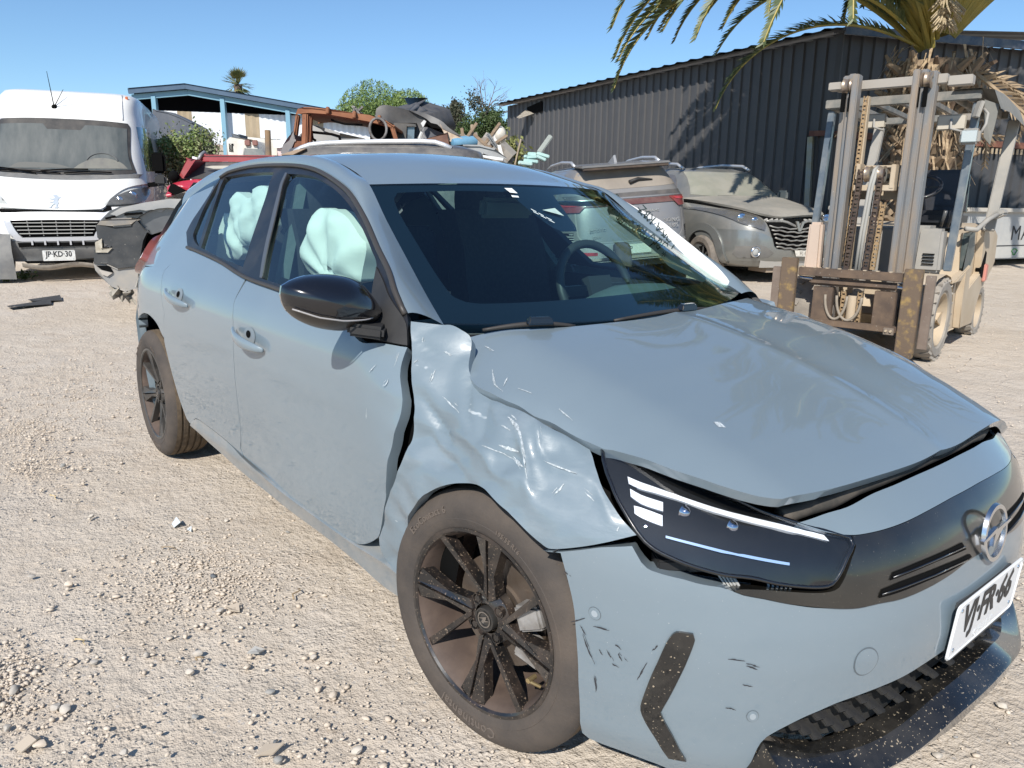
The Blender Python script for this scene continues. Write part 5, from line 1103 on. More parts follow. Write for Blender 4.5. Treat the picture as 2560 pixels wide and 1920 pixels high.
# ================================================================ helper for the other vehicles
class Body:
    """closed car body from horizontal plan loops; levels: z, half width, y0, y1, squareness"""
    def __init__(s, lv): s.l = np.array(lv, float)
    def at(s, z, k): return np.interp(z, s.l[:, 0], s.l[:, k])
    def pt(s, a, z, off=0.):
        z = np.asarray(z, float); w = s.at(z, 1)+off; y0 = s.at(z, 2)-off; y1 = s.at(z, 3)+off; n = s.at(z, 4); c, q = np.cos(a), np.sin(a)
        e = 2/n; x = w*np.sign(c)*np.abs(c)**e; y = (y0+y1)/2+(y1-y0)/2*np.sign(q)*np.abs(q)**e
        return np.stack(np.broadcast_arrays(x, y, z), -1)
    def end(s, sg):
        def f(x, z):
            w = s.at(z, 1); y0 = s.at(z, 2); y1 = s.at(z, 3); n = s.at(z, 4); k = (1-np.clip(np.abs(x)/w, 0, .999)**n)**(1/n)
            return np.stack(np.broadcast_arrays(np.asarray(x, float), (y0+y1)/2+sg*(y1-y0)/2*k, np.asarray(z, float)), -1)
        return f
    def side(s, sg):
        def f(y, z):
            w = s.at(z, 1); y0 = s.at(z, 2); y1 = s.at(z, 3); n = s.at(z, 4); k = (1-np.clip(np.abs((y-(y0+y1)/2)/((y1-y0)/2)), 0, .999)**n)**(1/n)
            return np.stack(np.broadcast_arrays(sg*w*k, np.asarray(y, float), np.asarray(z, float)), -1)
        return f
    def build(s, name, m, parent, zs=None, na=96, dent=None):
        zs = s.l[:, 0] if zs is None else zs
        zz = np.unique(np.concatenate([zs]+[np.linspace(zs[i], zs[i+1], 3) for i in range(len(zs)-1)])); A = np.linspace(0, 2*np.pi, na, endpoint=False)
        A = A+.0*A; P = []
        for z in zz:
            q = s.pt(A, np.full(na, z)); 
            if dent is not None: q = dent(q)
            P += q.tolist()
        F = [(i*na+j, i*na+(j+1) % na, (i+1)*na+(j+1) % na, (i+1)*na+j) for i in range(len(zz)-1) for j in range(na)]; F.append(tuple((len(zz)-1)*na+j for j in range(na))); F.append(tuple(range(na-1, -1, -1)))
        return mesh(name, P, F, m, parent, smooth=True, angle=55)
def ovl(name, out, sf, m, parent, off=.004, res=.06, flip=None, rim=.01, **k):
    """panel laid on a body surface; flip chosen so that it faces outwards"""
    o = np.array(out).mean(0); h = 1e-3; p = sf(o[0], o[1]); n = np.cross(sf(o[0]+h, o[1])-sf(o[0]-h, o[1]), sf(o[0], o[1]+h)-sf(o[0], o[1]-h)); c = k.pop('ctr', np.array([0, 2.0, .7]))
    return panel(name, out, sf, m, parent, res=res, step=res/2, off=off, rim=rim, flip=bool(np.dot(n, p-c) < 0), **k)
def simple_wheel(parent, c, r, w, ax=0, face=-1, rimm=None, tyrem=None, lab=None):
    """tyre with tread shoulders, dished rim, hub and spokes; axle along local x"""
    fn = lambda R, h, cc, ss: (c[0]+h*face, c[1]+R*cc, c[2]+R*ss)
    mb = MB(); mb.lathe([(r*.66, w*.42), (r*.72, w*.5), (r*.9, w*.5), (r*.97, w*.42), (r, w*.3), (r, -w*.3), (r*.97, -w*.42), (r*.9, -w*.5), (r*.6, -w*.5)], 40, fn); t = mb.build('wheel', tyrem or MATS['tyre'], parent, smooth=True, angle=35)
    mb = MB(); mb.lathe([(r*.66, w*.42), (r*.62, w*.40), (r*.58, w*.1), (r*.2, w*.05), (r*.18, w*.25), (0.0, w*.28)], 32, fn)
    for k in range(10): a = math.pi*2*k/10; mb.bar((c[0]+face*w*.26, c[1]+r*.15*math.cos(a), c[2]+r*.15*math.sin(a)), (c[0]+face*w*.34, c[1]+r*.63*math.cos(a), c[2]+r*.63*math.sin(a)), r*.07, .02, up=(1, 0, 0))
    mb.build('rim', rimm or mat('grey_rim', (.20, .20, .20), .4, .5, dust=.5), t, smooth=True, angle=35)
    return t
def lens_unit(nm, out, sf, parent, off=.0, clear=None, dark=None, proj=()):
    o = ovl(nm, out, sf, dark or mat('lamp_inner', (.16, .165, .17), .25, .6), parent, off=off-.004, rim=.0)
    for x, z, r in proj:
        p = sf(x, z); mb = MB(); sgn = -1; mb.lathe([(0., .03), (r*.6, .025), (r*.72, .01), (r, .02), (r*1.1, 0)], 18, fn=lambda R, h, cc, ss: (p[0]+R*cc, p[1]-h*.5-.001, p[2]+R*ss)); mb.build('lamp_projector', mat('lamp_chrome', (.75, .77, .8), .1, 1.), o, smooth=True)
    ovl('lamp_glass', out, sf, clear or glass('dusty_lens', (.9, .92, .92), ior=1.5, haze=(.36, .33, .29), hazeamt=.22, hsc=9.), o, off=off+.014, rim=.0)
    return o
# ================================================================ WHITE VAN
VAN = empty('white_van', 'white high roof panel van with dented grille and plate JP KD 30', 'van', (-9.726, -0.072, 0.19), 1.2217)
WP = mat('van_white', (.80, .80, .77), .4, coat=.6, c2=(.74, .735, .70), sc=1.5, dust=.22, dustc=(.62, .57, .50), dustsc=2.5)
GPL = mat('van_grey_plastic', (.13, .135, .14), .7, c2=(.19, .19, .185), sc=6., dust=.3)
vb = Body([(.30, .92, .12, 5.35, 5), (.45, .98, .04, 5.4, 6), (.60, 1.0, .02, 5.4, 6), (.80, 1.01, .03, 5.4, 6), (.90, 1.02, .10, 5.4, 6), (1.0, 1.025, .20, 5.4, 6), (1.15, 1.025, .42, 5.4, 6), (1.27, 1.02, .62, 5.4, 6), (1.33, 1.01, .74, 5.4, 7), (1.5, .995, .88, 5.4, 7), (1.8, .965, 1.08, 5.4, 7), (2.05, .93, 1.25, 5.38, 7), (2.2, .905, 1.36, 5.36, 7), (2.4, .875, 1.55, 5.33, 9), (2.47, .845, 1.68, 5.3, 9), (2.505, .79, 1.85, 5.25, 8), (2.52, .70, 2.0, 5.1, 7), (2.525, .1, 3., 4.5, 4)])
vb.build('body', WP, VAN, na=120)
fr = vb.end(-1); vctr = np.array([0, 2.5, 1.0])
ws_ = [(-.86, 1.38), (-.80, 1.6), (-.79, 2.0), (-.76, 2.055), (-.4, 2.075), (0, 2.08), (.4, 2.075), (.76, 2.055), (.79, 2.0), (.80, 1.6), (.86, 1.38), (.70, 1.355), (0, 1.335), (-.70, 1.355)]
ovl('windscreen_surround', ws_, fr, mat('van_black', (.02, .021, .023), .4, dust=.25), VAN, off=.006, ctr=vctr)
VANG = glass('dusty_windscreen', (.40, .45, .45), ior=1.45, haze=(.30, .30, .28), hazeamt=.62, hsc=3.)
wi = [(-.81, 1.42), (-.765, 1.6), (-.75, 1.98), (-.4, 2.0), (-.25, 2.0), (-.2, 1.93), (.2, 1.93), (.25, 2.0), (.4, 2.0), (.75, 1.98), (.765, 1.6), (.81, 1.42), (.6, 1.405), (0, 1.395), (-.6, 1.405)]
ovl('windscreen', wi, fr, mat('van_cabin_dust', (.055, .066, .066), .5, c2=(.115, .122, .115), sc=2.2, lo=.35, hi=.7, stretch=(3., 1., .6), coat=.35, coatr=.05), VAN, off=.010, ctr=vctr)
def vp(x, z, off=.03): p = fr(x, z); return Vector((p[0], p[1]-off, p[2]+off*.4))
mb = MB(); mb.tube([vp(.46+.19*math.cos(a), 1.50+.13*math.sin(a), .012) for a in np.linspace(.2, 2.9, 14)], .010, 6); mb.build('steering_wheel', mat('van_wheel_grey', (.11, .115, .115), .8), VAN, smooth=True)
ovl('dashboard', [(.12, 1.415), (.20, 1.48), (.34, 1.55), (.52, 1.56), (.68, 1.51), (.76, 1.43)], fr, mat('van_dash', (.19, .185, .16), .9, c2=(.15, .145, .135), sc=7.), VAN, off=.0115, ctr=vctr, rim=0)
ovl('dashboard', [(-.62, 1.41), (-.5, 1.48), (-.1, 1.47), (.10, 1.42)], fr, mat('van_dash_low', (.135, .135, .125), .9), VAN, off=.0113, ctr=vctr, rim=0)
ovl('cowl', [(-.92, 1.37), (-.5, 1.338), (0, 1.325), (.5, 1.338), (.92, 1.37), (.88, 1.315), (.5, 1.28), (0, 1.268), (-.5, 1.28), (-.88, 1.315)], fr, GPL, VAN, off=.010, ctr=vctr)
for a, b, c in (((-.30, 1.335), (-.95, 1.42), .3), ((-.02, 1.34), (-.82, 1.37), .3), ((.02, 1.345), (.58, 1.365), .5), ((-.25, 1.365), (.30, 1.40), .5)):
    mb = MB(); mb.tube([vp(lerp(a[0], b[0], t), lerp(a[1], b[1], t)+.012*math.sin(3.14*t), .035) for t in np.linspace(0, 1, 8)], .010, 6); mb.build('wiper', VOID, VAN, smooth=True)
ovl('bonnet', [(-.60, .905), (-.82, 1.10), (-.94, 1.24), (-.90, 1.30), (-.5, 1.265), (0, 1.25), (.5, 1.265), (.90, 1.30), (.96, 1.24), (.74, 1.15), (.60, 1.02), (.55, .93), (.50, .90), (0, .885)], fr, WP, VAN, off=.022, ctr=vctr, rim=.03)
ovl('bonnet_gap', [(-.62, .90), (0, .882), (.52, .892), (.60, .96), (.62, .90), (.50, .865), (0, .85), (-.60, .86)], fr, VOID, VAN, off=.010, ctr=vctr)
for sg in (1, -1):
    hl = [(.515*sg, .935), (.56*sg, .985), (.66*sg, 1.06), (.80*sg, 1.135), (.97*sg, 1.195), (.985*sg, 1.12), (.955*sg, 1.02), (.88*sg, .975), (.70*sg, .945)]
    ovl('headlamp_bezel', hl, fr, mat('bezel', (.03, .03, .032), .4), VAN, off=.014, ctr=vctr)
    h2 = [(x*.985+.01*sg, z*.985+.016) for x, z in hl]; lens_unit('headlamp', h2, fr, VAN, off=.024, dark=mat('van_lamp', (.12, .125, .12), .3, .4, c2=(.22, .22, .21), sc=12.), proj=[(.84*sg, 1.08, .05), (.70*sg, 1.02, .045)])
SILV = mat('silver_plastic', (.56, .57, .60), .35, .3, dust=.25)
ovl('grille_frame', [(-.575, .83), (-.30, .848), (.30, .852), (.575, .85), (.585, .80), (.52, .62), (.46, .545), (.40, .53), (-.38, .515), (-.45, .525), (-.52, .62)], fr, SILV, VAN, off=.035, ctr=vctr, rim=.05, holes=[[(-.49, .765), (0, .775), (.49, .775), (.45, .66), (.40, .575), (-.38, .56), (-.44, .64)]])
ovl('grille_back', [(-.50, .775), (.50, .785), (.42, .565), (-.40, .55)], fr, VOID, VAN, off=-.0, ctr=vctr, rim=0) if False else ovl('grille_back', [(-.50, .775), (.50, .785), (.42, .565), (-.40, .55)], fr, VOID, VAN, off=.006, ctr=vctr, rim=0)
for i in range(4):
    z0 = .60+.043*i; xl = .405+.022*i; mb = MB(); mb.bar(vp(-xl, z0-.004, .026), vp(xl*.98, z0+.006, .026), .02, .010); mb.build('grille_slat', mat('slat_grey', (.36, .36, .345), .55, dust=.4), VAN)
for x in (-.30, -.15, 0, .15, .30): mb = MB(); mb.bar(vp(x, .57, .018), vp(x*1.05, .765, .018), .008, .01); mb.build('grille_rib', GPL, VAN)
text_mesh('grille_lettering', 'PEUGEOT', .030, mat('letter_grey', (.33, .34, .36), .5), lambda x, y, z: (x, float(fr(x, .825)[1])-.052, .828+y), VAN, ext=.001, spacing=1.5)
ovl('bumper', [(-.45, .515), (.45, .52), (.60, .56), (.98, .62), (1.0, .40), (.92, .30), (.45, .30), (-.45, .26), (-.90, .28), (-.98, .40), (-.96, .64), (-.60, .60), (-.50, .52)], fr, GPL, VAN, off=.028, ctr=vctr, rim=.05)
ovl('bumper_slot', [(-.44, .50), (.44, .512), (.435, .462), (-.43, .45)], fr, VOID, VAN, off=.036, ctr=vctr, rim=0)
for x in (-.28, -.14, .0, .14, .28): mb = MB(); mb.bar(vp(x, .45, .05), vp(x, .505, .05), .012, .02); mb.build('slot_post', SILV, VAN)
ovl('lower_slot', [(-.42, .268), (.45, .278), (.44, .245), (-.38, .236)], fr, VOID, VAN, off=.036, ctr=vctr, rim=0)
ovl('bumper_skirt', [(-.42, .235), (.45, .24), (.40, .195), (-.30, .185)], fr, mat('dusty_skirt', (.42, .38, .33), .85, c2=(.30, .27, .23), sc=9.), VAN, off=.03, ctr=vctr) if False else None
mb = MB(); mb.grid([(x, y, z+.02*math.sin(9*x)) for y, z in ((-.02, .24), (.0, .19), (.10, .17)) for x in np.linspace(-.42, .46, 14)], 3, 14); mb.build('bumper_skirt', mat('dusty_skirt', (.42, .38, .33), .85, c2=(.30, .27, .23), sc=9.), VAN, smooth=True)
# torn left bumper corner
mb = MB(); mb.grid([(-.50-.16*i, -.03+.06*i*i*.4-.03*math.sin(5*i+j), .60-.11*j+.02*math.sin(3*i)) for j in range(6) for i in range(5)], 6, 5); mb.build('torn_bumper_corner', GPL, VAN, smooth=True)
ovl('bumper_hole', [(-.70, .40), (-.63, .41), (-.60, .35), (-.68, .33)], fr, VOID, VAN, off=.085, ctr=vctr, rim=0)
plate(VAN, Vector((-.18, -.045, .405)), Vector((.18, -.045, .41)), Vector((-.178, -.05, .275)), 'JP·KD·30', dirty=mat('old_plate', (.60, .60, .58), .6, c2=(.48, .47, .44), sc=30.))
# rampant lion badge, chrome
lion = [(-.055, -.075), (-.03, -.078), (-.012, -.045), (.012, -.030), (.020, -.060), (.005, -.078), (.045, -.078), (.048, -.068), (.036, -.058), (.044, -.020), (.036, .010), (.044, .030), (.062, .040), (.060, .052), (.040, .050), (.032, .062), (.010, .078), (-.018, .072), (-.030, .060), (-.012, .052), (-.002, .040), (-.020, .030), (-.055, .034), (-.062, .026), (-.020, .016), (.0, .010), (-.016, -.004), (-.045, -.004), (-.048, -.014), (-.014, -.016), (-.004, -.024), (-.022, -.040), (-.038, -.066)]
mb = MB(); mb.prism([(a*1.05, b*1.05) for a, b in lion], lambda a, b, t: (a-.02, float(fr(a-.02, 1.0+b)[1])-.03-t, 1.0+b), 0, .012); mb.build('lion_badge', mat('badge_pale', (.50, .55, .60), .4, .2), VAN)
# roof cap rib, marker lamp, aerials
mb = MB(); mb.tube([vp(.70-.02*t, 2.10+.36*t, .004) for t in np.linspace(0, 1, 8)], .014, 6); mb.build('roof_rib', WP, VAN, smooth=True)
mb = MB(); p = vp(.745, 2.42, .01); mb.box(p, (.035, .03, .05)); mb.build('marker_lamp', mat('orange_lens', (.55, .16, .06), .3), VAN, bevel=.006)
mb = MB(); p = vp(-.13, 2.24, .0); mb.lathe([(.0, .03), (.03, .02), (.04, -.03)], 14, fn=lambda r, h, c, s: (p.x+r*c, p.y-h, p.z+r*s)); ao = mb.build('aerial_base', VOID, VAN, smooth=True)
mb = MB(); mb.tube([p, p+Vector((-.02, -.1, .44))], [.007, .003], 6); mb.tube([p, p+Vector((.15, -.1, .22))], [.006, .003], 6); mb.build('aerial', VOID, ao)
# right side: door glass, door seam, mirror
sd_ = vb.side(1)
ovl('door_glass', [(1.20, 1.42), (1.32, 1.80), (1.45, 2.03), (2.25, 2.05), (2.3, 1.45)], sd_, mat('van_side_glass', (.03, .04, .05), .1, coat=1.), VAN, off=.004, ctr=vctr)
ovl('door_seam', [(2.36, .5), (2.38, .5), (2.38, 2.1), (2.36, 2.1)], sd_, VOID, VAN, off=.002, ctr=vctr, rim=0, res=.2)
ovl('side_window_panel', [(2.55, 1.42), (2.55, 2.02), (3.75, 2.02), (3.75, 1.42)], sd_, mat('van_panel_grey', (.55, .56, .60), .4, coat=.5, dust=.3), VAN, off=.003, ctr=vctr, rim=0, res=.2)
ovl('side_moulding', [(1.0, .70), (5.2, .72), (5.2, .58), (1.0, .56)], sd_, GPL, VAN, off=.012, ctr=vctr, res=.2)
mb = MB(); mb.box((1.14, 1.02, 1.53), (.17, .14, .28)); mo = mb.build('wing_mirror', VOID, VAN, bevel=.03)
mb = MB(); mb.box((1.15, 1.03, 1.30), (.15, .13, .15)); mb.build('mirror_lower', mat('mirror_dark', (.03, .03, .03), .5), mo, bevel=.03); mb = MB(); mb.bar((.98, 1.06, 1.23), (1.12, 1.04, 1.25), .07, .06); mb.build('mirror_arm', VOID, mo)
text_mesh('windscreen_number', '-30', .085, mat('chalk', (.6, .62, .6), .8), lambda x, y, z: tuple(vp(-.70+x, 1.95+y, .006)), VAN)
for y in (.95, 4.3):
    for sg in (1, -1): simple_wheel(VAN, (.90*sg, y, .30), .34, .22, face=sg)
# ================================================================ BROWN DUSTY SUV, rear towards us
SUV = empty('dusty_suv', 'dust covered dark suv parked tail first, SONG PLUS on its tailgate', 'suv', (-5.53, 5.948, 0.2), 0); SUV.rotation_euler = Matrix.Rotation(1.0821, 3, 'Z').to_4x4().to_3x3().to_euler() if False else (Matrix.Rotation(1.0821, 3, 'Z') @ Matrix.Rotation(math.radians(-5.0), 3, 'Y')).to_euler()
SP = mat('suv_paint', (.24, .24, .245), .35, .4, coat=.8, c2=(.28, .275, .27), sc=2., dust=.52, dustc=(.27, .24, .205), dustsc=3.)
SPL = mat('suv_paint_low', (.50, .51, .52), .30, .55, coat=1., dust=.22, dustc=(.33, .29, .25))
sb = Body([(.24, .82, .14, 4.35, 5), (.34, .90, .03, 4.5, 6), (.48, .93, .0, 4.6, 6), (.60, .945, .01, 4.6, 6), (.80, .945, .04, 4.6, 6), (.95, .935, .07, 4.5, 6), (1.06, .915, .10, 4.2, 6), (1.10, .90, .12, 3.3, 6), (1.2, .84, .18, 3.05, 7), (1.35, .755, .28, 2.7, 7), (1.47, .69, .36, 2.45, 7), (1.54, .64, .38, 2.3, 6), (1.585, .54, .45, 2.1, 5), (1.61, .35, .7, 1.8, 4), (1.618, .05, 1.1, 1.4, 4)])
sb.build('body', SP, SUV, na=110); sr = sb.end(-1)
ovl('rear_window', [(-.60, 1.50), (.60, 1.50), (.75, 1.275), (.4, 1.262), (-.4, 1.262), (-.75, 1.275)], sr, mat('dusty_rear_glass', (.27, .235, .195), .75, c2=(.22, .19, .16), sc=3., coat=.15), SUV, off=.004)
mb = MB(); mb.box((0, .46, 1.578), (1.22, .56, .035), Matrix.Rotation(.07, 3, 'X')); mb.build('roof_spoiler', SP, SUV, bevel=.012)
mb = MB(); mb.box((0, .22, 1.535), (1.18, .06, .05)); mb.build('spoiler_lip', mat('dirty_spoiler', (.05, .038, .030), .7, c2=(.10, .07, .05), sc=9.), SUV, bevel=.01)
ovl('trunk_band', [(-.84, 1.205), (.84, 1.205), (.87, 1.145), (-.87, 1.145)], sr, mat('band_dark', (.055, .055, .058), .4, coat=.5, dust=.35), SUV, off=.004)
ovl('chrome_line', [(-.88, 1.146), (.88, 1.146), (.885, 1.128), (-.885, 1.128)], sr, mat('dusty_chrome', (.55, .53, .50), .3, .8), SUV, off=.010)
RED = mat('tail_red', (.20, .022, .024), .25, coat=.8, dust=.25); REDD = mat('tail_dark_red', (.085, .018, .018), .35, coat=.6, dust=.35)
ovl('tail_light_bar', [(-.88, 1.118), (.88, 1.118), (.90, 1.055), (.70, 1.050), (-.70, 1.050), (-.90, 1.055)], sr, REDD, SUV, off=.012)
for sg in (1, -1):
    ovl('tail_lamp', [(.55*sg, 1.115), (.90*sg, 1.12), (.915*sg, 1.0), (.68*sg, .99)], sr, RED, SUV, off=.022)
    ovl('lamp_trim', [(.60*sg, 1.10), (.88*sg, 1.10), (.88*sg, 1.075), (.66*sg, 1.075)], sr, mat('lamp_bright_red', (.45, .05, .05), .2, coat=1.), SUV, off=.028)
    ovl('reflector', [(.50*sg, .475), (.90*sg, .49), (.90*sg, .445), (.50*sg, .435)], sr, mat('reflector_red', (.42, .03, .05), .3, coat=.8), SUV, off=.014)
    for i in range(8):
        z = .72-.030*i; mb = MB(); a, b = sr(.78*sg, z), sr(.885*sg, z+.004); mb.bar((a[0], a[1]-.012, a[2]), (b[0], b[1]-.008, b[2]), .02, .012); mb.build('vent_slat', MBLK if sg > 0 else mat('slat_pale', (.4, .4, .4), .4), SUV)
    ovl('vent_back', [(.77*sg, .735), (.90*sg, .74), (.90*sg, .48), (.79*sg, .48)], sr, VOID, SUV, off=.003, rim=0)
    mb = MB(); mb.tube([(.60*sg, y, z) for y, z in ((.55, 1.585), (.70, 1.64), (1.2, 1.665), (1.8, 1.645), (2.1, 1.585))], .022, 8); mb.build('roof_rail', mat('rail_silver', (.62, .63, .65), .35, .6, dust=.3), SUV, smooth=True)
ovl('tailgate_line', [(-.74, 1.0), (-.73, .70), (-.66, .60), (-.4, .585), (.4, .585), (.66, .60), (.73, .70), (.74, 1.0), (.725, 1.0), (.715, .70), (.65, .615), (.4, .60), (-.4, .60), (-.65, .615), (-.715, .70), (-.725, 1.0)], sr, mat('dusty_chrome_b', (.42, .40, .38), .4, .5), SUV, off=.003, rim=0, res=.04)
ovl('lower_bumper', [(-.93, .585), (-.66, .575), (.66, .575), (.93, .585), (.92, .34), (-.92, .34)], sr, SPL, SUV, off=.008)
ovl('bumper_chrome', [(-.80, .40), (.80, .40), (.78, .365), (-.78, .365)], sr, CHROME, SUV, off=.020)
ovl('bumper_valance', [(-.86, .36), (.86, .36), (.80, .25), (-.80, .25)], sr, MBLK, SUV, off=.014)
mb = MB(); P = sr(.05, .48); mb.box((0.05, float(P[1])-.012, .485), (.36, .008, .12)); po = mb.build('number_plate', mat('pale_plate', (.66, .66, .60), .5), SUV)
text_mesh('plate_lettering', 'TP', .10, INK, lambda x, y, z: (-.07+x*.8, float(P[1])-.0175, .485+y), po)
LET = mat('badge_silver', (.62, .60, .58), .3, .7)
text_mesh('badge', 'SONG', .075, LET, lambda x, y, z: (.555+x, float(sr(.555, .80)[1])-.012-z, .815+y), SUV, ext=.003, spacing=1.05)
text_mesh('badge', 'PLUS', .075, LET, lambda x, y, z: (.555+x, float(sr(.555, .74)[1])-.012-z, .745+y), SUV, ext=.003, spacing=1.05)
text_mesh('badge', 'BUILD YOUR DREAMS', .050, LET, lambda x, y, z: (.10+x, float(sr(.2, .95)[1])-.012-z, .955+y), SUV, ext=.002, spacing=1.2)
text_mesh('badge', 'ESTORO', .060, LET, lambda x, y, z: (-.48+x, float(sr(.48, .74)[1])-.012-z, .755+y), SUV, ext=.002)
text_mesh('badge', 'GNV', .055, LET, lambda x, y, z: (-.50+x, float(sr(.48, .66)[1])-.012-z, .665+y), SUV, ext=.002)
mb = MB(); mb.tube([(.05, float(sr(.05, 1.33)[1])-.03, 1.335), (.18, float(sr(.18, 1.37)[1])-.03, 1.37), (.38, float(sr(.38, 1.36)[1])-.025, 1.352)], [.028, .024, .008], 8); mb.build('rear_wiper', MBLK, SUV, smooth=True)
mb = MB(); mb.add([(-.02, .62, 1.60), (-.02, .92, 1.61), (-.02, .66, 1.70), (.02, .62, 1.60), (.02, .92, 1.61), (.02, .66, 1.70), (0, .64, 1.71)], [(0, 1, 2), (5, 4, 3), (1, 4, 5, 2), (0, 2, 6), (0, 6, 3), (3, 6, 5), (2, 5, 6)]); mb.build('fin_aerial', mat('fin_grey', (.30, .31, .33), .4, dust=.4), SUV)
ss_ = sb.side(-1); ovl('side_glass', [(.75, 1.16), (.95, 1.46), (2.1, 1.48), (2.75, 1.17)], ss_, mat('dusty_side_glass', (.085, .085, .09), .3, coat=.7, dust=.5, dustc=(.30, .27, .24)), SUV, off=.004)
ss2 = sb.side(1); ovl('side_glass', [(.75, 1.16), (.95, 1.46), (2.1, 1.48), (2.75, 1.17)], ss2, MATS['dusty_side_glass'], SUV, off=.004)
for y in (.95, 3.7):
    for sg in (1, -1): simple_wheel(SUV, (.82*sg, y, .28), .34, .22, face=sg)
# ================================================================ DAMAGED GREY SUV, front towards us
HAV = empty('wrecked_suv', 'wrecked grey suv facing us, bonnet bent over its broken grille', 'suv', (-4.36, 7.798, 0.2), 1.2217)
HP = mat('hav_paint', (.20, .205, .195), .35, .35, coat=.8, c2=(.235, .235, .22), sc=2., dust=.52, dustc=(.33, .30, .255), dustsc=4.)
HPL = mat('hav_paint_low', (.24, .25, .24), .28, .5, coat=1., dust=.25, dustc=(.34, .31, .27))
hb = Body([(.24, .80, .14, 4.4, 5), (.32, .90, .04, 4.5, 5), (.45, .935, .0, 4.55, 5), (.62, .94, .0, 4.55, 5), (.76, .935, .02, 4.55, 5), (.84, .93, .06, 4.55, 5), (.90, .92, .14, 4.5, 5), (.97, .91, .32, 4.5, 5), (1.05, .89, .70, 4.5, 5), (1.12, .87, 1.08, 4.5, 6), (1.17, .85, 1.22, 4.5, 6), (1.3, .785, 1.42, 4.4, 7), (1.45, .72, 1.66, 4.3, 7), (1.56, .655, 1.86, 4.15, 6), (1.61, .55, 2.05, 4.0, 5), (1.64, .30, 2.5, 3.7, 4), (1.645, .05, 2.9, 3.3, 4)])
hb.build('body', HP, HAV, na=110); hf_ = hb.end(-1)
ovl('lower_bumper', [(-.93, .74), (-.60, .72), (-.34, .62), (-.30, .50), (.30, .48), (.40, .60), (.62, .70), (.93, .74), (.92, .34), (.60, .27), (-.60, .27), (-.92, .34)], hf_, HPL, HAV, off=.012, rim=.03)
ovl('windscreen', [(-.76, 1.20), (-.60, 1.545), (.60, 1.545), (.76, 1.20), (.4, 1.175), (-.4, 1.175)], hf_, mat('dusty_green_glass', (.26, .26, .215), .35, c2=(.33, .315, .265), sc=3., coat=.5, coatr=.08), HAV, off=.006)
bx = [(-.86, 1.13), (-.62, .95), (-.47, .885), (0, .858), (.50, .885), (.64, .93), (.80, 1.02), (.86, 1.13), (.4, 1.165), (-.4, 1.165)]
def hoodH(x, z):
    p = hf_(x, z).copy(); t = np.clip((1.16-z)/.28, 0, 1); p[..., 2] = p[..., 2]+.045*t*(1-np.abs(x)*.3)+.012*np.sin(7*np.asarray(x))*t; return p
ovl('bonnet', bx, hoodH, mat('hav_bonnet', (.23, .225, .20), .6, .1, c2=(.31, .285, .245), sc=3.5, dust=.5, dustc=(.36, .33, .28), speck=(.45, .42, .38), spsc=40., spth=.70), HAV, off=.03, rim=.03)
ovl('bonnet_gap', [(-.90, 1.14), (-.74, 1.12), (-.52, .96), (-.46, .90), (-.62, .93), (-.80, 1.05)], hf_, VOID, HAV, off=.02, rim=0)
ovl('grille_back', [(-.47, .90), (0, .875), (.52, .905), (.42, .52), (.34, .49), (-.27, .49), (-.34, .53)], hf_, VOID, HAV, off=.016, rim=0)
SLT = mat('dusty_slat', (.33, .32, .29), .45, .4, c2=(.20, .19, .18), sc=14.)
for i, z in enumerate((.855, .79, .745, .69, .635, .575, .525)):
    xa = np.interp(z, [.49, .90], [.30, .47]); mb = MB(); P = []
    for t in np.linspace(-1, 1, 15):
        x = t*xa; dip = -.075*max(0, 1-abs(x)/.16) if i == 0 else -.035*(1-abs(t)**1.5)+.008*math.sin(13*t+i*2); q = hf_(x, z+dip); P.append((x, float(q[1])-.035-.012*math.sin(5*x+i), z+dip))
    mb.tube(P, .021 if i == 0 else .012, 6); mb.build('grille_slat', SLT, HAV, smooth=True)
for x0 in (-.44, -.36, -.28, -.20, .20, .28, .36, .44): mb = MB(); q = hf_(x0, .875); mb.box((x0, float(q[1])-.03, .873), (.05, .02, .022), Matrix.Rotation(x0, 3, 'Y')); mb.build('broken_clip', mat('clip_pale', (.48, .46, .42), .7), HAV)
mb = MB(); q = hf_(0, .80); mb.prism([(-.07, .06), (-.03, .055), (0, -.035), (.03, .055), (.07, .06), (.02, -.075), (-.02, -.075)], lambda a, b, t: (.02+a, float(q[1])-.07-t, .80+b), 0, .02); mb.build('vee_badge', mat('dull_chrome', (.42, .41, .38), .35, .8), HAV)
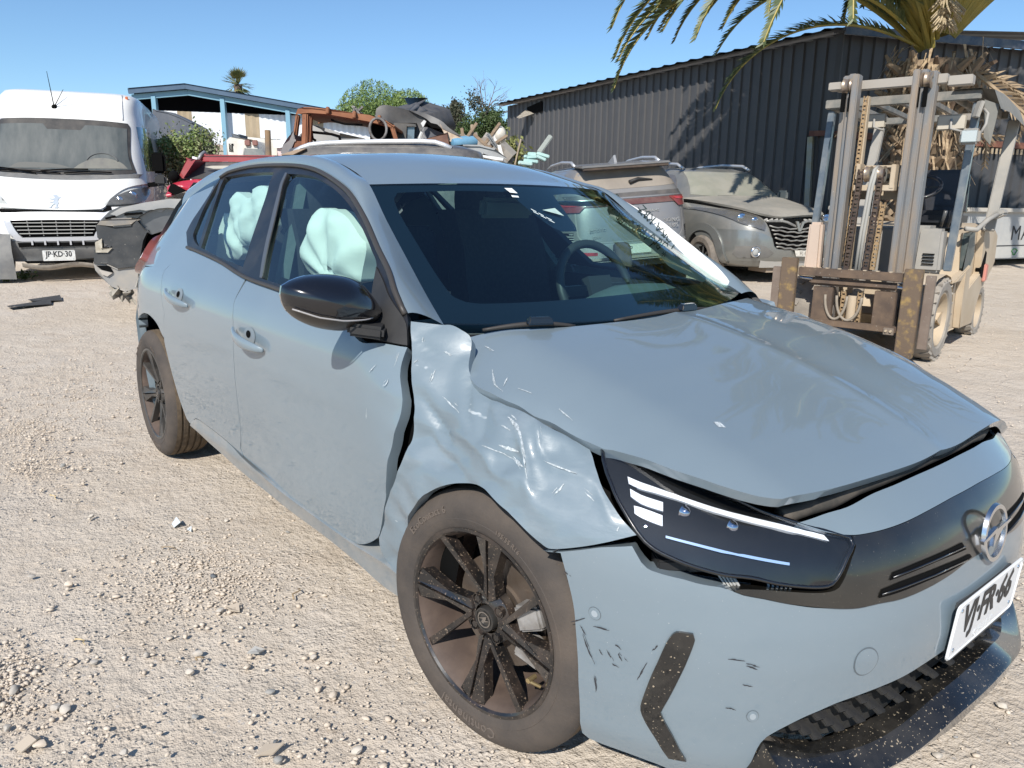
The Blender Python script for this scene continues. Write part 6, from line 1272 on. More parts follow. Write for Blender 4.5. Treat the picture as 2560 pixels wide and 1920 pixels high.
for sg in (-1, 1):
    hl = [(.915*sg, 1.03), (.80*sg, 1.0), (.62*sg, .95), (.50*sg, .89), (.455*sg, .80), (.49*sg, .735), (.60*sg, .765), (.74*sg, .82), (.82*sg, .90)]
    lens_unit('headlamp', hl, hf_, HAV, off=.014, proj=[(.70*sg, .89, .062), (.58*sg, .86, .045)])
    fg = [(.78*sg, .52), (.50*sg, .535), (.34*sg, .44), (.40*sg, .385), (.74*sg, .37), (.79*sg, .42)]
    ovl('fog_recess', fg, hf_, mat('recess_grey', (.13, .13, .125), .6, dust=.4), HAV, off=.018, rim=.01)
    q = hf_(.60*sg, .455); mb = MB(); mb.lathe([(.052, .0), (.056, .02), (.068, .02), (.074, .0)], 24, fn=lambda R, h, cc, s2: (.60*sg+R*cc, float(q[1])-.02-h, .455+R*s2)); fo = mb.build('fog_ring', CHROME, HAV, smooth=True)
    mb = MB(); mb.lathe([(0, .012), (.04, .01), (.053, .0)], 20, fn=lambda R, h, cc, s2: (.60*sg+R*cc, float(q[1])-.022-h, .455+R*s2)); mb.build('fog_lens', mat('fog_glass', (.40, .41, .40), .25, coat=.6), fo, smooth=True)
    ovl('arch_flare', [(.36, .30), (.42, .55), (.55, .72), (.75, .80), (.95, .80), (1.12, .72), (1.25, .55), (1.32, .30), (1.22, .30), (1.15, .52), (1.05, .64), (.92, .70), (.75, .70), (.62, .64), (.53, .5), (.47, .30)], hb.side(sg), HPL, HAV, off=.03, rim=.03, res=.05)
    ovl('wheel_arch', [(.45, .26), (.52, .50), (.62, .64), (.76, .70), (.92, .70), (1.06, .64), (1.16, .52), (1.23, .26)], hb.side(sg), VOID, HAV, off=.006, rim=0)
    simple_wheel(HAV, (.84*sg, .84, .30), .35, .23, face=sg, tyrem=mat('dusty_tyre', (.13, .115, .10), .9, c2=(.20, .17, .14), sc=9.)); simple_wheel(HAV, (.82*sg, 3.6, .30), .35, .22, face=sg)
    mb = MB(); mb.tube([(.60*sg, y, z) for y, z in ((1.98, 1.60), (2.15, 1.665), (2.7, 1.70), (3.4, 1.69), (3.9, 1.62))], .024, 8); mb.build('roof_rail', MATS['rail_silver'], HAV, smooth=True)
    mb = MB(); mb.box((.99*sg, 1.62, 1.22), (.20, .10, .15)); mb.build('wing_mirror', HP, HAV, bevel=.03)
    ovl('side_glass', [(1.75, 1.22), (2.1, 1.50), (3.6, 1.52), (3.9, 1.22)], hb.side(sg), MATS['dusty_side_glass'], HAV, off=.004)
for a, b in ((-.45, -.05), (.05, .50)): mb = MB(); mb.tube([(lerp(a, b, t), float(hf_(lerp(a, b, t), 1.185)[1])-.03, 1.185+.006*math.sin(3*t)) for t in np.linspace(0, 1, 6)], .010, 6); mb.build('wiper', VOID, HAV)
mb = MB(); mb.add([tuple(p) for p in ((-.02, -.035, .475), (.36, -.03, .47), (.36, -.045, .385), (0, -.05, .395), (-.02, -.03, .475), (.36, -.025, .47), (.36, -.04, .385), (0, -.045, .395))], [(3, 2, 1, 0), (4, 5, 6, 7), (0, 1, 5, 4), (1, 2, 6, 5), (2, 3, 7, 6), (3, 0, 4, 7)]); po = mb.build('number_plate', mat('faded_plate', (.60, .57, .50), .6, c2=(.45, .42, .37), sc=30.), HAV)
text_mesh('plate_lettering', 'FL·BK·77', .075, mat('faded_ink', (.20, .18, .15), .7), lambda x, y, z: (.175+x*.85, -.0495+.004*0, .432+y), po)
mb = MB(); mb.grid([(x, .05-.06*(z-.25)*3+.10*abs(x)**3, z) for z in (.36, .30, .24) for x in np.linspace(-.5, .55, 9)], 3, 9); mb.build('skid_plate', mat('skid_silver', (.48, .47, .44), .4, .4, dust=.3), HAV, smooth=True)
mb = MB(); mb.box((.1, .3, .22), (.9, .4, .10)); mb.build('undertray', mat('undertray_tan', (.30, .24, .18), .9), HAV)
# ================================================================ FORKLIFT
FL = empty('forklift', 'dusty beige forklift truck with a tall grey mast and rusty fork carriage', 'forklift', (-1.152, 4.698, 0.06), 0.1739)
FLB = mat('fork_beige', (.44, .345, .235), .7, c2=(.50, .41, .30), sc=3., dust=.4, dustc=(.50, .43, .34)); FLG = mat('fork_grey', (.27, .265, .25), .75, c2=(.34, .325, .295), sc=4., dust=.5, dustc=(.48, .42, .34))
MST = mat('mast_steel', (.215, .225, .235), .5, .35, c2=(.34, .265, .195), sc=3.5, lo=.40, hi=.66, stretch=(3., 3., .55), speck=(.5, .5, .48), spsc=45., spth=.74, dust=.18, dustc=(.45, .38, .30))
RST = mat('rust_dark', (.085, .060, .045), .8, c2=(.17, .115, .075), sc=6., lo=.4, hi=.7, speck=(.25, .22, .18), spsc=60., spth=.70); YRST = mat('rust_yellow', (.135, .096, .066), .8, c2=(.36, .24, .08), sc=15., lo=.52, hi=.78, bump=.5, bsc=40.)
CHN = mat('chain_dark', (.07, .048, .04), .6, .3, c2=(.12, .085, .06), sc=20.); CHN2 = mat('chain_tan', (.34, .235, .13), .8)
DKG = mat('fork_dark', (.035, .036, .037), .6, dust=.5)
cx = -.587
for x0, x1, y0, zt in ((-.93, -.868, -.16, 2.20), (-.875, -.812, -.20, 2.205), (-.825, -.768, -.27, 2.19), (-.392, -.340, -.27, 2.185), (-.355, -.300, -.20, 2.19), (-.312, -.246, -.16, 2.18)):
    mb = MB(); mb.box(((x0+x1)/2, y0, (zt+.20)/2+.02), (x1-x0-.006, .10, zt-.24)); mb.build('mast_channel', MST, FL, bevel=.008)
for x in (-.885, -.830, -.352, -.298):
    mb = MB(); mb.lathe([(.02, -.026), (.052, -.026), (.062, -.022), (.054, -.008), (.054, .008), (.062, .022), (.052, .026), (.02, .026)], 24, fn=lambda r, h, c, s: (x+h, -.225+r*c, 2.115+r*s)); mb.build('chain_pulley', mat('pulley', (.30, .24, .20), .4, .6, c2=(.42, .33, .22), sc=30.), FL, smooth=True, angle=40)
    mb = MB(); mb.box((x, -.275, 1.99), (.028, .03, .14)); mb.build('mast_slot', VOID, FL)
mb = MB(); mb.box((cx, -.13, 2.125), (.80, .07, .07)); mb.box((-.095, -.15, 2.10), (.16, .10, .07)); mb.box((-.99, -.15, 2.13), (.10, .10, .06)); mb.build('mast_crosshead', mat('crosshead', (.36, .33, .29), .7, dust=.4), FL, bevel=.006)
mb = MB(); mb.box((cx, -.12, 1.30), (.56, .05, .10)); mb.box((cx, -.10, .55), (.56, .05, .12)); mb.build('mast_crossmember', FLB, FL, bevel=.005)
def chain(a, b, w, m, nm='lift_chain', n=None):
    a, b = Vector(a), Vector(b); l = (b-a).length; n = n or int(l/.032); mb = MB(); d = (b-a)/n
    for i in range(n):
        p = a+d*(i+.5)
        if i % 2: mb.box(p, (w, .022, .026))
        else:
            mb.box(p+Vector((-w*.42, 0, 0)), (w*.16, .030, .046)); mb.box(p+Vector((w*.42, 0, 0)), (w*.16, .030, .046)); mb.box(p, (w*.6, .014, .014))
    return mb.build(nm, m, FL)
chain((-.672, -.33, 1.47), (-.690, -.36, .70), .042, CHN); chain((-.520, -.33, 1.47), (-.545, -.36, .70), .042, CHN); chain((-.492, -.28, 1.22), (-.515, -.28, .70), .036, CHN2); chain((-.715, -.27, 2.02), (-.735, -.27, .72), .030, CHN2)
mb = MB(); mb.box((-.705, -.24, 1.35), (.022, .05, 1.35)); mb.build('hose_guide', mat('guide_tan', (.42, .34, .24), .8), FL)
mb = MB(); mb.tube([(-.605, -.27, .42), (-.600, -.27, 1.12)], .045, 16); mb.build('lift_cylinder', mat('cyl_tan', (.36, .31, .25), .7, c2=(.28, .27, .26), sc=5.), FL, smooth=True, angle=40)
mb = MB(); mb.tube([(-.592, -.27, 1.12), (-.588, -.27, 1.34)], .030, 16); mb.build('lift_rod', mat('chrome_rod', (.5, .52, .55), .12, 1.), FL, smooth=True, angle=40)
mb = MB()
for i in range(2): mb.tube([(-.625+.0*i, -.345, .62), (-.615, -.345, 1.0), (-.590, -.35, 1.35), (-.575, -.33, 1.47), (-.57, -.26, 1.50)] if i == 0 else [(-.600, -.345, .62), (-.592, -.345, 1.0), (-.568, -.35, 1.35), (-.556, -.33, 1.46), (-.55, -.26, 1.49)], .013, 8)
mb.build('hydraulic_hose', mat('hose_grey', (.34, .33, .30), .7), FL, smooth=True)
mb = MB(); mb.box((-.44, -.26, 1.42), (.035, .13, .18)); mb.box((-.70, -.26, 1.46), (.03, .12, .12)); mb.box((-.57, -.27, 1.335), (.30, .10, .045)); mb.box((-.57, -.20, 1.50), (.30, .02, .02)); mb.build('pulley_yoke', FLB, FL, bevel=.004)
for x in (-.625, -.525): mb = MB(); mb.lathe([(.02, -.02), (.062, -.02), (.055, 0), (.062, .02), (.02, .02)], 22, fn=lambda r, h, c, s: (x+h, -.29+r*c, 1.44+r*s)); mb.build('yoke_pulley', MATS['pulley'], FL, smooth=True, angle=40)
# carriage and forks
mb = MB(); mb.box(((-1.013-.214)/2, -.50, .675), (.80, .05, .066)); mb.build('carriage_bar', RST, FL, bevel=.004)
mb = MB(); mb.box((cx, -.485, .60), (.68, .05, .062)); mb.build('carriage_tube', RST, FL, bevel=.02)
mb = MB(); mb.box((cx, -.495, .275), (.80, .05, .05)); mb.build('carriage_lower_bar', RST, FL, bevel=.004)
for x in range(9): mb = MB(); mb.box((-.98+.095*x, -.502, .710), (.022, .03, .008)); mb.build('carriage_notch', FLB, FL)
for x in (-.81, -.34): mb = MB(); mb.box((x, -.47, .42), (.155, .05, .28)); mb.build('carriage_plate', RST, FL, bevel=.004)
for a, b in (((-1.013, -.49, .625), (-.90, -.49, .618)), ((-.26, -.49, .60), (-.20, -.49, .595))): mb = MB(); mb.tube([a, b], .014, 10); mb.build('shift_rod', MATS['chrome_rod'], FL, smooth=True, angle=40)
for x, z0, z1, nm, m in ((-1.084, .10, .78, 'fork', YRST), (-.148, .10, .745, 'fork', YRST)):
    mb = MB(); mb.box((x, -.53, (z0+z1)/2), (.128, .05, z1-z0)); mb.box((x, -1.02, z0-.0), (.128, 1.0, .045), None); mb.build(nm, m, FL, bevel=.005)
for x, z1 in ((-1.185, .699), (-.036, .703)): mb = MB(); mb.box((x, -.50, (z1+.15)/2), (.085 if x < -1 else .066, .04, z1-.15)); mb.build('carriage_side_plate', mat('plate_brown', (.16, .12, .095), .75, c2=(.22, .175, .14), sc=5., speck=(.3, .28, .25), spsc=70., spth=.70), FL, bevel=.004)
mb = MB(); mb.box((-.275, -.525, .262), (.075, .02, .055)); bo = mb.build('bolt_plate', mat('boltplate', (.20, .16, .125), .7), FL, bevel=.004)
for x in (-.292, -.258): mb = MB(); mb.lathe([(0, -.012), (.009, -.012), (.011, 0)], 8, fn=lambda r, h, c, s: (x+r*c, -.535+h, .265+r*s)); mb.build('bolt', MATS['guide_tan'], bo)
mb = MB()
for x, r in ((-.70, .085), (-.60, .095)): mb.tube([(x-r+r*(1-math.cos(a)), -.50, .50-.19*math.sin(a)) for a in np.linspace(0, math.pi, 16)], .011, 8)
mb.build('hanging_hose', mat('hose_tan', (.27, .23, .18), .75), FL, smooth=True)
mb = MB(); mb.tube([(-.60, -.40, .50), (-.60, -.40, .30)], .042, 14); mb.build('tilt_cylinder', FLB, FL, smooth=True, angle=40)
chain((-.66, -.44, .54), (-.66, -.44, .30), .034, CHN2); chain((-.535, -.44, .54), (-.535, -.44, .30), .034, CHN2)
# chassis, wheels
sil = [(.10, .30), (.40, .50), (.53, .69), (.545, .98), (.78, 1.0), (1.15, 1.03), (1.45, 1.06), (1.80, .95), (1.86, .68), (1.62, .54), (1.30, .46), (1.15, .19), (.66, .17), (.40, .18)]
mb = MB(); mb.prism(sil, lambda a, b, t: (t, a, b), -1.10, -.07); mb.build('chassis', FLB, FL, bevel=.012)
pnl = [(.10, .62), (.34, .57), (.45, .62), (.53, .70), (.55, .98), (.76, .99), (.64, .62), (.58, .46), (.66, .20), (1.10, .19), (1.16, .50), (1.12, 1.0), (1.40, 1.04), (1.80, .93), (1.86, .69), (1.62, .56), (1.36, .46), (1.18, .20), (1.10, .17), (.60, .16), (.54, .40)]
mb = MB(); mb.prism([(.16, .60), (.46, .60), (.57, .66), (.60, .40), (.66, .18), (1.13, .17), (1.36, .46), (1.62, .56), (1.86, .69), (1.80, .95), (1.42, 1.07), (1.12, 1.0), (1.20, .62), (.80, .52), (.74, .72), (.66, .70)], lambda a, b, t: (t, a, b), -.075, -.012); mb.build('side_panel', FLB, FL, bevel=.008)
mb = MB(); mb.prism([(.55, .69), (.56, .97), (.80, 1.0), (.90, .80), (.72, .68)], lambda a, b, t: (t, a, b), -.07, -.03); mb.build('side_door', mat('fork_green_grey', (.055, .075, .075), .45, c2=(.11, .115, .105), sc=5., dust=.3), FL, bevel=.01)
mb = MB(); mb.prism([(1.18, .66), (1.30, .82), (1.36, .80), (1.38, .56), (1.22, .60)], lambda a, b, t: (t, a, b), -.05, -.008); mb.build('step_recess', VOID, FL)
mb = MB(); mb.box((.0, 1.36, .62), (.03, .10, .16)); mb.build('rag', mat('pink_rag', (.55, .24, .19), .9), FL, bevel=.01)
mb = MB(); mb.box((-.20, .10, .86), (.20, .16, .34), None, (.92, .9)); fo = mb.build('front_cowl', FLG, FL, bevel=.02)
for i in range(4): mb = MB(); mb.box((-.19, .012+.0, .755+.026*i), (.085, .012, .008)); mb.build('cowl_louvre', VOID, fo)
mb = MB(); mb.lathe([(0, -.006), (.03, -.004), (.034, .002)], 20, fn=lambda r, h, c, s: (-.325+r*1.3*c, .02+h, .905+r*.7*s)); mb.build('oval_badge', mat('cream', (.62, .56, .45), .5), fo)
mb = MB(); mb.box((-.46, .20, .80), (.32, .24, .46)); mb.box((-.86, .18, .86), (.30, .20, .34)); mb.box((-.36, .22, 1.02), (.30, .22, .06)); mb.build('dash_housing', FLG, FL, bevel=.02)
mb = MB(); mb.grid([(x, y, z) for x in (-.28, -.03) for y, z in ((-.42, .62), (-.30, .665), (-.05, .685), (.12, .655), (.24, .58), (.33, .44))], 2, 6); mb.build('mudguard', FLB, FL, smooth=True)
mb = MB(); mb.grid([(x, y, z) for x in (-1.17, -.92) for y, z in ((-.42, .62), (-.30, .665), (-.05, .685), (.12, .655), (.24, .58), (.33, .44))], 2, 6); mb.build('mudguard', FLB, FL, smooth=True)
RT = mat('solid_tyre', (.26, .235, .205), .95, c2=(.34, .305, .26), sc=8., bump=.6, bsc=60.); RB = mat('fork_rim', (.45, .36, .25), .7, c2=(.38, .31, .23), sc=6.)
for x, y, r, w, f in ((-.13, .0, .325, .21, 1), (-1.04, .0, .325, .21, -1), (-.12, 1.56, .245, .17, 1), (-1.05, 1.56, .245, .17, -1)):
    fn = lambda R, h, c, s: (x+h*f, y+R*c, r-.0+R*s)
    mb = MB(); mb.lathe([(r*.66, w*.40), (r*.72, w*.48), (r*.90, w*.5), (r*.97, w*.42), (r, w*.34), (r, -w*.34), (r*.9, -w*.5), (r*.6, -w*.5)], 44, fn)
    for i in range(22):
        a = 2*math.pi*i/22
        mb.bar((x+f*w*.47, y+r*.985*math.cos(a), r+r*.985*math.sin(a)), (x+f*w*.12, y+r*.995*math.cos(a+.10), r+r*.995*math.sin(a+.10)), .036, .022, up=(0, math.cos(a), math.sin(a)))
    t = mb.build('wheel', RT, FL, smooth=True, angle=35)
    mb = MB(); mb.lathe([(r*.67, w*.43), (r*.64, w*.44), (r*.60, w*.32), (r*.56, w*.06), (r*.30, w*.03), (r*.28, w*.16), (r*.0, w*.18)], 36, fn)
    for k in range(6): a = k*math.pi/3; mb.lathe([(0, w*.10), (.012, w*.10), (.012, w*.03)], 6, fn=lambda R, h, c, s: (x+h*f, y+r*.42*math.cos(a)+R*c, r+r*.42*math.sin(a)+R*s))
    mb.build('rim', RB, t, smooth=True, angle=35)
# overhead guard
GRD = mat('guard_grey', (.13, .14, .135), .65, c2=(.30, .27, .23), sc=5., dust=.4); 
for x, m in ((-.04, mat('post_blue_grey', (.10, .125, .15), .35, c2=(.19, .20, .20), sc=6., coat=.3)), (-1.13, MATS['post_blue_grey'])):
    mb = MB(); mb.bar((x-.02, .10, .70), (x+.005, .20, 1.98), .055, .055, (0, 1, 0)); mb.build('guard_post', m, FL, bevel=.006)
    mb = MB(); mb.bar((x+.06, 1.10, 1.0), (x+.10, 1.25, 1.93), .085, .06, (0, 1, 0)); mb.build('guard_rear_post', FLG, FL, bevel=.008)
mb = MB(); mb.box((cx, .17, 2.035), (1.16, .07, .07)); mb.box((cx, 1.25, 1.98), (1.2, .07, .06)); 
for x in (-1.10, -.06): mb.bar((x, .15, 2.02), (x, 1.25, 1.98), .06, .06)
for i in range(5): mb.bar((-.98+.195*i, .15, 2.03), (-.98+.195*i, 1.25, 2.0), .03, .045)
mb.build('overhead_guard', GRD, FL, bevel=.005)
mb = MB(); P = [(x, y, z) for y, z in ((.10, 2.075), (.5, 2.085), (1.3, 2.04)) for x in (-.20, -.02, .08, .14)]; P = [(x, y, z-(.0 if x < .0 else .02 if x < .1 else .16)) for x, y, z in P]; mb.grid(P, 3, 4); mb.build('canopy_cover', mat('canvas_grey', (.15, .155, .145), .85, dust=.5), FL, smooth=True)
mb = MB(); mb.add([(.02, .12, 1.99), (.05, .12, 1.72), (.10, .12, 1.66), (.12, .14, 1.95)], [(0, 1, 2, 3)]); mb.add([(.02, .13, 1.99), (.05, .13, 1.72), (.10, .13, 1.66), (.12, .15, 1.95)], [(3, 2, 1, 0)]); mb.build('torn_canvas', MATS['canvas_grey'], FL)
for x0, x1, z0, z1 in ((-.82, -.65, 1.815, 1.93), (-.275, -.07, 1.775, 1.89)):
    mb = MB(); mb.box(((x0+x1)/2, .08, (z0+z1)/2), (x1-x0, .02, z1-z0)); mo = mb.build('rear_mirror', mat('mirror_back', (.50, .45, .37), .8), FL, bevel=.01)
    mb = MB(); mb.tube([((x0+x1)/2, .06, (z0+z1)/2+.02), ((x0+x1)/2+.01, .03, (z0+z1)/2-.05), (x1+.0, .05, z0-.02)], .009, 8); mb.build('mirror_stalk', FLG, mo, smooth=True)
mb = MB(); mb.box((-.012, -.02, 1.715), (.135, .07, .115)); lo = mb.build('work_lamp', FLG, FL, bevel=.02)
mb = MB(); mb.box((-.012, -.058, 1.715), (.110, .012, .090)); mb.build('lamp_lens', mat('work_lens', (.62, .60, .56), .12, .4, coat=1.), lo, bevel=.014)
mb = MB(); mb.tube([(.05, -.02, 1.73), (.075, .0, 1.80), (.07, .05, 1.88), (.03, .1, 1.92)], .010, 8); mb.build('lamp_bracket', FLG, lo, smooth=True)
mb = MB(); mb.bar((.0, .12, 1.98), (-.02, .10, 1.86), .06, .03); mb.build('guard_gusset', FLG, FL, bevel=.005)
ST = mat('seat_vinyl', (.012, .013, .017), .45, c2=(.02, .021, .026), sc=8., coat=.2)
mb = MB(); mb.box((-.36, .95, 1.32), (.44, .14, .40), Matrix.Rotation(-.15, 3, 'X'), (.9, .8)); so = mb.build('seat_back', ST, FL, bevel=.04)
mb = MB(); mb.box((-.36, .78, 1.10), (.46, .46, .14)); mb.build('seat_cushion', ST, FL, bevel=.04)
mb = MB(); c = Vector((-.42, .48, 1.36)); R = Matrix.Rotation(.65, 3, 'X'); mb.tube([c+R @ Vector((.15*math.cos(a), .15*math.sin(a), 0)) for a in np.linspace(0, 2*math.pi, 25)], .014, 8, cap=False); mb.bar(c+R @ Vector((-.15, 0, 0)), c+R @ Vector((.15, 0, 0)), .02, .014); mb.bar(c, c+R @ Vector((0, 0, -.35)), .04, .04); mb.build('steering_wheel', ST, FL, smooth=True, angle=50)
for dx in (0, .05, .10): mb = MB(); mb.tube([(-.20+dx, .34, 1.04), (-.17+dx, .30, 1.17)], [.009, .016], 8); mb.build('control_lever', mat('lever', (.08, .08, .08), .3), FL, smooth=True)
mb = MB(); mb.tube([(-.03, .40, 1.03), (.03, .5, 1.02), (.05, .8, 1.10), (.10, 1.0, 1.16)], .02, 8); mb.build('grab_handle', FLG, FL, smooth=True)
mb = MB(); mb.box((.09, 1.05, 1.15), (.10, .2, .06), Matrix.Rotation(-.5, 3, 'Y')); mb.build('gas_strap', FLG, FL, bevel=.015)
mb = MB(); mb.lathe([(0, .05), (.13, .05), (.15, .0), (.15, -.7), (.13, -.75), (0, -.75)], 22, fn=lambda r, h, c, s: (-.60+h*.0+r*c*1.0, 1.35+r*s, 1.28+h*.3)); mb.build('gas_bottle', mat('bottle_grey', (.34, .33, .31), .6, dust=.5), FL, smooth=True, angle=40)
mb = MB(); mb.box((-.90, .30, .98), (.26, .14, .14)); mb.build('front_box', mat('fork_pale', (.52, .47, .40), .8), FL, bevel=.03)
mb = MB(); mb.box((-1.06, -.06, .80), (.14, .12, .52), None, (.8, .8)); mb.box((-.95, .0, .585), (.5, .10, .10)); mb.build('left_cowl', mat('cowl_pink', (.52, .41, .33), .8), FL, bevel=.02)
# ================================================================ BLACK WAREHOUSE
WH = empty('black_warehouse', 'big dark corrugated steel warehouse with a bare eave behind the palm', 'warehouse', (-6.035, 11.472, 0.0), 0.0)
STL = mat('dark_sheet', (.052, .053, .058), .42, c2=(.068, .067, .070), sc=.7, dust=.20, dustc=(.17, .155, .135), dustsc=.8, speck=(.14, .13, .12), spsc=14., spth=.76, spec=.45)
WZ = 4.152
def sheet(w, z0, z1, pitch=.25):
    mb = MB(); pr = []; n = int(round(w/pitch))
    for i in range(n):
        a = i*pitch; pr += [(a, 0), (a+pitch*.60, 0), (a+pitch*.68, -.032), (a+pitch*.90, -.032), (a+pitch*.98, 0)]
    pr.append((w, 0)); mb.grid([(x, y, z) for x, y in pr for z in (z0, (z0+z1)/2, z1)], len(pr), 3); return mb
lm = None; la_ = -0.1784; ra_ = 1.1624
for i in range(12):
    if lm is None: o = sheet(1.0, .0, WZ-.02).build('wall_sheet', STL, WH); lm = o.data
    else: o = link('wall_sheet', lm, WH)
    o.location = (math.cos(la_)*(-1.0*(i+1)), math.sin(la_)*(-1.0*(i+1)), 0); o.rotation_euler = (0, 0, la_)
for i in range(11):
    o = link('wall_sheet', lm, WH); o.location = (math.cos(ra_)*i, math.sin(ra_)*i, 0); o.rotation_euler = (0, 0, ra_)
RA = Matrix.Rotation(la_, 3, 'Z'); RB_ = Matrix.Rotation(ra_, 3, 'Z')
def lw(x, y, z): return tuple(RA @ Vector((x, y, z)))
def rw(x, y, z): return tuple(RB_ @ Vector((x, y, z)))
mb = MB(); mb.bar(lw(0, -.02, 0), lw(0, -.02, WZ), .10, .05, (0, 1, 0)); mb.build('corner_flashing', STL, WH)
# roof sheet with wavy edge over the left wall, flashing along the right wall
mb = MB(); P = []
n = 150
for i in range(n): x = -12.3+12.45*i/(n-1); w = .030*max(0, math.sin(i*2*math.pi/5.0)); P += [lw(x, -.34, WZ+.03+w), lw(x, .4, WZ+.10+w), lw(x, 7, WZ+.75+w)]
mb.grid(P, n, 3); ro = mb.build('roof', mat('roof_sheet', (.045, .048, .046), .6, c2=(.075, .075, .07), sc=2.), WH)
mb = MB(); P = []
for i in range(n): x = -12.3+12.45*i/(n-1); P += [lw(x, -.33, WZ+.0), lw(x, .05, WZ+.02)]
mb.grid(P, n, 2); mb.build('soffit', STL, WH)
mb = MB(); mb.bar(rw(-.15, -.12, WZ+.02), rw(11, -.12, WZ+.02), .30, .05); mb.bar(rw(-.15, -.26, WZ+.0), rw(11, -.26, WZ+.0), .03, .14); mb.build('roof_flashing', mat('blue_black_flashing', (.02, .03, .06), .35, c2=(.12, .12, .12), sc=3., coat=.4), WH)
hx0, hx1 = (-10.733, 0.0, 3.974), (-9.877, 0.0, 3.789)
mb = MB(); mb.add([lw(hx0[0], -.04, hx0[2]), lw(hx1[0], -.04, hx1[2]+.28), lw(hx1[0], -.04, hx1[2]-.02), lw(hx0[0], -.04, hx0[2]-.20)], [(0, 3, 2, 1)]); mb.build('wall_opening', VOID, WH)
mb = MB(); mb.add([lw(hx0[0]-.02, -.06, hx0[2]-.06), lw(hx0[0]+.5, -.10, hx0[2]-.22), lw(hx0[0]+.28, -.45, hx0[2]-.36), lw(hx0[0]+.02, -.40, hx0[2]-.30)], [(0, 3, 2, 1), (0, 1, 2, 3)]); mb.build('bent_sheet', mat('raw_sheet', (.55, .50, .42), .6), WH)
# steel door frame in the right wall
mb = MB(); dx = -.62
p0 = (-0.403, -0.05, 2.478); p1 = (-0.362, -0.05, 1.383)
mb.bar(lw(p0[0]+.02, -.08, p0[2]), lw(p1[0]+.12, -.08, .3), .10, .06, (0, 1, 0)); mb.build('door_frame', mat('frame_pale_blue', (.34, .38, .38), .5, c2=(.36, .33, .20), sc=3.), WH)
mb = MB(); mb.bar(lw(p0[0], -.09, p0[2]+.06), lw(.0, -.09, p0[2]+.04), .05, .09); mb.bar(rw(0, -.09, p0[2]+.02), rw(8, -.09, p0[2]-.10), .05, .11); mb.build('rusty_lintel', mat('lintel_rust', (.12, .045, .03), .7, c2=(.22, .10, .06), sc=5.), WH)
mb = MB()
for i in range(60): mb.box(rw(2.2+.10*i, -.10, p0[2]-.16), (.03, .03, .10))
stuff(mb.build('lintel_comb', MATS['guide_tan'], WH))
# ================================================================ SKIP with MAR lettering
SKF = (-3.743, 11.739, 0.44); SKR = (-3.339, 13.355, 0.409)
a_ = Vector(SKF); b_ = Vector(SKR); ua = (b_-a_); ua.z = 0; ua.normalize(); ang = math.atan2(ua.y, ua.x)
SK = empty('steel_skip', 'pale grey steel skip sprayed with black letters MAR', 'skip', (a_.x, a_.y, gz(a_.x, a_.y)), ang)
SKM = mat('skip_paint', (.36, .37, .37), .6, c2=(.46, .45, .42), sc=2., dust=.35, dustc=(.5, .45, .38), speck=(.2, .12, .08), spsc=20., spth=.76)
mb = MB(); mb.prism([(-1.0, .13), (4.0, .13), (4.4, .92), (-1.2, .92)], lambda u, v, t: (u, t, v), 0, 1.6); so = mb.build('skip_body', SKM, SK, bevel=.02)
mb = MB(); mb.bar((-1.25, -.03, .93), (4.45, -.03, .93), .08, .07); mb.bar((-1.25, 1.63, .93), (4.45, 1.63, .93), .08, .07); mb.build('skip_rim', mat('skip_rim', (.46, .43, .38), .7, dust=.4), SK, bevel=.01)
for x in (-.7, 3.6): mb = MB(); mb.box((x, .8, .065), (.5, 1.4, .13)); mb.build('skip_foot', VOID, SK)
SPR = mat('spray_black', (.03, .03, .032), .8)
text_mesh('sprayed_lettering', 'MAR', .34, SPR, lambda x, y, z: (1.55+x, -.006, .55+y), SK, spacing=1.1)
mb = MB(); mb.prism([(.85, .36), (1.85, .365), (1.85, .350), (.85, .345)], lambda u, v, t: (u, -.006-t, v), 0, .001); mb.build('sprayed_line', SPR, SK)
mb = MB(); mb.tube([(1.35+.06*math.cos(t)*(1+.4*math.sin(3*t)), -.008, .25+.05*math.sin(t)) for t in np.linspace(0, 7, 24)], .008, 4); mb.build('green_scrawl', mat('spray_green', (.06, .28, .07), .8), SK)
# ================================================================ CANARY PALM
PB = Vector((-4.121, 10.768, 3.401)); px_, py_ = PB.x, PB.y; pz_ = float(gz(px_, py_))
PALM = empty('date_palm', 'stout date palm with a shaggy trunk and arching fronds behind the forklift', 'palm tree', (px_, py_, pz_))
BARK = mat('palm_bark', (.17, .12, .08), .95, c2=(.30, .225, .15), sc=9., bump=1., bsc=26.); BOOT = mat('leaf_base', (.29, .215, .14), .9, c2=(.17, .12, .08), sc=6., stretch=(1., 1., .3)); BOOT2 = mat('leaf_base_dark', (.12, .08, .055), .9, c2=(.20, .14, .09), sc=6.)
H = 3.05
mb = MB(); P = []
for i in range(24):
    t = i/23; z = -.1+H*t+.1; r0 = .48-.06*t+.16*math.exp(-((t-.93)/.13)**2)
    for k in range(28): a = 2*math.pi*k/28; r = r0*(1+.07*math.sin(7*a+9*z)+.05*math.sin(13*a-17*z)); P.append((r*math.cos(a), r*math.sin(a), z))
mb.add(P, [(i*28+k, i*28+(k+1) % 28, (i+1)*28+(k+1) % 28, (i+1)*28+k) for i in range(23) for k in range(28)]); mb.build('trunk', BARK, PALM, smooth=True)
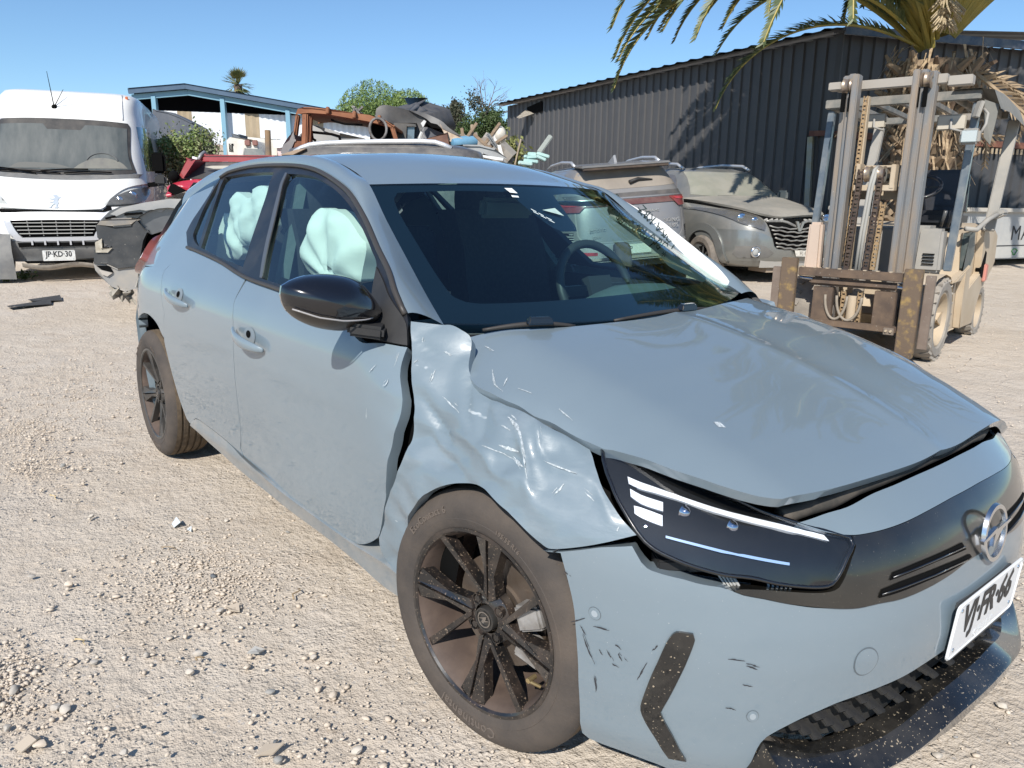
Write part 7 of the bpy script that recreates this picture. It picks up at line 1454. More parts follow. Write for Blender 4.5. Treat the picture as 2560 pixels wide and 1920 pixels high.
def boot_mesh(nm, m, l, w):
    mb = MB(); mb.add([(-w, 0, 0), (w, 0, 0), (w*.8, .02, l*.55), (w*.45, .05, l), (-w*.45, .05, l), (-w*.8, .02, l*.55), (-w*.8, .09, 0), (w*.8, .09, 0), (w*.5, .08, l*.6), (w*.3, .085, l), (-w*.3, .085, l), (-w*.5, .08, l*.6)],
     [(0, 5, 2, 1), (5, 4, 3, 2), (6, 7, 8, 11), (11, 8, 9, 10), (0, 6, 11, 5), (5, 11, 10, 4), (1, 2, 8, 7), (2, 3, 9, 8), (3, 4, 10, 9)]); return mb
bms = [boot_mesh('leaf_base', BOOT, .26, .06).build('leaf_base', BOOT, PALM), boot_mesh('leaf_base', BOOT2, .22, .055).build('leaf_base', BOOT2, PALM), boot_mesh('leaf_base', BOOT, .18, .05).build('leaf_base', BOOT, PALM)]
rng = np.random.RandomState(4); k = 0
for i in range(250):
    t = (i+.5)/250; z = .15+(H-.15)*t; a = i*2.39996; r = .44-.05*t+.16*math.exp(-((t-.93)/.13)**2)
    o = bms[i] if i < 3 else link('leaf_base', bms[rng.randint(3)].data, PALM)
    o.location = (r*math.cos(a), r*math.sin(a), z); o.rotation_euler = (math.radians(rng.uniform(-62, -22)), rng.uniform(-.3, .3), a+math.pi/2+math.pi+rng.uniform(-.3, .3)); s = rng.uniform(.75, 1.25); o.scale = (s, s, s)
# hanging fibre and dead leaf stalks
mb = MB()
for i in range(520):
    t = rng.beta(3, 1.4); z = .3+H*t; a = rng.uniform(0, 6.28); r = .50+.12*math.exp(-((t-.93)/.15)**2); l = rng.uniform(.15, .55); w = rng.uniform(.008, .03); o_ = rng.uniform(.02, .22)
    p = Vector((r*math.cos(a), r*math.sin(a), z)); q = p+Vector((o_*math.cos(a)+rng.normal(0, .06), o_*math.sin(a)+rng.normal(0, .06), -l*rng.uniform(.4, 1))); sv = Vector((-math.sin(a), math.cos(a), 0))*w
    mb.add([p-sv, p+sv, q+sv*.4, q-sv*.4], [(0, 1, 2, 3)])
stuff(mb.build('dead_fibre', mat('dead_fibre', (.40, .30, .19), .9, c2=(.22, .15, .09), sc=12.), PALM))
LEAF = mat('frond_green', (.060, .085, .028), .5, c2=(.10, .12, .045), sc=2.5, spec=.5); RACH = mat('rachis', (.36, .27, .055), .55, c2=(.20, .19, .05), sc=2.); LEAFD = mat('frond_dead', (.36, .27, .17), .8, c2=(.24, .17, .11), sc=5.)
def frond(nm, Lf, droop, m, seed, nl=62, lw_=.42):
    rng = np.random.RandomState(seed); mb = MB(); n = 26; pts = []; p = Vector((0, 0, 0)); th = 0
    for i in range(n+1):
        pts.append(p.copy()); t = i/n; th = -droop*(t**1.35); p = p+Vector((math.cos(th), 0, math.sin(th)))*(Lf/n)
    mb.mi = 1; mb.tube(pts, [.036*(1-.85*i/n)+.004 for i in range(n+1)], 5); mb.mi = 0
    for i in range(nl):
        t = .12+.88*(i/(nl-1)); k = t*n; j = min(n-1, int(k)); q = pts[j].lerp(pts[j+1], k-j); d = (pts[j+1]-pts[j]).normalized(); up = Vector((-d.z, 0, d.x))
        ln = lw_*(math.sin(math.pi*min(1, .16+t*.86))**.6)*rng.uniform(.85, 1.1); ln = max(.10, ln)
        for sg in (-1, 1):
            an = rng.uniform(.55, .8); v = (d*math.cos(an)+Vector((0, sg, 0))*math.sin(an)*.88+up*rng.uniform(.15, .55)).normalized(); dr = Vector((0, 0, -ln*rng.uniform(.05, .25)))
            w = (d-v*d.dot(v)).normalized()*.0145
            mid = q+v*ln*.55+dr*.25; tip = q+v*ln+dr
            mb.add([q-w, q+w, mid+w, mid-w], [(0, 1, 2, 3)]); mb.add([mid-w, mid+w, tip], [(0, 1, 2)])
    return mb.build(nm, [m, RACH if m is LEAF else LEAFD], PALM)
FRV = [frond('frond', 5.4, 1.75, LEAF, 1, 125, .48), frond('frond', 5.2, 1.35, LEAF, 2, 125, .48), frond('frond', 5.6, 2.15, LEAF, 3, 125, .48), frond('frond', 4.8, 1.0, LEAF, 4, 115, .46)]
CZ = 3.25
def put_frond(o, az, el, roll=0., z=CZ, r=.22, s=1.):
    o.location = (r*math.cos(az), r*math.sin(az), z); R = Matrix.Rotation(az, 4, 'Z') @ Matrix.Rotation(-el, 4, 'Y') @ Matrix.Rotation(roll, 4, 'X'); o.rotation_euler = R.to_euler(); o.scale = (s, s, s)
i = 0; LFT = math.radians(50.859875860001+180)
spec = [(LFT+.10, .82, 2, 1.), (LFT-.22, .74, 2, 1.), (LFT+.30, .62, 0, .74), (LFT+.02, .42, 0, .66), (LFT+.6, .9, 2, 1.), (LFT-.5, .85, 2, 1.), (LFT+.22, .95, 2, .9), (LFT-.1, 1.1, 2, 1.05), (LFT+.4, 1.15, 0, 1.), (LFT-.3, 1.2, 1, 1.), (LFT+.0, 1.0, 1, .95), (LFT+.8, 1.1, 0, 1.), (LFT-.7, 1.1, 1, 1.)]
for az, el, v, sc_ in spec:
    o = FRV[v] if i == 0 and v == 2 else link('frond', FRV[v].data, PALM); put_frond(o, az, el, rng.uniform(-.4, .4), s=sc_); i += 1
used0 = {2}
for j in range(150):
    az = j*2.39996+.3; el = lerp(.30, 1.45, ((j*.61803) % 1.0)**.8); v = j % 4
    if v not in used0: o = FRV[v]; used0.add(v)
    else: o = link('frond', FRV[v].data, PALM)
    da = abs((az-LFT+math.pi) % (2*math.pi)-math.pi)
    if el < .45 and da < 1.2: el += .5
    if el < .95 and da > 1.0 and da < 2.6 and math.cos(az-LFT-math.pi/2) > 0: el += .55
    put_frond(o, az, el, rng.uniform(-.5, .5), CZ+.25*(el/1.4), .26-.12*el/1.4, rng.uniform(.82, 1.05))
dm = frond('dead_frond', 2.2, 1.4, LEAFD, 9, 30, .3)
for j in range(7):
    o = dm if j == 0 else link('dead_frond', dm.data, PALM); put_frond(o, math.radians(50.859875860001)+(-.6+.45*j)*(1 if j % 2 else -1), -.15-.12*j, .3*j, 3.0, .45, .7 if j % 2 else 1.)
mb = MB()
for j in range(90):
    a = rng.uniform(0, 6.28); u = rng.uniform(0, 1); mb.tube([Vector((-.05*math.cos(a), .12*math.sin(a), .15*(1-2*u))), Vector((-.18*math.cos(a)*(1-u*.5), .18*math.sin(a), .12*(1-2*u)-.08))], [.012, .005], 4)
o = mb.build('flower_cluster', mat('flower_tan', (.42, .34, .22), .9), PALM); o.location = Vector((-3.814, 10.207, 3.932))-Vector((px_, py_, pz_)); o.scale = (1.4, 1.4, 1.4)
# ================================================================ LEFT AND MIDDLE BACKGROUND
AZR = math.radians(50.859875860001)
def fr_empty(name, label, cat, o, group=None): return empty(name, label, cat, o, AZR, group)
def pr(mb, poly, y0, y1): return mb.prism([(p[0], p[2]) for p in poly], lambda a, b, t: (a, t, b), y0, y1)
# ---- dark grey pickup, torn front corner between van and hatchback
PK = empty('torn_pickup', 'grey pickup with torn black bumper corner and peeling wing beside the white van', 'pickup', (-6.366, 0.027, 0.1), 1.2566)
PKM = mat('pickup_grey', (.145, .15, .16), .28, .6, coat=1., c2=(.19, .195, .20), sc=4., dust=.2); PKT = mat('peeled_primer', (.34, .34, .33), .7, c2=(.40, .385, .36), sc=7.); PKB = mat('pickup_black', (.042, .044, .046), .5, c2=(.09, .088, .084), sc=6., lo=.45, hi=.75, bump=.5, bsc=14., speck=(.25, .23, .20), spsc=60., spth=.72); PKG = mat('pickup_lower', (.27, .27, .265), .65, c2=(.36, .33, .29), sc=5., dust=.35)
mb = MB(); pr(mb, [(-0.246, -0.0, 0.938), (-0.174, 0.0, 1.01), (-0.08, 0.0, 1.055), (0.115, 0.0, 1.098), (0.504, 0.0, 1.162), (1.154, 0.0, 1.229), (1.12, 0.0, 0.656), (0.377, 0.0, 0.662), (0.272, 0.0, 0.858), (0.15, 0.0, 0.83), (0.102, 0.0, 0.858), (0.052, -0.0, 0.949)], .02, 1.55); mb.build('wing', PKM, PK, bevel=.015)
mb = MB(); pr(mb, [(-0.178, -0.01, 0.997), (-0.087, -0.01, 1.054), (0.116, -0.01, 1.103), (0.505, -0.01, 1.17), (0.517, -0.01, 1.099), (0.411, -0.01, 1.074), (0.34, -0.01, 1.042), (0.289, -0.01, 1.05), (0.244, -0.01, 1.018), (0.17, -0.01, 1.04), (0.118, -0.01, 1.031), (0.069, -0.01, 1.039), (-0.041, -0.01, 1.02), (-0.127, -0.01, 0.979)], -.002, .9); mb.build('peeled_bonnet', PKT, PK)
mb = MB(); pr(mb, [(-0.282, -0.04, 0.895), (-0.25, -0.04, 0.93), (-0.166, -0.04, 0.962), (-0.002, -0.04, 0.967), (0.051, -0.04, 0.95), (-0.015, -0.04, 0.909), (-0.156, -0.04, 0.895)], -.04, .8); mb.build('lamp_panel', mat('peeled_brown', (.30, .26, .21), .7, c2=(.22, .21, .20), sc=8., speck=(.38, .22, .08), spsc=30., spth=.72), PK, bevel=.01)
mb = MB(); pr(mb, [(-0.284, -0.06, 0.891), (-0.154, -0.06, 0.894), (-0.014, -0.06, 0.907), (0.038, -0.06, 0.932), (0.118, -0.06, 0.846), (0.074, -0.06, 0.76), (0.018, -0.06, 0.532), (-0.15, -0.06, 0.518), (-0.236, -0.06, 0.563), (-0.332, -0.06, 0.572), (-0.316, -0.06, 0.673), (-0.211, -0.06, 0.69), (-0.204, -0.06, 0.717), (-0.257, -0.06, 0.762), (-0.281, -0.06, 0.798)], -.06, 1.3); mb.build('bumper', PKB, PK, bevel=.012)
mb = MB(); pr(mb, [(-0.336, -0.05, 0.564), (-0.237, -0.05, 0.559), (-0.155, -0.05, 0.514), (0.016, -0.05, 0.516), (-0.022, -0.05, 0.332), (-0.113, -0.05, 0.304), (-0.215, -0.05, 0.361), (-0.298, -0.05, 0.436), (-0.328, -0.05, 0.505)], -.05, 1.25); mb.build('lower_bumper', PKG, PK, bevel=.012)
mb = MB(); pr(mb, [(-0.327, -0.062, 0.545), (-0.221, -0.062, 0.54), (-0.196, -0.062, 0.481), (-0.29, -0.062, 0.51)], -.064, -.03); mb.build('fog_hole', VOID, PK)
mb = MB(); pr(mb, [(-0.309, -0.066, 0.51), (-0.202, -0.066, 0.477), (-0.247, -0.066, 0.445), (-0.286, -0.066, 0.465)], -.068, -.03); mb.build('fog_shelf', mat('shelf_tan', (.45, .41, .36), .8), PK)
mb = MB(); pr(mb, [(-0.306, -0.07, 0.745), (-0.263, -0.07, 0.771), (-0.262, -0.07, 0.7), (-0.197, -0.07, 0.695), (-0.224, -0.07, 0.668), (-0.309, -0.07, 0.669)], -.075, .05); mb.build('broken_bracket', mat('bracket_pale', (.50, .46, .38), .8, c2=(.35, .31, .24), sc=20.), PK, bevel=.008)
mb = MB(); pr(mb, [(-0.22, -0.03, 0.966), (-0.14, -0.03, 0.988), (-0.133, -0.03, 0.975), (-0.209, -0.03, 0.948)], -.045, .4); pr(mb, [(-0.057, -0.03, 1.007), (0.085, -0.03, 1.017), (0.083, -0.03, 0.999), (-0.001, -0.03, 0.99), (-0.059, -0.03, 0.985)], -.045, .4); mb.build('lamp_gap', VOID, PK)
c = (0.303, 0.1, 0.657); mb = MB(); mb.lathe([(.40, -.04), (.42, .3), (.0, .3)], 28, fn=lambda r, h, cc, s: (c[0]+r*cc, c[1]+h-.1, c[2]+r*s)); mb.build('wheel_well', VOID, PK)
mb = MB(); rng = np.random.RandomState(2)
a0 = np.array((-0.233, -0.02, 0.386)); a1 = np.array((-0.055, -0.02, 0.316))
P = []
for i in range(9):
    for j in range(5): t = i/8; p = a0*(1-t)+a1*t; P.append((p[0]+rng.normal(0, .012), -.02+.05*math.sin(i*1.7+j), p[2]-.038*j*(.6+.4*abs(math.sin(i*1.3)))))
mb.grid(P, 9, 5); mb.build('torn_liner', mat('torn_liner', (.22, .20, .17), .9, c2=(.34, .31, .26), sc=9.), PK, smooth=False)
simple_wheel(PK, (c[0], .25, .30), .34, .22, face=-1)
# ---- red car
RC = fr_empty('red_car', 'dusty red car with a crumpled wing between the van and the grey hatchback', 'car', (-6.434, 4.582, 0.0))
RP = mat('car_red', (.30, .012, .022), .3, coat=1., c2=(.34, .03, .035), sc=3., dust=.28, dustc=(.42, .30, .26))
mb = MB(); pr(mb, [(-3.977, -0.0, 1.724), (-3.917, -0.0, 1.786), (-3.04, -0.0, 1.789), (-2.311, -0.0, 1.746), (-2.312, -0.0, 1.708), (-3.521, -0.0, 1.704), (-3.961, -0.0, 1.703)], 0.0, 1.9); mb.build('roof', RP, RC, bevel=.02)
mb = MB(); pr(mb, [(-3.961, -0.0, 1.703), (-3.915, -0.0, 1.704), (-4.07, -0.0, 1.489), (-4.129, 0.0, 1.488), (-4.01, 0.0, 1.724)], -.35, .05); mb.build('pillar', RP, RC, bevel=.008)
mb = MB(); mb.add([((-3.952, -0.0, 1.698)[0], .0, (-3.952, -0.0, 1.698)[2]), ((-3.32, -0.0, 1.706)[0], .0, (-3.32, -0.0, 1.706)[2]), ((-3.334, -0.0, 1.485)[0], -.3, (-3.334, -0.0, 1.485)[2]), ((-4.089, -0.0, 1.484)[0], -.3, (-4.089, -0.0, 1.484)[2])], [(0, 3, 2, 1)]); mb.build('rear_glass', mat('red_car_glass', (.07, .068, .066), .35, c2=(.14, .13, .12), sc=3., coat=.5), RC)
mb = MB(); pr(mb, [(-3.852, -0.2, 1.629), (-3.761, -0.2, 1.644), (-3.347, -0.2, 1.653), (-3.349, -0.2, 1.618), (-3.745, -0.2, 1.609)], -.22, -.2); mb.build('parcel_shelf', mat('shelf_pale', (.50, .47, .40), .8), RC)
P = []
pa = np.array((-4.235, -0.4, 1.427)); pb_ = np.array((-3.787, -0.4, 1.459)); pc_ = np.array((-4.08, -0.5, 1.256))
for i in range(14):
    for j in range(8):
        t, s_ = i/13, j/7; x = lerp(pa[0], (-3.644, -0.4, 1.469)[0], t); z = lerp((-3.997, -0.4, 1.478)[2]-.08*(1-t)**3, (-3.976, -0.5, 1.232)[2], s_); P.append((x+.05*s_*(1-t), -.42-.12*math.sin(1.5*s_)-.05*abs(math.sin(7*t+2*s_))-.03*math.sin(11*s_-5*t), z))
mb = MB(); mb.grid(P, 14, 8); mb.build('crumpled_wing', mat('car_red_bright', (.42, .012, .035), .3, coat=1., c2=(.36, .02, .04), sc=4., dust=.12), RC, smooth=True)
mb = MB(); mb.box(((-4.03, -0.2, 1.435)[0]+.5, .7, .72), (2.2, 2.0, .55)); mb.build('lower_body', RP, RC, bevel=.05)
mb = MB(); mb.tube([(-3.99, -0.05, 1.721), (-3.972, 0.0, 1.786), (-3.969, 0.1, 1.822), (-4.063, 0.4, 1.817)], .022, 8); mb.build('roof_rail', mat('rail_grey', (.30, .30, .30), .5, .4), RC, smooth=True)
mb = MB(); mb.lathe([(0, -.06), (.05, -.05), (.07, 0), (.05, .05), (0, .06)], 14, fn=lambda r, h, cc, s: ((-4.168, -0.4, 1.505)[0]+r*cc, -.4+h, (-4.168, -0.4, 1.505)[2]+r*s)); mb.build('wing_mirror', VOID, RC, smooth=True)
mb = MB(); mb.box((-4.057, -0.6, 1.332), (.16, .1, .10), Matrix.Rotation(.5, 3, 'Y')); mb.build('wing_bracket', VOID, RC)
for x in (1.4, -.3): simple_wheel(RC, (x, .0, .45), .32, .2, face=-1)
o = None
mb = MB(); P = []
w0 = [(-4.178, -0.1, 1.768), (-3.996, -0.1, 1.718), (-4.054, -0.1, 1.63), (-4.134, -0.1, 1.542), (-4.231, -0.1, 1.479), (-4.225, -0.1, 1.628)]
pr(mb, w0, .25, .29); o = mb.build('loose_bonnet', mat('white_panel', (.80, .80, .79), .5, c2=(.72, .71, .69), sc=4.), bevel=.01); o.location = (-6.434, 4.582, 0.0); o.rotation_euler = (0, 0, AZR); tag(o, 'loose white bonnet standing on edge left of the red car', 'bonnet')
# ---- dark car with a silver roof rail straight behind the hatchback
DC = fr_empty('dark_car', 'dark dusty car behind the hatchback showing its roof and bright silver rail', 'car', (-5.66, 3.948, 0.0))
DM = mat('dark_roof', (.055, .056, .06), .5, coat=.4, c2=(.10, .098, .095), sc=5., dust=.35)
xl = (-2.5, -0.6, 1.708)[0]; xr = (-0.356, -0.6, 1.737)[0]; zt = (-1.424, -0.1, 1.844)[2]; xm = (xl+xr)/2; hw = (xr-xl)/2
dl = Body([(.45, 1.75, -.9, .9, 6), (.75, 1.8, -.92, .92, 7), (1.02, 1.75, -.90, .90, 7), (1.15, 1.6, -.86, .86, 6)]); o = dl.build('lower_body', DM, DC); o.location.x = xm-1.1
db = Body([(1.0, hw*1.03, -.78, .78, 5), (zt-.16, hw*1.02, -.66, .66, 5), (zt-.06, hw*.98, -.60, .60, 5), (zt, hw*.80, -.50, .50, 4), (zt+.035, hw*.3, -.2, .2, 3)])
o = db.build('body', DM, DC); o.location.x = xm+.0
mb = MB(); mb.tube([(-2.365, -0.52, 1.743), (-2.287, -0.52, 1.788), (-2.199, -0.52, 1.819), (-2.03, -0.52, 1.839), (-1.705, -0.52, 1.855), (-1.357, -0.52, 1.865), (-1.009, -0.52, 1.872), (-0.859, -0.52, 1.865), (-0.766, -0.52, 1.837), (-0.685, -0.52, 1.802)], .027, 10); mb.build('roof_rail', mat('bright_rail', (.74, .75, .76), .35, .5), DC, smooth=True)
mb = MB(); pr(mb, [(-2.494, -0.62, 1.707), (-2.307, -0.62, 1.765), (-2.215, -0.62, 1.775), (-2.356, -0.62, 1.709)], -.63, -.5); mb.build('peeled_edge', mat('peeled_tan', (.34, .25, .18), .8), DC)
for x in (-1.3, 1.4): simple_wheel(DC, (xm+x, -.75, .50), .33, .2, face=-1)
# crumpled pale bonnet piece at its right end
mb = MB(); pr(mb, [(-0.833, -0.0, 1.899), (-0.641, -0.0, 1.931), (-0.436, -0.0, 1.93), (-0.244, -0.0, 1.887), (-0.147, -0.0, 1.796), (-0.257, -0.0, 1.805), (-0.395, -0.0, 1.832), (-0.422, 0.0, 1.779), (-0.724, -0.0, 1.88)], -.3, .6); o = mb.build('scrap_metal', mat('crushed_grey', (.32, .33, .33), .5, c2=(.22, .225, .23), sc=6., dust=.3), bevel=.02); o.location = (-6.434, 4.582, 0.0); o.rotation_euler = (0, 0, AZR); tag(o, 'crushed pale grey sheet of car body below the blue barrel', 'scrap metal')
mb = MB(); pr(mb, [(-0.424, -0.3, 1.814), (-0.144, -0.3, 1.777), (-0.15, -0.3, 1.747), (-0.237, -0.3, 1.753), (-0.41, -0.3, 1.786)], -.36, .3); o = mb.build('white_strip', mat('strip_white', (.70, .71, .70), .5)); o.location = (-6.434, 4.582, 0.0); o.rotation_euler = (0, 0, AZR); tag(o, 'white bent strip under the crushed grey panel', 'strip')
# ---- rusted truck cab
RU = fr_empty('rusted_cab', 'burnt rusty truck cab shell with empty window openings', 'truck cab', (-7.981, 5.849, 0.0))
RUM = mat('rust', (.21, .085, .042), .85, c2=(.30, .135, .07), sc=3., lo=.35, hi=.65, bump=.5, bsc=30., speck=(.10, .05, .035), spsc=20., spth=.68)
def tubeb(pts, r, m, nm, par, n=8): mb = MB(); mb.tube(pts, r, n); return mb.build(nm, m, par, smooth=True)
mb = MB(); pr(mb, [(-3.266, 0.0, 2.503), (-3.239, 0.0, 2.56), (-3.164, 0.0, 2.593), (-3.043, 0.0, 2.593), (-2.8, 0.0, 2.571), (-2.186, 0.0, 2.482), (-1.943, 0.0, 2.423), (-1.822, 0.0, 2.347), (-1.815, 0.0, 2.309), (-1.912, 0.0, 2.338), (-2.204, 0.0, 2.404), (-2.819, 0.0, 2.499), (-3.063, 0.0, 2.512), (-3.161, 0.0, 2.507)], -.05, 1.3); mb.build('roof', RUM, RU, bevel=.03)
for a, b, w in (((-3.144, 0.0, 2.515), (-3.183, 0.0, 1.993), .085), ((-3.343, 0.3, 2.522), (-3.437, 0.3, 2.009), .05), ((-3.084, 0.05, 2.498), (-3.127, 0.05, 2.06), .045), ((-1.855, 0.0, 2.339), (-1.784, 0.0, 2.106), .06), ((-3.334, 1.0, 2.589), (-3.346, 1.0, 2.159), .04)):
    mb = MB(); mb.bar(a, b, w, .14, (0, 1, 0)); mb.build('pillar', RUM, RU, bevel=.02)
mb = MB(); pr(mb, [(-3.384, -0.0, 1.974), (-3.336, 0.0, 2.116), (-3.204, 0.0, 2.118), (-3.208, 0.0, 2.055), (-3.117, -0.0, 2.072), (-2.64, 0.0, 2.102), (-1.917, -0.0, 2.136), (-1.762, 0.0, 2.138), (-1.709, 0.0, 1.918), (-3.39, 0.0, 1.864)], .05, 1.3); mb.build('lower_cab', mat('dark_rust', (.13, .055, .032), .85, c2=(.20, .09, .05), sc=4.), RU)
mb = MB(); pr(mb, [(-3.433, 0.1, 1.901), (-3.547, 0.1, 1.947), (-3.516, 0.1, 2.043), (-3.452, 0.1, 2.154), (-3.366, 0.1, 2.234), (-3.338, 0.1, 2.124), (-3.403, 0.1, 1.997)], .05, .5); mb.build('door_skin', mat('burnt_grey', (.19, .19, .19), .8, c2=(.26, .25, .24), sc=5.), RU, bevel=.02)
mb = MB(); mb.tube([(-2.778, 0.02, 2.429), (-2.698, 0.02, 2.4), (-2.568, 0.02, 2.37), (-2.307, 0.02, 2.358)], .018, 6); mb.build('hanging_cable', VOID, RU)
mb = MB(); mb.tube([(-3.126, 0.2, 2.262), (-2.812, 0.2, 2.234), (-2.704, 0.2, 2.207), (-2.686, 0.2, 2.133)], .022, 6); mb.tube([(-3.126, 0.2, 2.262), (-3.114, 0.2, 2.167), (-3.066, 0.2, 2.135)], .022, 6); mb.build('window_seal', VOID, RU)
for q in ((-2.794, -0.1, 2.547), (-2.401, -0.1, 2.491), (-2.031, -0.1, 2.438)): mb = MB(); mb.box(q, (.05, .08, .10), Matrix.Rotation(.15, 3, 'Y')); mb.build('roof_bracket', RUM, RU, bevel=.01)
mb = MB(); cc_ = (-2.043, -0.15, 2.284); mb.tube([(cc_[0]+.125*math.cos(a), cc_[1]+.02*math.sin(2*a), cc_[2]+.155*math.sin(a)) for a in np.linspace(0, 2*math.pi, 25)], .020, 8, cap=False); o = mb.build('hoop', mat('burnt_hoop', (.20, .19, .18), .7, c2=(.10, .09, .085), sc=10.), RU, smooth=True)
mb = MB(); pr(mb, [(-2.184, 0.2, 2.369), (-2.099, 0.2, 2.449), (-2.018, 0.2, 2.371), (-2.013, 0.2, 2.245), (-2.114, 0.2, 2.18), (-2.196, 0.2, 2.242)], .2, .5); pr(mb, [(-2.242, 0.3, 2.41), (-1.992, 0.3, 2.381), (-1.998, 0.3, 2.141), (-2.251, 0.3, 2.138)], .3, .8); mb.build('dark_interior', VOID, RU)
mb = MB()
for i in range(10): q = np.array((-2.402, 0.2, 2.555))+rng.normal(0, .06, 3); mb.box(q, (.10, .06, .03), Matrix.Rotation(i*.7, 3, 'Y'))
mb.build('roof_rubbish', mat('rubbish_mix', (.28, .27, .25), .8, c2=(.05, .05, .05), sc=20.), RU)
# grey wreck seen through the cab
mb = MB(); pr(mb, [(-3.612, 0.0, 2.303), (-3.547, -0.0, 2.486), (-3.337, 0.0, 2.479), (-3.074, 0.0, 2.401), (-2.696, 0.0, 2.279), (-2.7, -0.0, 2.169), (-3.619, 0.0, 2.156)], 0, 1.2); o = mb.build('grey_wreck', mat('wreck_grey', (.30, .31, .31), .6, c2=(.36, .35, .33), sc=3., dust=.4), bevel=.05); o.location = (-9.528, 7.117, 0.0); o.rotation_euler = (0, 0, AZR); tag(o, 'pale grey car wreck seen through the rusty cab window', 'wreck')
# ---- crushed black car on top of the heap
BC = fr_empty('crushed_black_car', 'crushed black car body lying on the scrap heap beside the rusty cab', 'car wreck', (-8.755, 6.483, 0.0))
BM = mat('crushed_black', (.036, .038, .042), .5, c2=(.065, .065, .066), sc=2., dust=.3, bump=.6, bsc=5.)
ou = [(-2.288, -0.0, 2.586), (-2.267, -0.0, 2.703), (-2.205, -0.0, 2.754), (-2.09, 0.0, 2.767), (-1.749, 0.0, 2.694), (-1.486, 0.0, 2.622), (-1.46, -0.0, 2.522), (-1.56, 0.0, 2.369), (-1.598, 0.0, 2.217), (-1.935, 0.0, 2.204), (-1.983, -0.0, 2.465), (-2.157, 0.0, 2.546)]
def crush(name, pts, m, par, d, seed, amp=.05, res=.09):
    P = np.array([(p[0], p[2]) for p in pts]); rg = np.random.RandomState(seed); ph = rg.uniform(0, 6, 6)
    def sf(a, b): a = np.asarray(a, float); b = np.asarray(b, float); y = amp*(np.abs(np.sin(3.1*a+4.2*b+ph[0]))+.6*np.sin(6.3*b-4*a+ph[1])+.5*np.abs(np.sin(9*a+ph[2]))); return np.stack(np.broadcast_arrays(a, y, b), -1)
    return panel(name, P, sf, m, par, res=res, step=res*.6, rim=d, flip=False) 
crush('crushed_roof', ou, BM, BC, 1.2, 1)
crush('crushed_side', [(-1.742, -0.05, 2.693), (-1.532, -0.05, 2.666), (-1.217, -0.05, 2.537), (-1.077, -0.05, 2.422), (-0.866, -0.05, 2.29), (-1.078, -0.05, 2.355), (-1.359, -0.05, 2.485), (-1.463, -0.05, 2.567)], mat('crushed_grey_black', (.07, .072, .078), .5, c2=(.10, .10, .10), sc=3., dust=.3), BC, .5, 3, .04)
crush('crushed_flank', [(-1.557, -0.02, 2.418), (-1.45, -0.02, 2.436), (-1.186, -0.02, 2.339), (-1.542, -0.02, 2.216)], mat('crushed_blue_grey', (.08, .085, .10), .5, c2=(.12, .12, .125), sc=3.), BC, .3, 4, .03)
mb = MB(); pr(mb, [(-1.463, -0.06, 2.508), (-1.27, -0.06, 2.469), (-1.182, -0.06, 2.394), (-1.358, -0.06, 2.417)], -.10, .1); mb.build('black_cavity', VOID, BC)
mb = MB(); P3 = [(-1.527, -0.12, 2.476), (-1.473, -0.12, 2.527), (-1.439, -0.12, 2.502), (-1.492, -0.12, 2.41)]; pr(mb, P3, -.16, -.1); mb.tube([(-1.509, -0.14, 2.341), (-1.545, -0.14, 2.257), (-1.555, -0.14, 2.198)], .03, 6); mb.build('torn_white_trim', mat('torn_white', (.60, .60, .58), .6), BC)
mb = MB(); pr(mb, [(-1.96, -0.03, 2.471), (-1.616, -0.03, 2.484), (-1.617, -0.03, 2.433), (-1.758, -0.03, 2.431), (-1.789, -0.03, 2.195), (-1.913, -0.03, 2.193)], -.1, .3); mb.build('door_frame', mat('frame_dark', (.06, .062, .062), .7, dust=.5), BC, bevel=.01)
mb = MB(); pr(mb, [(-1.754, -0.0, 2.417), (-1.639, 0.0, 2.427), (-1.651, 0.0, 2.216), (-1.784, 0.0, 2.206)], -.06, -.04); mb.build('door_glass', mat('wreck_glass', (.13, .17, .20), .1, coat=1.), BC)
mb = MB(); pr(mb, [(-2.072, -0.2, 2.195), (-2.05, -0.2, 2.362), (-1.98, -0.2, 2.388), (-1.967, -0.2, 2.196)], -.25, .1); mb.build('seat_frame', mat('burnt_seat', (.12, .12, .12), .8), BC, bevel=.03)
# ---- scrap heap pieces, each on its own
def scrap(name, label, cat, poly, m, fo, y0, y1, group=None, bevel=.01):
    mb = MB(); pr(mb, poly, y0, y1); o = mb.build(name, m, bevel=bevel); o.location = fo; o.rotation_euler = (0, 0, AZR); return tag(o, label, cat, group)
WOOD = mat('old_wood', (.30, .22, .15), .9, c2=(.20, .145, .10), sc=4., stretch=(1., 1., 6.)); WOOD2 = mat('pale_wood', (.40, .32, .23), .9, c2=(.30, .235, .165), sc=5.)
F13, F14 = (-8.755, 6.483, 0.0), (-9.528, 7.117, 0.0)
scrap('rusty_sheet', 'folded rusty brown sheet left of the blue barrel', 'sheet', [(-1.498, -0.4, 2.187), (-1.084, -0.4, 2.313), (-1.059, -0.4, 2.127), (-1.154, -0.4, 2.143)], mat('sheet_rust', (.12, .060, .042), .7, c2=(.20, .10, .065), sc=4.), F13, -.4, .1)
scrap('cardboard_sheet', 'torn cream cardboard sheet above the rusty sheet', 'sheet', [(-1.195, -0.3, 2.43), (-1.161, -0.3, 2.381), (-0.85, -0.3, 2.237), (-0.989, -0.3, 2.177), (-1.084, -0.3, 2.201)], mat('cream_card', (.56, .46, .36), .9, c2=(.42, .30, .2), sc=6.), F13, -.3, -.1)
mb = MB(); b0 = Vector((-1.007, -0.3, 2.16)); b1 = Vector((-0.651, -0.1, 2.213)); d_ = b1-b0
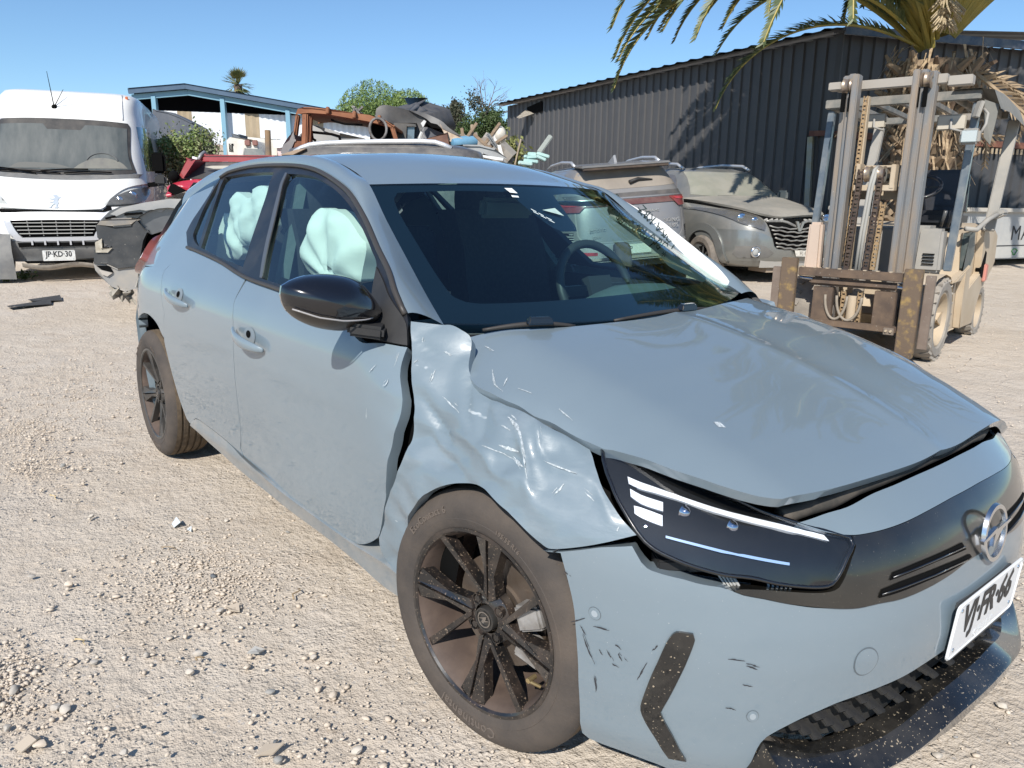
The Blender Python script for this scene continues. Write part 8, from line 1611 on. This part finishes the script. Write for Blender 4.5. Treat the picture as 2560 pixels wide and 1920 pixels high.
mb.tube([b0-d_*.05, b0, b0+d_*.25, b0+d_*.5, b0+d_*.8, b1, b1+d_*.06], [.02, .07, .09, .10, .10, .085, .04], 18); o = mb.build('blue_barrel', mat('blue_plastic', (.10, .27, .43), .5, c2=(.16, .34, .48), sc=4., dust=.15), smooth=True, angle=50); o.location = F13; o.rotation_euler = (0, 0, AZR); tag(o, 'light blue plastic barrel lying among the planks', 'barrel')
for lb, a, b, w, m in (('wooden plank leaning up right of the conifer in the scrap heap', (-0.778, -0.2, 2.262), (-0.621, -0.2, 2.489), .045, WOOD), ('short upright wooden post behind the blue barrel', (-0.696, -0.1, 2.255), (-0.705, -0.1, 2.472), .06, WOOD2), ('wooden plank slanting down in front of the blue barrel', (-0.658, -0.5, 2.289), (-0.401, -0.5, 2.072), .055, WOOD), ('long wooden beam leaning up to the right, topmost in the heap', (-0.489, -0.2, 2.166), (-0.247, -0.2, 2.494), .055, WOOD), ('wooden plank pointing right beside the white toilet shape', (-0.416, -0.3, 2.11), (-0.131, -0.3, 2.296), .05, WOOD), ('thin brown stick at the left of the planks', (-0.839, -0.2, 2.212), (-0.865, -0.2, 2.411), .03, WOOD)):
    mb = MB(); mb.bar(a, b, .05, w, (0, 1, 0)); o = mb.build('wooden_plank', m, bevel=.008); o.location = F13; o.rotation_euler = (0, 0, AZR); tag(o, lb, 'plank', 'planks on the scrap heap')
mb = MB(); mb.bar((-0.466, -0.4, 2.332), (-0.274, -0.4, 2.072), .06, .06, (0, 1, 0)); o = mb.build('grey_pipe', mat('pipe_grey', (.38, .40, .41), .6, c2=(.30, .31, .31), sc=5.), bevel=.03); o.location = F13; o.rotation_euler = (0, 0, AZR); tag(o, 'grey square downpipe leaning in the scrap heap', 'pipe')
scrap('white_board', 'white board propped up behind the grey downpipe', 'board', [(-0.359, -0.2, 2.335), (-0.298, -0.2, 2.352), (-0.244, -0.2, 2.203), (-0.323, -0.2, 2.177)], mat('board_white', (.72, .70, .66), .7), F13, -.2, -.05)
scrap('white_board', 'tall narrow white board at the right end of the heap', 'board', [(-0.274, -0.45, 2.126), (-0.24, -0.45, 2.127), (-0.186, -0.45, 1.946), (-0.229, -0.45, 1.937)], MATS['board_white'], F13, -.45, -.38)
mb = MB(); q_ = (-0.256, -0.1, 2.319); mb.lathe([(0, -.12), (.10, -.10), (.14, 0), (.10, .10), (0, .12)], 16, fn=lambda r, h, c, s: (q_[0]+r*c*.8, q_[1]+h, q_[2]+r*s)); o = mb.build('white_basin', mat('basin', (.62, .58, .50), .6), smooth=True); o.location = F13; o.rotation_euler = (0, 0, AZR); tag(o, 'cream rounded basin behind the white board', 'basin')
mb = MB(); rng = np.random.RandomState(8)
for i in range(60):
    x = lerp((-1.166, 0.0, 2.226)[0], (-0.17, 0.0, 2.239)[0], rng.rand()); z = rng.uniform(.9, (-0.707, 0.0, 2.333)[2]); mb.box((x, rng.uniform(0, 1.4), z), rng.uniform(.08, .4, 3), Matrix.Rotation(rng.uniform(-1, 1), 3, 'Y') @ Matrix.Rotation(rng.uniform(-1, 1), 3, 'X'))
o = mb.build('scrap_heap', mat('scrap_mix', (.20, .17, .14), .8, c2=(.36, .33, .29), sc=1.6, lo=.45, hi=.55)); o.location = F14; o.rotation_euler = (0, 0, AZR); stuff(o)
# ---- turquoise timber stack, post and stick by the warehouse
TQ = mat('turquoise_wood', (.36, .53, .51), .8, c2=(.46, .60, .57), sc=5., speck=(.25, .14, .09), spsc=16., spth=.72); GW = mat('grey_beam', (.36, .39, .36), .85, c2=(.28, .30, .28), sc=4.)
k = 0
for lb, a, b, w in (('turquoise board on top of the stack, long and pointing right', (0.37, -0.2, 2.093), (0.59, -0.2, 2.031), .11), ('turquoise board at the top left of the stack', (0.214, -0.2, 2.078), (0.362, -0.2, 2.072), .12), ('turquoise board in the middle of the stack', (0.197, -0.3, 2.016), (0.376, -0.3, 2.026), .11), ('dark edged turquoise board below the long top board', (0.351, -0.3, 2.042), (0.528, -0.3, 1.972), .10), ('turquoise board with peeling brown paint low in the stack', (0.142, -0.4, 1.962), (0.391, -0.4, 1.937), .11), ('lowest turquoise board at the left of the stack', (0.05, -0.5, 1.916), (0.29, -0.5, 1.895), .12), ('short turquoise block at the left of the stack', (0.146, -0.3, 2.027), (0.205, -0.3, 2.032), .10)):
    mb = MB(); a, b = Vector(a), Vector(b); mb.bar(a, b, .3, w*.5, (0, 0, 1)); o = mb.build('timber_board', TQ, bevel=.01); o.location = F14; o.rotation_euler = (0, 0, AZR); tag(o, lb, 'board', 'stacked turquoise boards by the warehouse')
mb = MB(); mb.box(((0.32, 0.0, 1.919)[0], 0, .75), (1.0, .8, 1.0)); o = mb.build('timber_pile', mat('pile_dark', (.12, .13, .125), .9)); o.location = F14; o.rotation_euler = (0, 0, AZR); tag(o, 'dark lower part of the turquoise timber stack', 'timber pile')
mb = MB(); mb.bar((0.405, 0.1, 2.099), (0.635, 0.5, 2.43), .09, .10, (0, 1, 0)); o = mb.build('grey_beam', GW, bevel=.015); o.location = F14; o.rotation_euler = (0, 0, AZR); tag(o, 'thick pale green beam leaning on the warehouse wall', 'beam')
mb = MB(); mb.tube([(-0.005, 0.1, 1.903), (0.1, 0.1, 2.353)], [.016, .018], 8); o = mb.build('thin_pole', WOOD2, smooth=True, angle=50); o.location = F14; o.rotation_euler = (0, 0, AZR); tag(o, 'thin brown pole standing before the warehouse end', 'pole')
# ---- blue framed shed, white cladding, brick wall
SH = fr_empty('blue_shed', 'open gabled shed with a blue steel frame and white corrugated cladding', 'shed', (-21.905, 17.256, 0.0))
BLU = mat('blue_steel', (.045, .085, .14), .5, c2=(.06, .105, .165), sc=2.); ROOFD = mat('shed_roof', (.05, .055, .065), .6)
A0 = (-12.212, 0.0, 5.388); A1 = (-14.336, 0.0, 5.192); A2 = (-7.202, 0.0, 4.602); A3 = (-5.18, -0.0, 4.309)
mb = MB(); 
for p, q in ((A1, A0), (A0, A3)): mb.bar((p[0], -.2, p[2]-.11), (q[0], -.2, q[2]-.11), .10, .17, (0, 0, 1))
mb.build('fascia', BLU, SH)
mb = MB()
for p, q in ((A1, A0), (A0, A3)): mb.add([(p[0], -.3, p[2]-.01), (q[0], -.3, q[2]-.01), (q[0], 14, q[2]-.01), (p[0], 14, p[2]-.01)], [(0, 1, 2, 3), (3, 2, 1, 0)])
mb.build('roof', ROOFD, SH)
mb = MB()
for p, q in ((A1, A0), (A0, A3)): mb.bar((p[0], 0, p[2]-.30), (q[0], 0, q[2]-.30), .12, .19, (0, 0, 1))
mb.build('rafter', mat('light_blue_steel', (.17, .33, .43), .5), SH)
for nx_, ny_ in ((1065, 250), (1540, 265)): q = (-13.499, 0.0, 4.95) if nx_ == 1065 else (-10.943, 0.0, 4.908); mb = MB(); mb.box((q[0], 0, (q[2]+.6)/2), (.16, .2, q[2]-.6)); mb.build('post', MATS['light_blue_steel'], SH)
q = (-8.527, 0.0, 4.525); mb = MB(); mb.box((q[0], 0, (q[2]+.6)/2), (.16, .2, q[2]-.6)); mb.build('post', MATS['light_blue_steel'], SH)
mb = MB(); mb.add([(A1[0], 1.6, 0.4), (A3[0], 1.6, 0.4), (A3[0], 1.6, A3[2]), (A0[0], 1.6, A0[2]), (A1[0], 1.6, A1[2])], [(0, 1, 2, 3, 4)]); mb.add([(A1[0], 12, .4), (A1[0], .2, .4), (A1[0], .2, A1[2]), (A1[0], 12, A1[2])], [(0, 1, 2, 3)]); mb.build('shade_back', mat('shed_shade', (.012, .013, .018), .95, spec=.05), SH)  # near black panels standing in for the deep shade inside the shed
CLW = mat('white_cladding', (.66, .69, .74), .5, c2=(.72, .74, .77), sc=1.); CLB = mat('brown_translucent', (.36, .29, .20), .7, c2=(.30, .235, .155), sc=2.)
ztop0 = (-12.209, 0.3, 4.453)[2]; ztop1 = (-8.277, 0.3, 4.371)[2]; zb = (-11.351, 0.3, 3.273)[2]
def clad(xa, xb, m, nm):
    n = max(2, int((xb-xa)/.11)); mb = MB(); P = []
    for i in range(n+1):
        x = lerp(xa, xb, i/n); t = (x-(-12.209, 0.3, 4.453)[0])/((-8.277, 0.3, 4.371)[0]-(-12.209, 0.3, 4.453)[0]); z1 = lerp(ztop0, ztop1, t); y = .3+.045*(i % 2); P += [(x, y, zb-.02), (x, y, z1)]
    mb.grid(P, n+1, 2); return mb.build(nm, m, SH)
xs_ = [(-13.578, 0.3, 4.42)[0], (-12.818, 0.3, 4.321)[0], (-12.267, 0.3, 4.328)[0], (-10.269, 0.3, 4.039)[0], (-9.722, 0.3, 4.047)[0], (-7.75, 0.3, 4.091)[0], (-7.297, 0.3, 4.097)[0], (-5.237, 0.3, 4.125)[0]]
for i in range(7): clad(xs_[i], xs_[i+1], CLW if i % 2 == 0 else CLB, 'cladding_sheet')
BW = fr_empty('brick_wall', 'low grey brown block wall under the white cladding', 'wall', (-21.905, 17.256, 0.0))
x0 = (-11.815, 0.2, 3.26)[0]; x1 = xs_[-1]; mb = MB(); mb.box(((x0+x1)/2, .35, zb/2), (x1-x0, .2, zb)); mb.build('mortar', mat('mortar', (.34, .30, .26), .9), BW)
bmesh0 = None; rng = np.random.RandomState(3); BR = mat('concrete_brick', (.36, .285, .225), .9, c2=(.43, .36, .30), sc=.7, bump=.4, bsc=9.)
zz0 = zb-.13; cnt = 0
for row in range(7):
    for i in range(34):
        x = x0+.24+.50*i+(.25 if row % 2 else 0)
        if x > x0+15.5 or cnt > 230: continue
        if bmesh0 is None: mb = MB(); mb.box((0, 0, 0), (.47, .16, .22)); bo = mb.build('brick', BR, BW); bmesh0 = bo.data
        else: bo = link('brick', bmesh0, BW)
        bo.location = (x, .22+rng.uniform(-.02, .02), zz0-.25*row); cnt += 1
for xq in ((-10.892, 0.2, 3.158)[0],): mb = MB(); mb.box((xq, .2, zb/2), (.22, .22, zb)); mb.build('pier', mat('pier_grey', (.42, .39, .36), .9), BW)
# ---- white truck with box
WT = fr_empty('white_truck', 'old white lorry with a box body parked below the shed', 'truck', (-17.264, 13.454, 0.0))
WTP = mat('truck_white', (.66, .64, .58), .6, c2=(.56, .53, .47), sc=3., dust=.25)
mb = MB(); pr(mb, [(-8.272, 0.0, 3.114), (-7.386, 0.0, 3.071), (-7.402, 0.0, 2.49), (-8.449, 0.0, 2.475), (-8.299, 0.0, 2.987)], .6, 4.5); mb.build('box_body', WTP, WT, bevel=.04)
mb = MB(); pr(mb, [(-8.475, 0.0, 2.912), (-8.394, 0.0, 2.985), (-7.771, 0.0, 2.967), (-7.68, -0.0, 2.905), (-7.553, 0.0, 2.506), (-7.583, 0.0, 2.322), (-8.537, 0.0, 2.309)], -.6, 1.0); mb.build('cab', WTP, WT, bevel=.12)
mb = MB(); pr(mb, [(-7.964, -0.62, 2.71), (-7.512, -0.62, 2.705), (-7.403, -0.62, 2.526), (-8.005, -0.62, 2.527)], -.64, -.60); mb.build('windscreen', mat('truck_glass', (.17, .18, .175), .3, coat=.6, c2=(.24, .235, .22), sc=4.), WT)
mb = MB(); pr(mb, [(-8.005, -0.61, 2.714), (-7.967, -0.61, 2.723), (-8.025, -0.61, 2.5), (-8.066, -0.61, 2.5)], -.63, -.60); mb.build('pillar_shadow', mat('pillar_grey', (.30, .30, .29), .7), WT)
mb = MB(); pr(mb, [(-8.425, -0.5, 2.822), (-8.345, -0.5, 2.814), (-8.355, -0.5, 2.627), (-8.429, -0.5, 2.635)], -.6, -.4); mb.build('wing_mirror', VOID, WT, bevel=.03)
mb = MB(); pr(mb, [(-8.571, 0.2, 3.148), (-8.377, 0.2, 3.143), (-8.306, 0.2, 3.02), (-8.444, 0.2, 3.0), (-8.526, 0.2, 2.926), (-8.556, 0.2, 3.035)], .1, .8); mb.build('air_deflector', mat('deflector', (.11, .12, .135), .7), WT, bevel=.03)
for q in ((-7.883, -0.65, 2.866), (-7.658, -0.65, 2.869)): mb = MB(); mb.box(q, (.16, .08, .16)); mb.build('marker_lamp', mat('marker_red', (.22, .10, .08), .5), WT, bevel=.02)
for q in (-1.0, 1.0): simple_wheel(WT, (q+(-8.063, -0.0, 2.554)[0], -.3, .95), .42, .25, face=-1)
scrap('white_tarp', 'white sheeted load right of the lorry', 'tarpaulin', [(-7.378, 0.0, 3.044), (-6.936, 0.0, 2.996), (-7.021, -0.0, 2.823), (-7.251, 0.0, 2.792), (-7.363, 0.0, 2.818)], mat('tarp_white', (.78, .79, .80), .6), (-17.264, 13.454, 0.0), .2, 1.0)
scrap('red_rag', 'pink striped cloth hanging below the white load', 'cloth', [(-7.299, 0.0, 2.783), (-7.041, 0.0, 2.804), (-7.11, 0.0, 2.603), (-7.274, 0.0, 2.546)], mat('pink_cloth', (.62, .42, .42), .9, c2=(.70, .66, .64), sc=9.), (-17.264, 13.454, 0.0), .3, .4)
mb = MB(); mb.tube([(-6.239, 0.0, 2.28), (-6.226, 0.0, 2.946)], .075, 10); o = mb.build('rusty_post', mat('post_rust', (.30, .19, .10), .8, c2=(.12, .11, .10), sc=1.5)); o.location = (-14.17, 10.919, 0.0); o.rotation_euler = (0, 0, AZR); tag(o, 'slim rusty post standing before the lorry cab', 'post')
# ---- dark curved hood of an old trailer behind the van
scrap('curved_trailer', 'dark grey curved fibreglass trailer shell behind the van', 'trailer', [(-7.187, -0.0, 2.96), (-6.954, 0.0, 2.922), (-6.702, -0.0, 2.83), (-6.48, -0.0, 2.723), (-6.328, 0.0, 2.628), (-6.259, -0.0, 2.518), (-6.232, 0.0, 2.38), (-6.25, 0.0, 2.156), (-6.395, 0.0, 1.986), (-7.334, 0.0, 1.973), (-7.239, 0.0, 2.959)], mat('fibre_grey', (.085, .095, .115), .7, c2=(.12, .125, .14), sc=2., stretch=(2., 2., .5), lo=.4, hi=.7), (-11.075, 8.384, 0.0), 0, .35, bevel=.04)
# ================================================================ TREES AND PLANTS
def leaf_cloud(name, fn, n, size, m, parent, seed=0, asp=.5):
    rg = np.random.RandomState(seed); C_ = fn(rg, n); n = len(C_); u = rg.normal(size=(n, 3)); u /= np.linalg.norm(u, axis=1)[:, None]; v = np.cross(u, rg.normal(size=(n, 3))); v /= np.linalg.norm(v, axis=1)[:, None]
    s = size*rg.uniform(.6, 1.4, (n, 1)); V = np.stack([C_-u*s, C_+v*s*asp, C_+u*s, C_-v*s*asp], 1).reshape(-1, 3); F = np.arange(4*n).reshape(n, 4)
    return mesh(name, V, F, m, parent)
def limbs(mb, a, d, l, r, depth, rg, spread=.5, tips=None):
    a = Vector(a); d = Vector(d).normalized(); pts = [a]; dd = d.copy()
    for i in range(4): dd = (dd+Vector(rg.normal(0, .14, 3))).normalized(); pts.append(pts[-1]+dd*l/4)
    mb.tube(pts, [r*(1-.45*i/4) for i in range(5)], 6)
    if tips is not None: tips.append(pts[-1])
    if depth > 0:
        for k in range(rg.randint(2, 4)):
            limbs(mb, pts[rg.randint(2, 5)], dd+Vector(rg.normal(0, spread, 3))+Vector((0, 0, .15)), l*rg.uniform(.55, .8), r*.5, depth-1, rg, spread, tips)
WG = mat('willow_leaf', (.14, .215, .05), .6, c2=(.20, .27, .08), sc=1.2); DG = mat('conifer_leaf', (.055, .070, .040), .7, c2=(.10, .085, .055), sc=.9); BG = mat('bush_leaf', (.048, .085, .022), .6, c2=(.075, .11, .035), sc=1.2); TB = mat('tree_bark', (.12, .09, .07), .9)
W = fr_empty('willow_tree', 'bright green willow with drooping strands beyond the rusty cab', 'tree', (-29.641, 23.593, 0.0))
wc_ = [((-7.103, -0.0, 6.073), 2.2), ((-7.664, -0.0, 5.399), 1.9), ((-6.362, -0.0, 5.417), 2.0), ((-5.449, 1.0, 6.218), 1.5), ((-4.682, 1.0, 5.599), 1.5), ((-7.906, -0.0, 4.672), 1.6)]
def willow(rg, n):
    out = []
    for k in range(1500):
        (c, r) = wc_[rg.randint(len(wc_))]; a = rg.uniform(0, 6.28); q = math.sqrt(rg.rand()); top = np.array([c[0]+r*.85*q*math.cos(a), c[1]+r*.85*q*math.sin(a), c[2]+r*.62*(1-q*q)-.3]); L_ = rg.uniform(.6, 2.0)
        m_ = int(20*L_); t = np.arange(m_)/m_; out.append(top+np.stack([.35*t*math.cos(a)+rg.normal(0, .05, m_), .35*t*math.sin(a)+rg.normal(0, .05, m_), -L_*t], 1))
    return np.concatenate(out)
leaf_cloud('crown', willow, 0, .075, WG, W, 1, .28)
mb = MB(); rg = np.random.RandomState(2); limbs(mb, (wc_[0][0][0], 0, .5), (.05, 0, 1), 2.2, .25, 1, rg); mb.build('trunk', TB, W)
def blob_tree(name, label, fo, blobs, n, size, m, seed, base, hgt, r=.25):
    t_ = fr_empty(name, label, 'tree', fo)
    def fn(rg, n):
        out = []; wts = np.array([b[1]**2 for b in blobs]); wts = wts/wts.sum()
        for b, w in zip(blobs, wts):
            k = int(n*w); cl = np.random.RandomState(int(b[1]*100)).normal(size=(14, 3)); cl = cl/np.linalg.norm(cl, axis=1)[:, None]*b[1]*np.random.RandomState(3).uniform(.35, .95, (14, 1)); idx = rg.randint(14, size=k); out.append(np.array(b[0])+cl[idx]*[1, 1, .85]+rg.normal(0, b[1]*.24, (k, 3)))
        return np.concatenate(out)
    leaf_cloud('crown', fn, n, size, m, t_, seed); mb = MB(); rg = np.random.RandomState(seed); limbs(mb, base, (0, 0, 1), hgt, r, 2, rg, .6); mb.build('trunk', TB, t_); return t_
blob_tree('pine_tree', 'dark ragged pine left of the bare tree', (-45.113, 36.267, 0.0), [((-4.575, 0.0, 8.456), .36), ((-4.496, 0.0, 8.035), .62), ((-4.986, 0.0, 7.567), .72), ((-4.335, 0.0, 7.498), .66), ((-4.663, 0.0, 6.874), .85), ((-5.312, 0.0, 7.408), .45)], 7000, .085, DG, 5, ((-4.584, 0.0, 6.253)[0], 0, 1.), 3.)
blob_tree('leafy_tree', 'dense green tree beside the end of the black warehouse', (-29.641, 23.593, 0.0), [((-1.477, -0.0, 5.122), .85), ((-2.129, 0.0, 4.906), .7), ((-0.934, -0.0, 5.232), .7), ((-0.605, -0.0, 4.927), .6), ((-1.747, 0.0, 4.652), .85), ((-0.936, -0.0, 5.49), .45), ((-2.565, 0.0, 4.745), .55), ((-0.486, -0.0, 4.095), .8), ((-0.425, -0.0, 3.571), .8)], 13000, .06, BG, 6, ((-1.474, -0.0, 4.603)[0], 0, .5), 2.)
BT = fr_empty('bare_tree', 'half bare tree with thin leafless twigs above the dense green tree', 'tree', (-29.641, 23.593, 0.0))
mb = MB(); rg = np.random.RandomState(21); tips = []
bq = (-1.586, 0.0, 5.224)
for tgt in ((-1.702, -0.0, 6.807), (-1.215, -0.0, 6.56), (-1.862, 0.0, 6.551), (-0.781, -0.0, 6.209), (-2.13, -0.0, 5.679), (-1.483, -0.0, 6.251)):
    d_ = Vector(tgt)-Vector(bq); limbs(mb, bq, d_, d_.length*.75, .045, 3, rg, .35, tips)
mb.tube([(bq[0], 0, .5), bq], [.12, .07], 8); mb.build('trunk', mat('bare_bark', (.17, .14, .125), .9), BT)
lc = [(-2.023, -0.0, 6.142), (-1.751, -0.0, 5.787), (-1.48, -0.0, 5.637), (-2.131, 0.0, 6.242)]
leaf_cloud('crown', lambda rg, n: np.concatenate([np.array(c)+rg.normal(0, .22, (170, 3)) for c in lc]), 0, .065, DG, BT, 9)
# fan palm far away
FP = fr_empty('fan_palm', 'distant round headed fan palm above the blue shed roof', 'palm tree', (-45.113, 36.267, 0.0))
ct = (-20.685, 0.0, 9.547); mb = MB(); mb.tube([(ct[0]+.1, 0, .5), (ct[0]+.05, 0, ct[2]*.5), (ct[0], 0, ct[2])], [.26, .22, .30], 12); mb.build('trunk', TB, FP, smooth=True)
mb = MB(); rg = np.random.RandomState(5)
for i in range(60):
    a = rg.uniform(0, 6.28); e = rg.uniform(-1.2, 1.4); d_ = Vector((math.cos(a)*math.cos(e), math.sin(a)*math.cos(e), math.sin(e))); c = Vector(ct)+d_*.70; sd_v = d_.cross(Vector((0, 0, 1))).normalized(); up = sd_v.cross(d_)
    for k in range(9):
        an = (k-4)*.26; t = c+(d_*math.cos(an)+sd_v*math.sin(an))*rg.uniform(.5, .72)+Vector((0, 0, -.07*abs(k-4)*.5)); w = sd_v*.065; mb.add([c-w, c+w, t], [(0, 1, 2)])
    mb.tube([Vector(ct), c], .018, 4)
mb.build('crown', mat('fan_leaf', (.095, .115, .035), .6, c2=(.21, .19, .07), sc=.8), FP)
# bushes by the trailer
for lb, cs, n, sd_, m in (('leafy green bush spilling over in front of the curved trailer', [((-5.395, 0.0, 2.026), .30), ((-5.279, -0.0, 1.993), .26), ((-5.613, 0.0, 1.977), .28), ((-5.699, -0.0, 2.067), .22), ((-5.578, 0.2, 1.99), .3)], 1900, 1, mat('weed_leaf', (.16, .23, .065), .6, c2=(.24, .27, .11), sc=5.)), ('dry brown and green undergrowth left of the white panel', [((-5.649, -0.0, 1.84), .33), ((-5.552, -0.0, 1.864), .28), ((-5.687, -0.0, 1.679), .30), ((-5.632, 0.1, 1.706), .28)], 1500, 2, mat('dry_weed', (.30, .235, .12), .8, c2=(.18, .20, .075), sc=4.)), ('thin sprig with yellow green leaves on the trailer edge', [((-5.139, -0.0, 2.256), .22), ((-5.206, 0.0, 2.3), .12), ((-5.099, -0.0, 2.166), .14)], 210, 3, MATS['weed_leaf']), ('thin pale sprig before the white cladding', [((-4.954, 0.0, 2.202), .14), ((-4.988, 0.0, 2.077), .16), ((-5.04, -0.0, 2.019), .15)], 130, 4, mat('pale_weed', (.16, .18, .10), .7))):
    b_ = fr_empty('bush', lb, 'bush', (-8.755, 6.483, 0.0), 'weeds and bushes behind the wrecks')
    def fn(rg, n, cs=cs): return np.concatenate([np.array(c)+rg.normal(0, r*.55, (int(n/len(cs)), 3))*[1, 1, .8] for c, r in cs])
    def fn2(rg, k, n=n, cs=cs): return fn(rg, n*2, cs)
    leaf_cloud('foliage', fn2, n*2, .026, m, b_, sd_); mb = MB(); rg = np.random.RandomState(sd_)
    for c, r in cs:
        for k in range(4): mb.tube([(c[0]+rg.normal(0, .1), c[1], .35), (c[0]+rg.normal(0, .08), c[1], c[2]*.6), Vector(c)+Vector(rg.normal(0, r*.5, 3))], [.012, .009, .004], 4)
    mb.build('stem', TB, b_)
# weed tufts and low house at the warehouse end
HS = fr_empty('tiled_house', 'distant brick house with a grey tiled roof at the warehouse end', 'house', (-45.113, 36.267, 0.0))
mb = MB(); pr(mb, [(-1.071, 0.0, 6.009), (-0.125, 0.0, 6.057), (-0.114, -0.0, 5.255), (-1.064, 0.0, 5.242)], 0, 6); mb.build('wall', mat('house_brick', (.33, .22, .165), .9, c2=(.40, .29, .22), sc=4.), HS)
mb = MB(); pr(mb, [(-0.71, -0.5, 6.593), (-0.062, -0.5, 6.636), (-0.058, -0.5, 6.293), (-0.779, -0.5, 6.3)], -.5, 6.5); mb.build('roof', mat('house_roof', (.30, .26, .24), .9), HS)
mb = MB(); pr(mb, [(-0.638, -0.1, 6.319), (-0.129, -0.1, 6.326), (-0.126, -0.1, 6.066), (-0.634, -0.1, 6.059)], -.1, 1); mb.build('window', VOID, HS)
b_ = fr_empty('bush', 'yellowing weeds at the foot of the warehouse end', 'bush', (-9.528, 7.117, 0.0), 'weeds and bushes behind the wrecks')
wcs = [(-0.152, 1.0, 2.137), (-0.114, 1.0, 2.067), (-0.198, 1.0, 2.18), (-0.086, 1.0, 2.033)]
leaf_cloud('foliage', lambda rg, n: np.concatenate([np.array(c)+rg.normal(0, .16, (260, 3)) for c in wcs]), 0, .05, mat('yellow_weed', (.22, .22, .07), .7, c2=(.13, .16, .05), sc=5.), b_, 3)
# green weeds under the van bumper
for lb, q in (('small green weed under the left bumper corner of the van', (-10.146, -0.634, 0.197)), ('small green weed by the van skirt', (-10.233, -0.427, 0.205))):
    o = leaf_cloud('weed', lambda rg, n: np.array([q[0], q[1], float(gz(q[0], q[1]))+.05])+rg.normal(0, .06, (90, 3))*[1, 1, .5], 0, .025, BG, None, 4); tag(o, lb, 'weed', 'weeds below the van')
# trees behind the photographer, outside the frame, that the glass and paint reflect
for i, (x, y, h_) in enumerate(((-9., -17., 6.), (-4., -21., 7.), (3., -22., 6.5))):
    pass
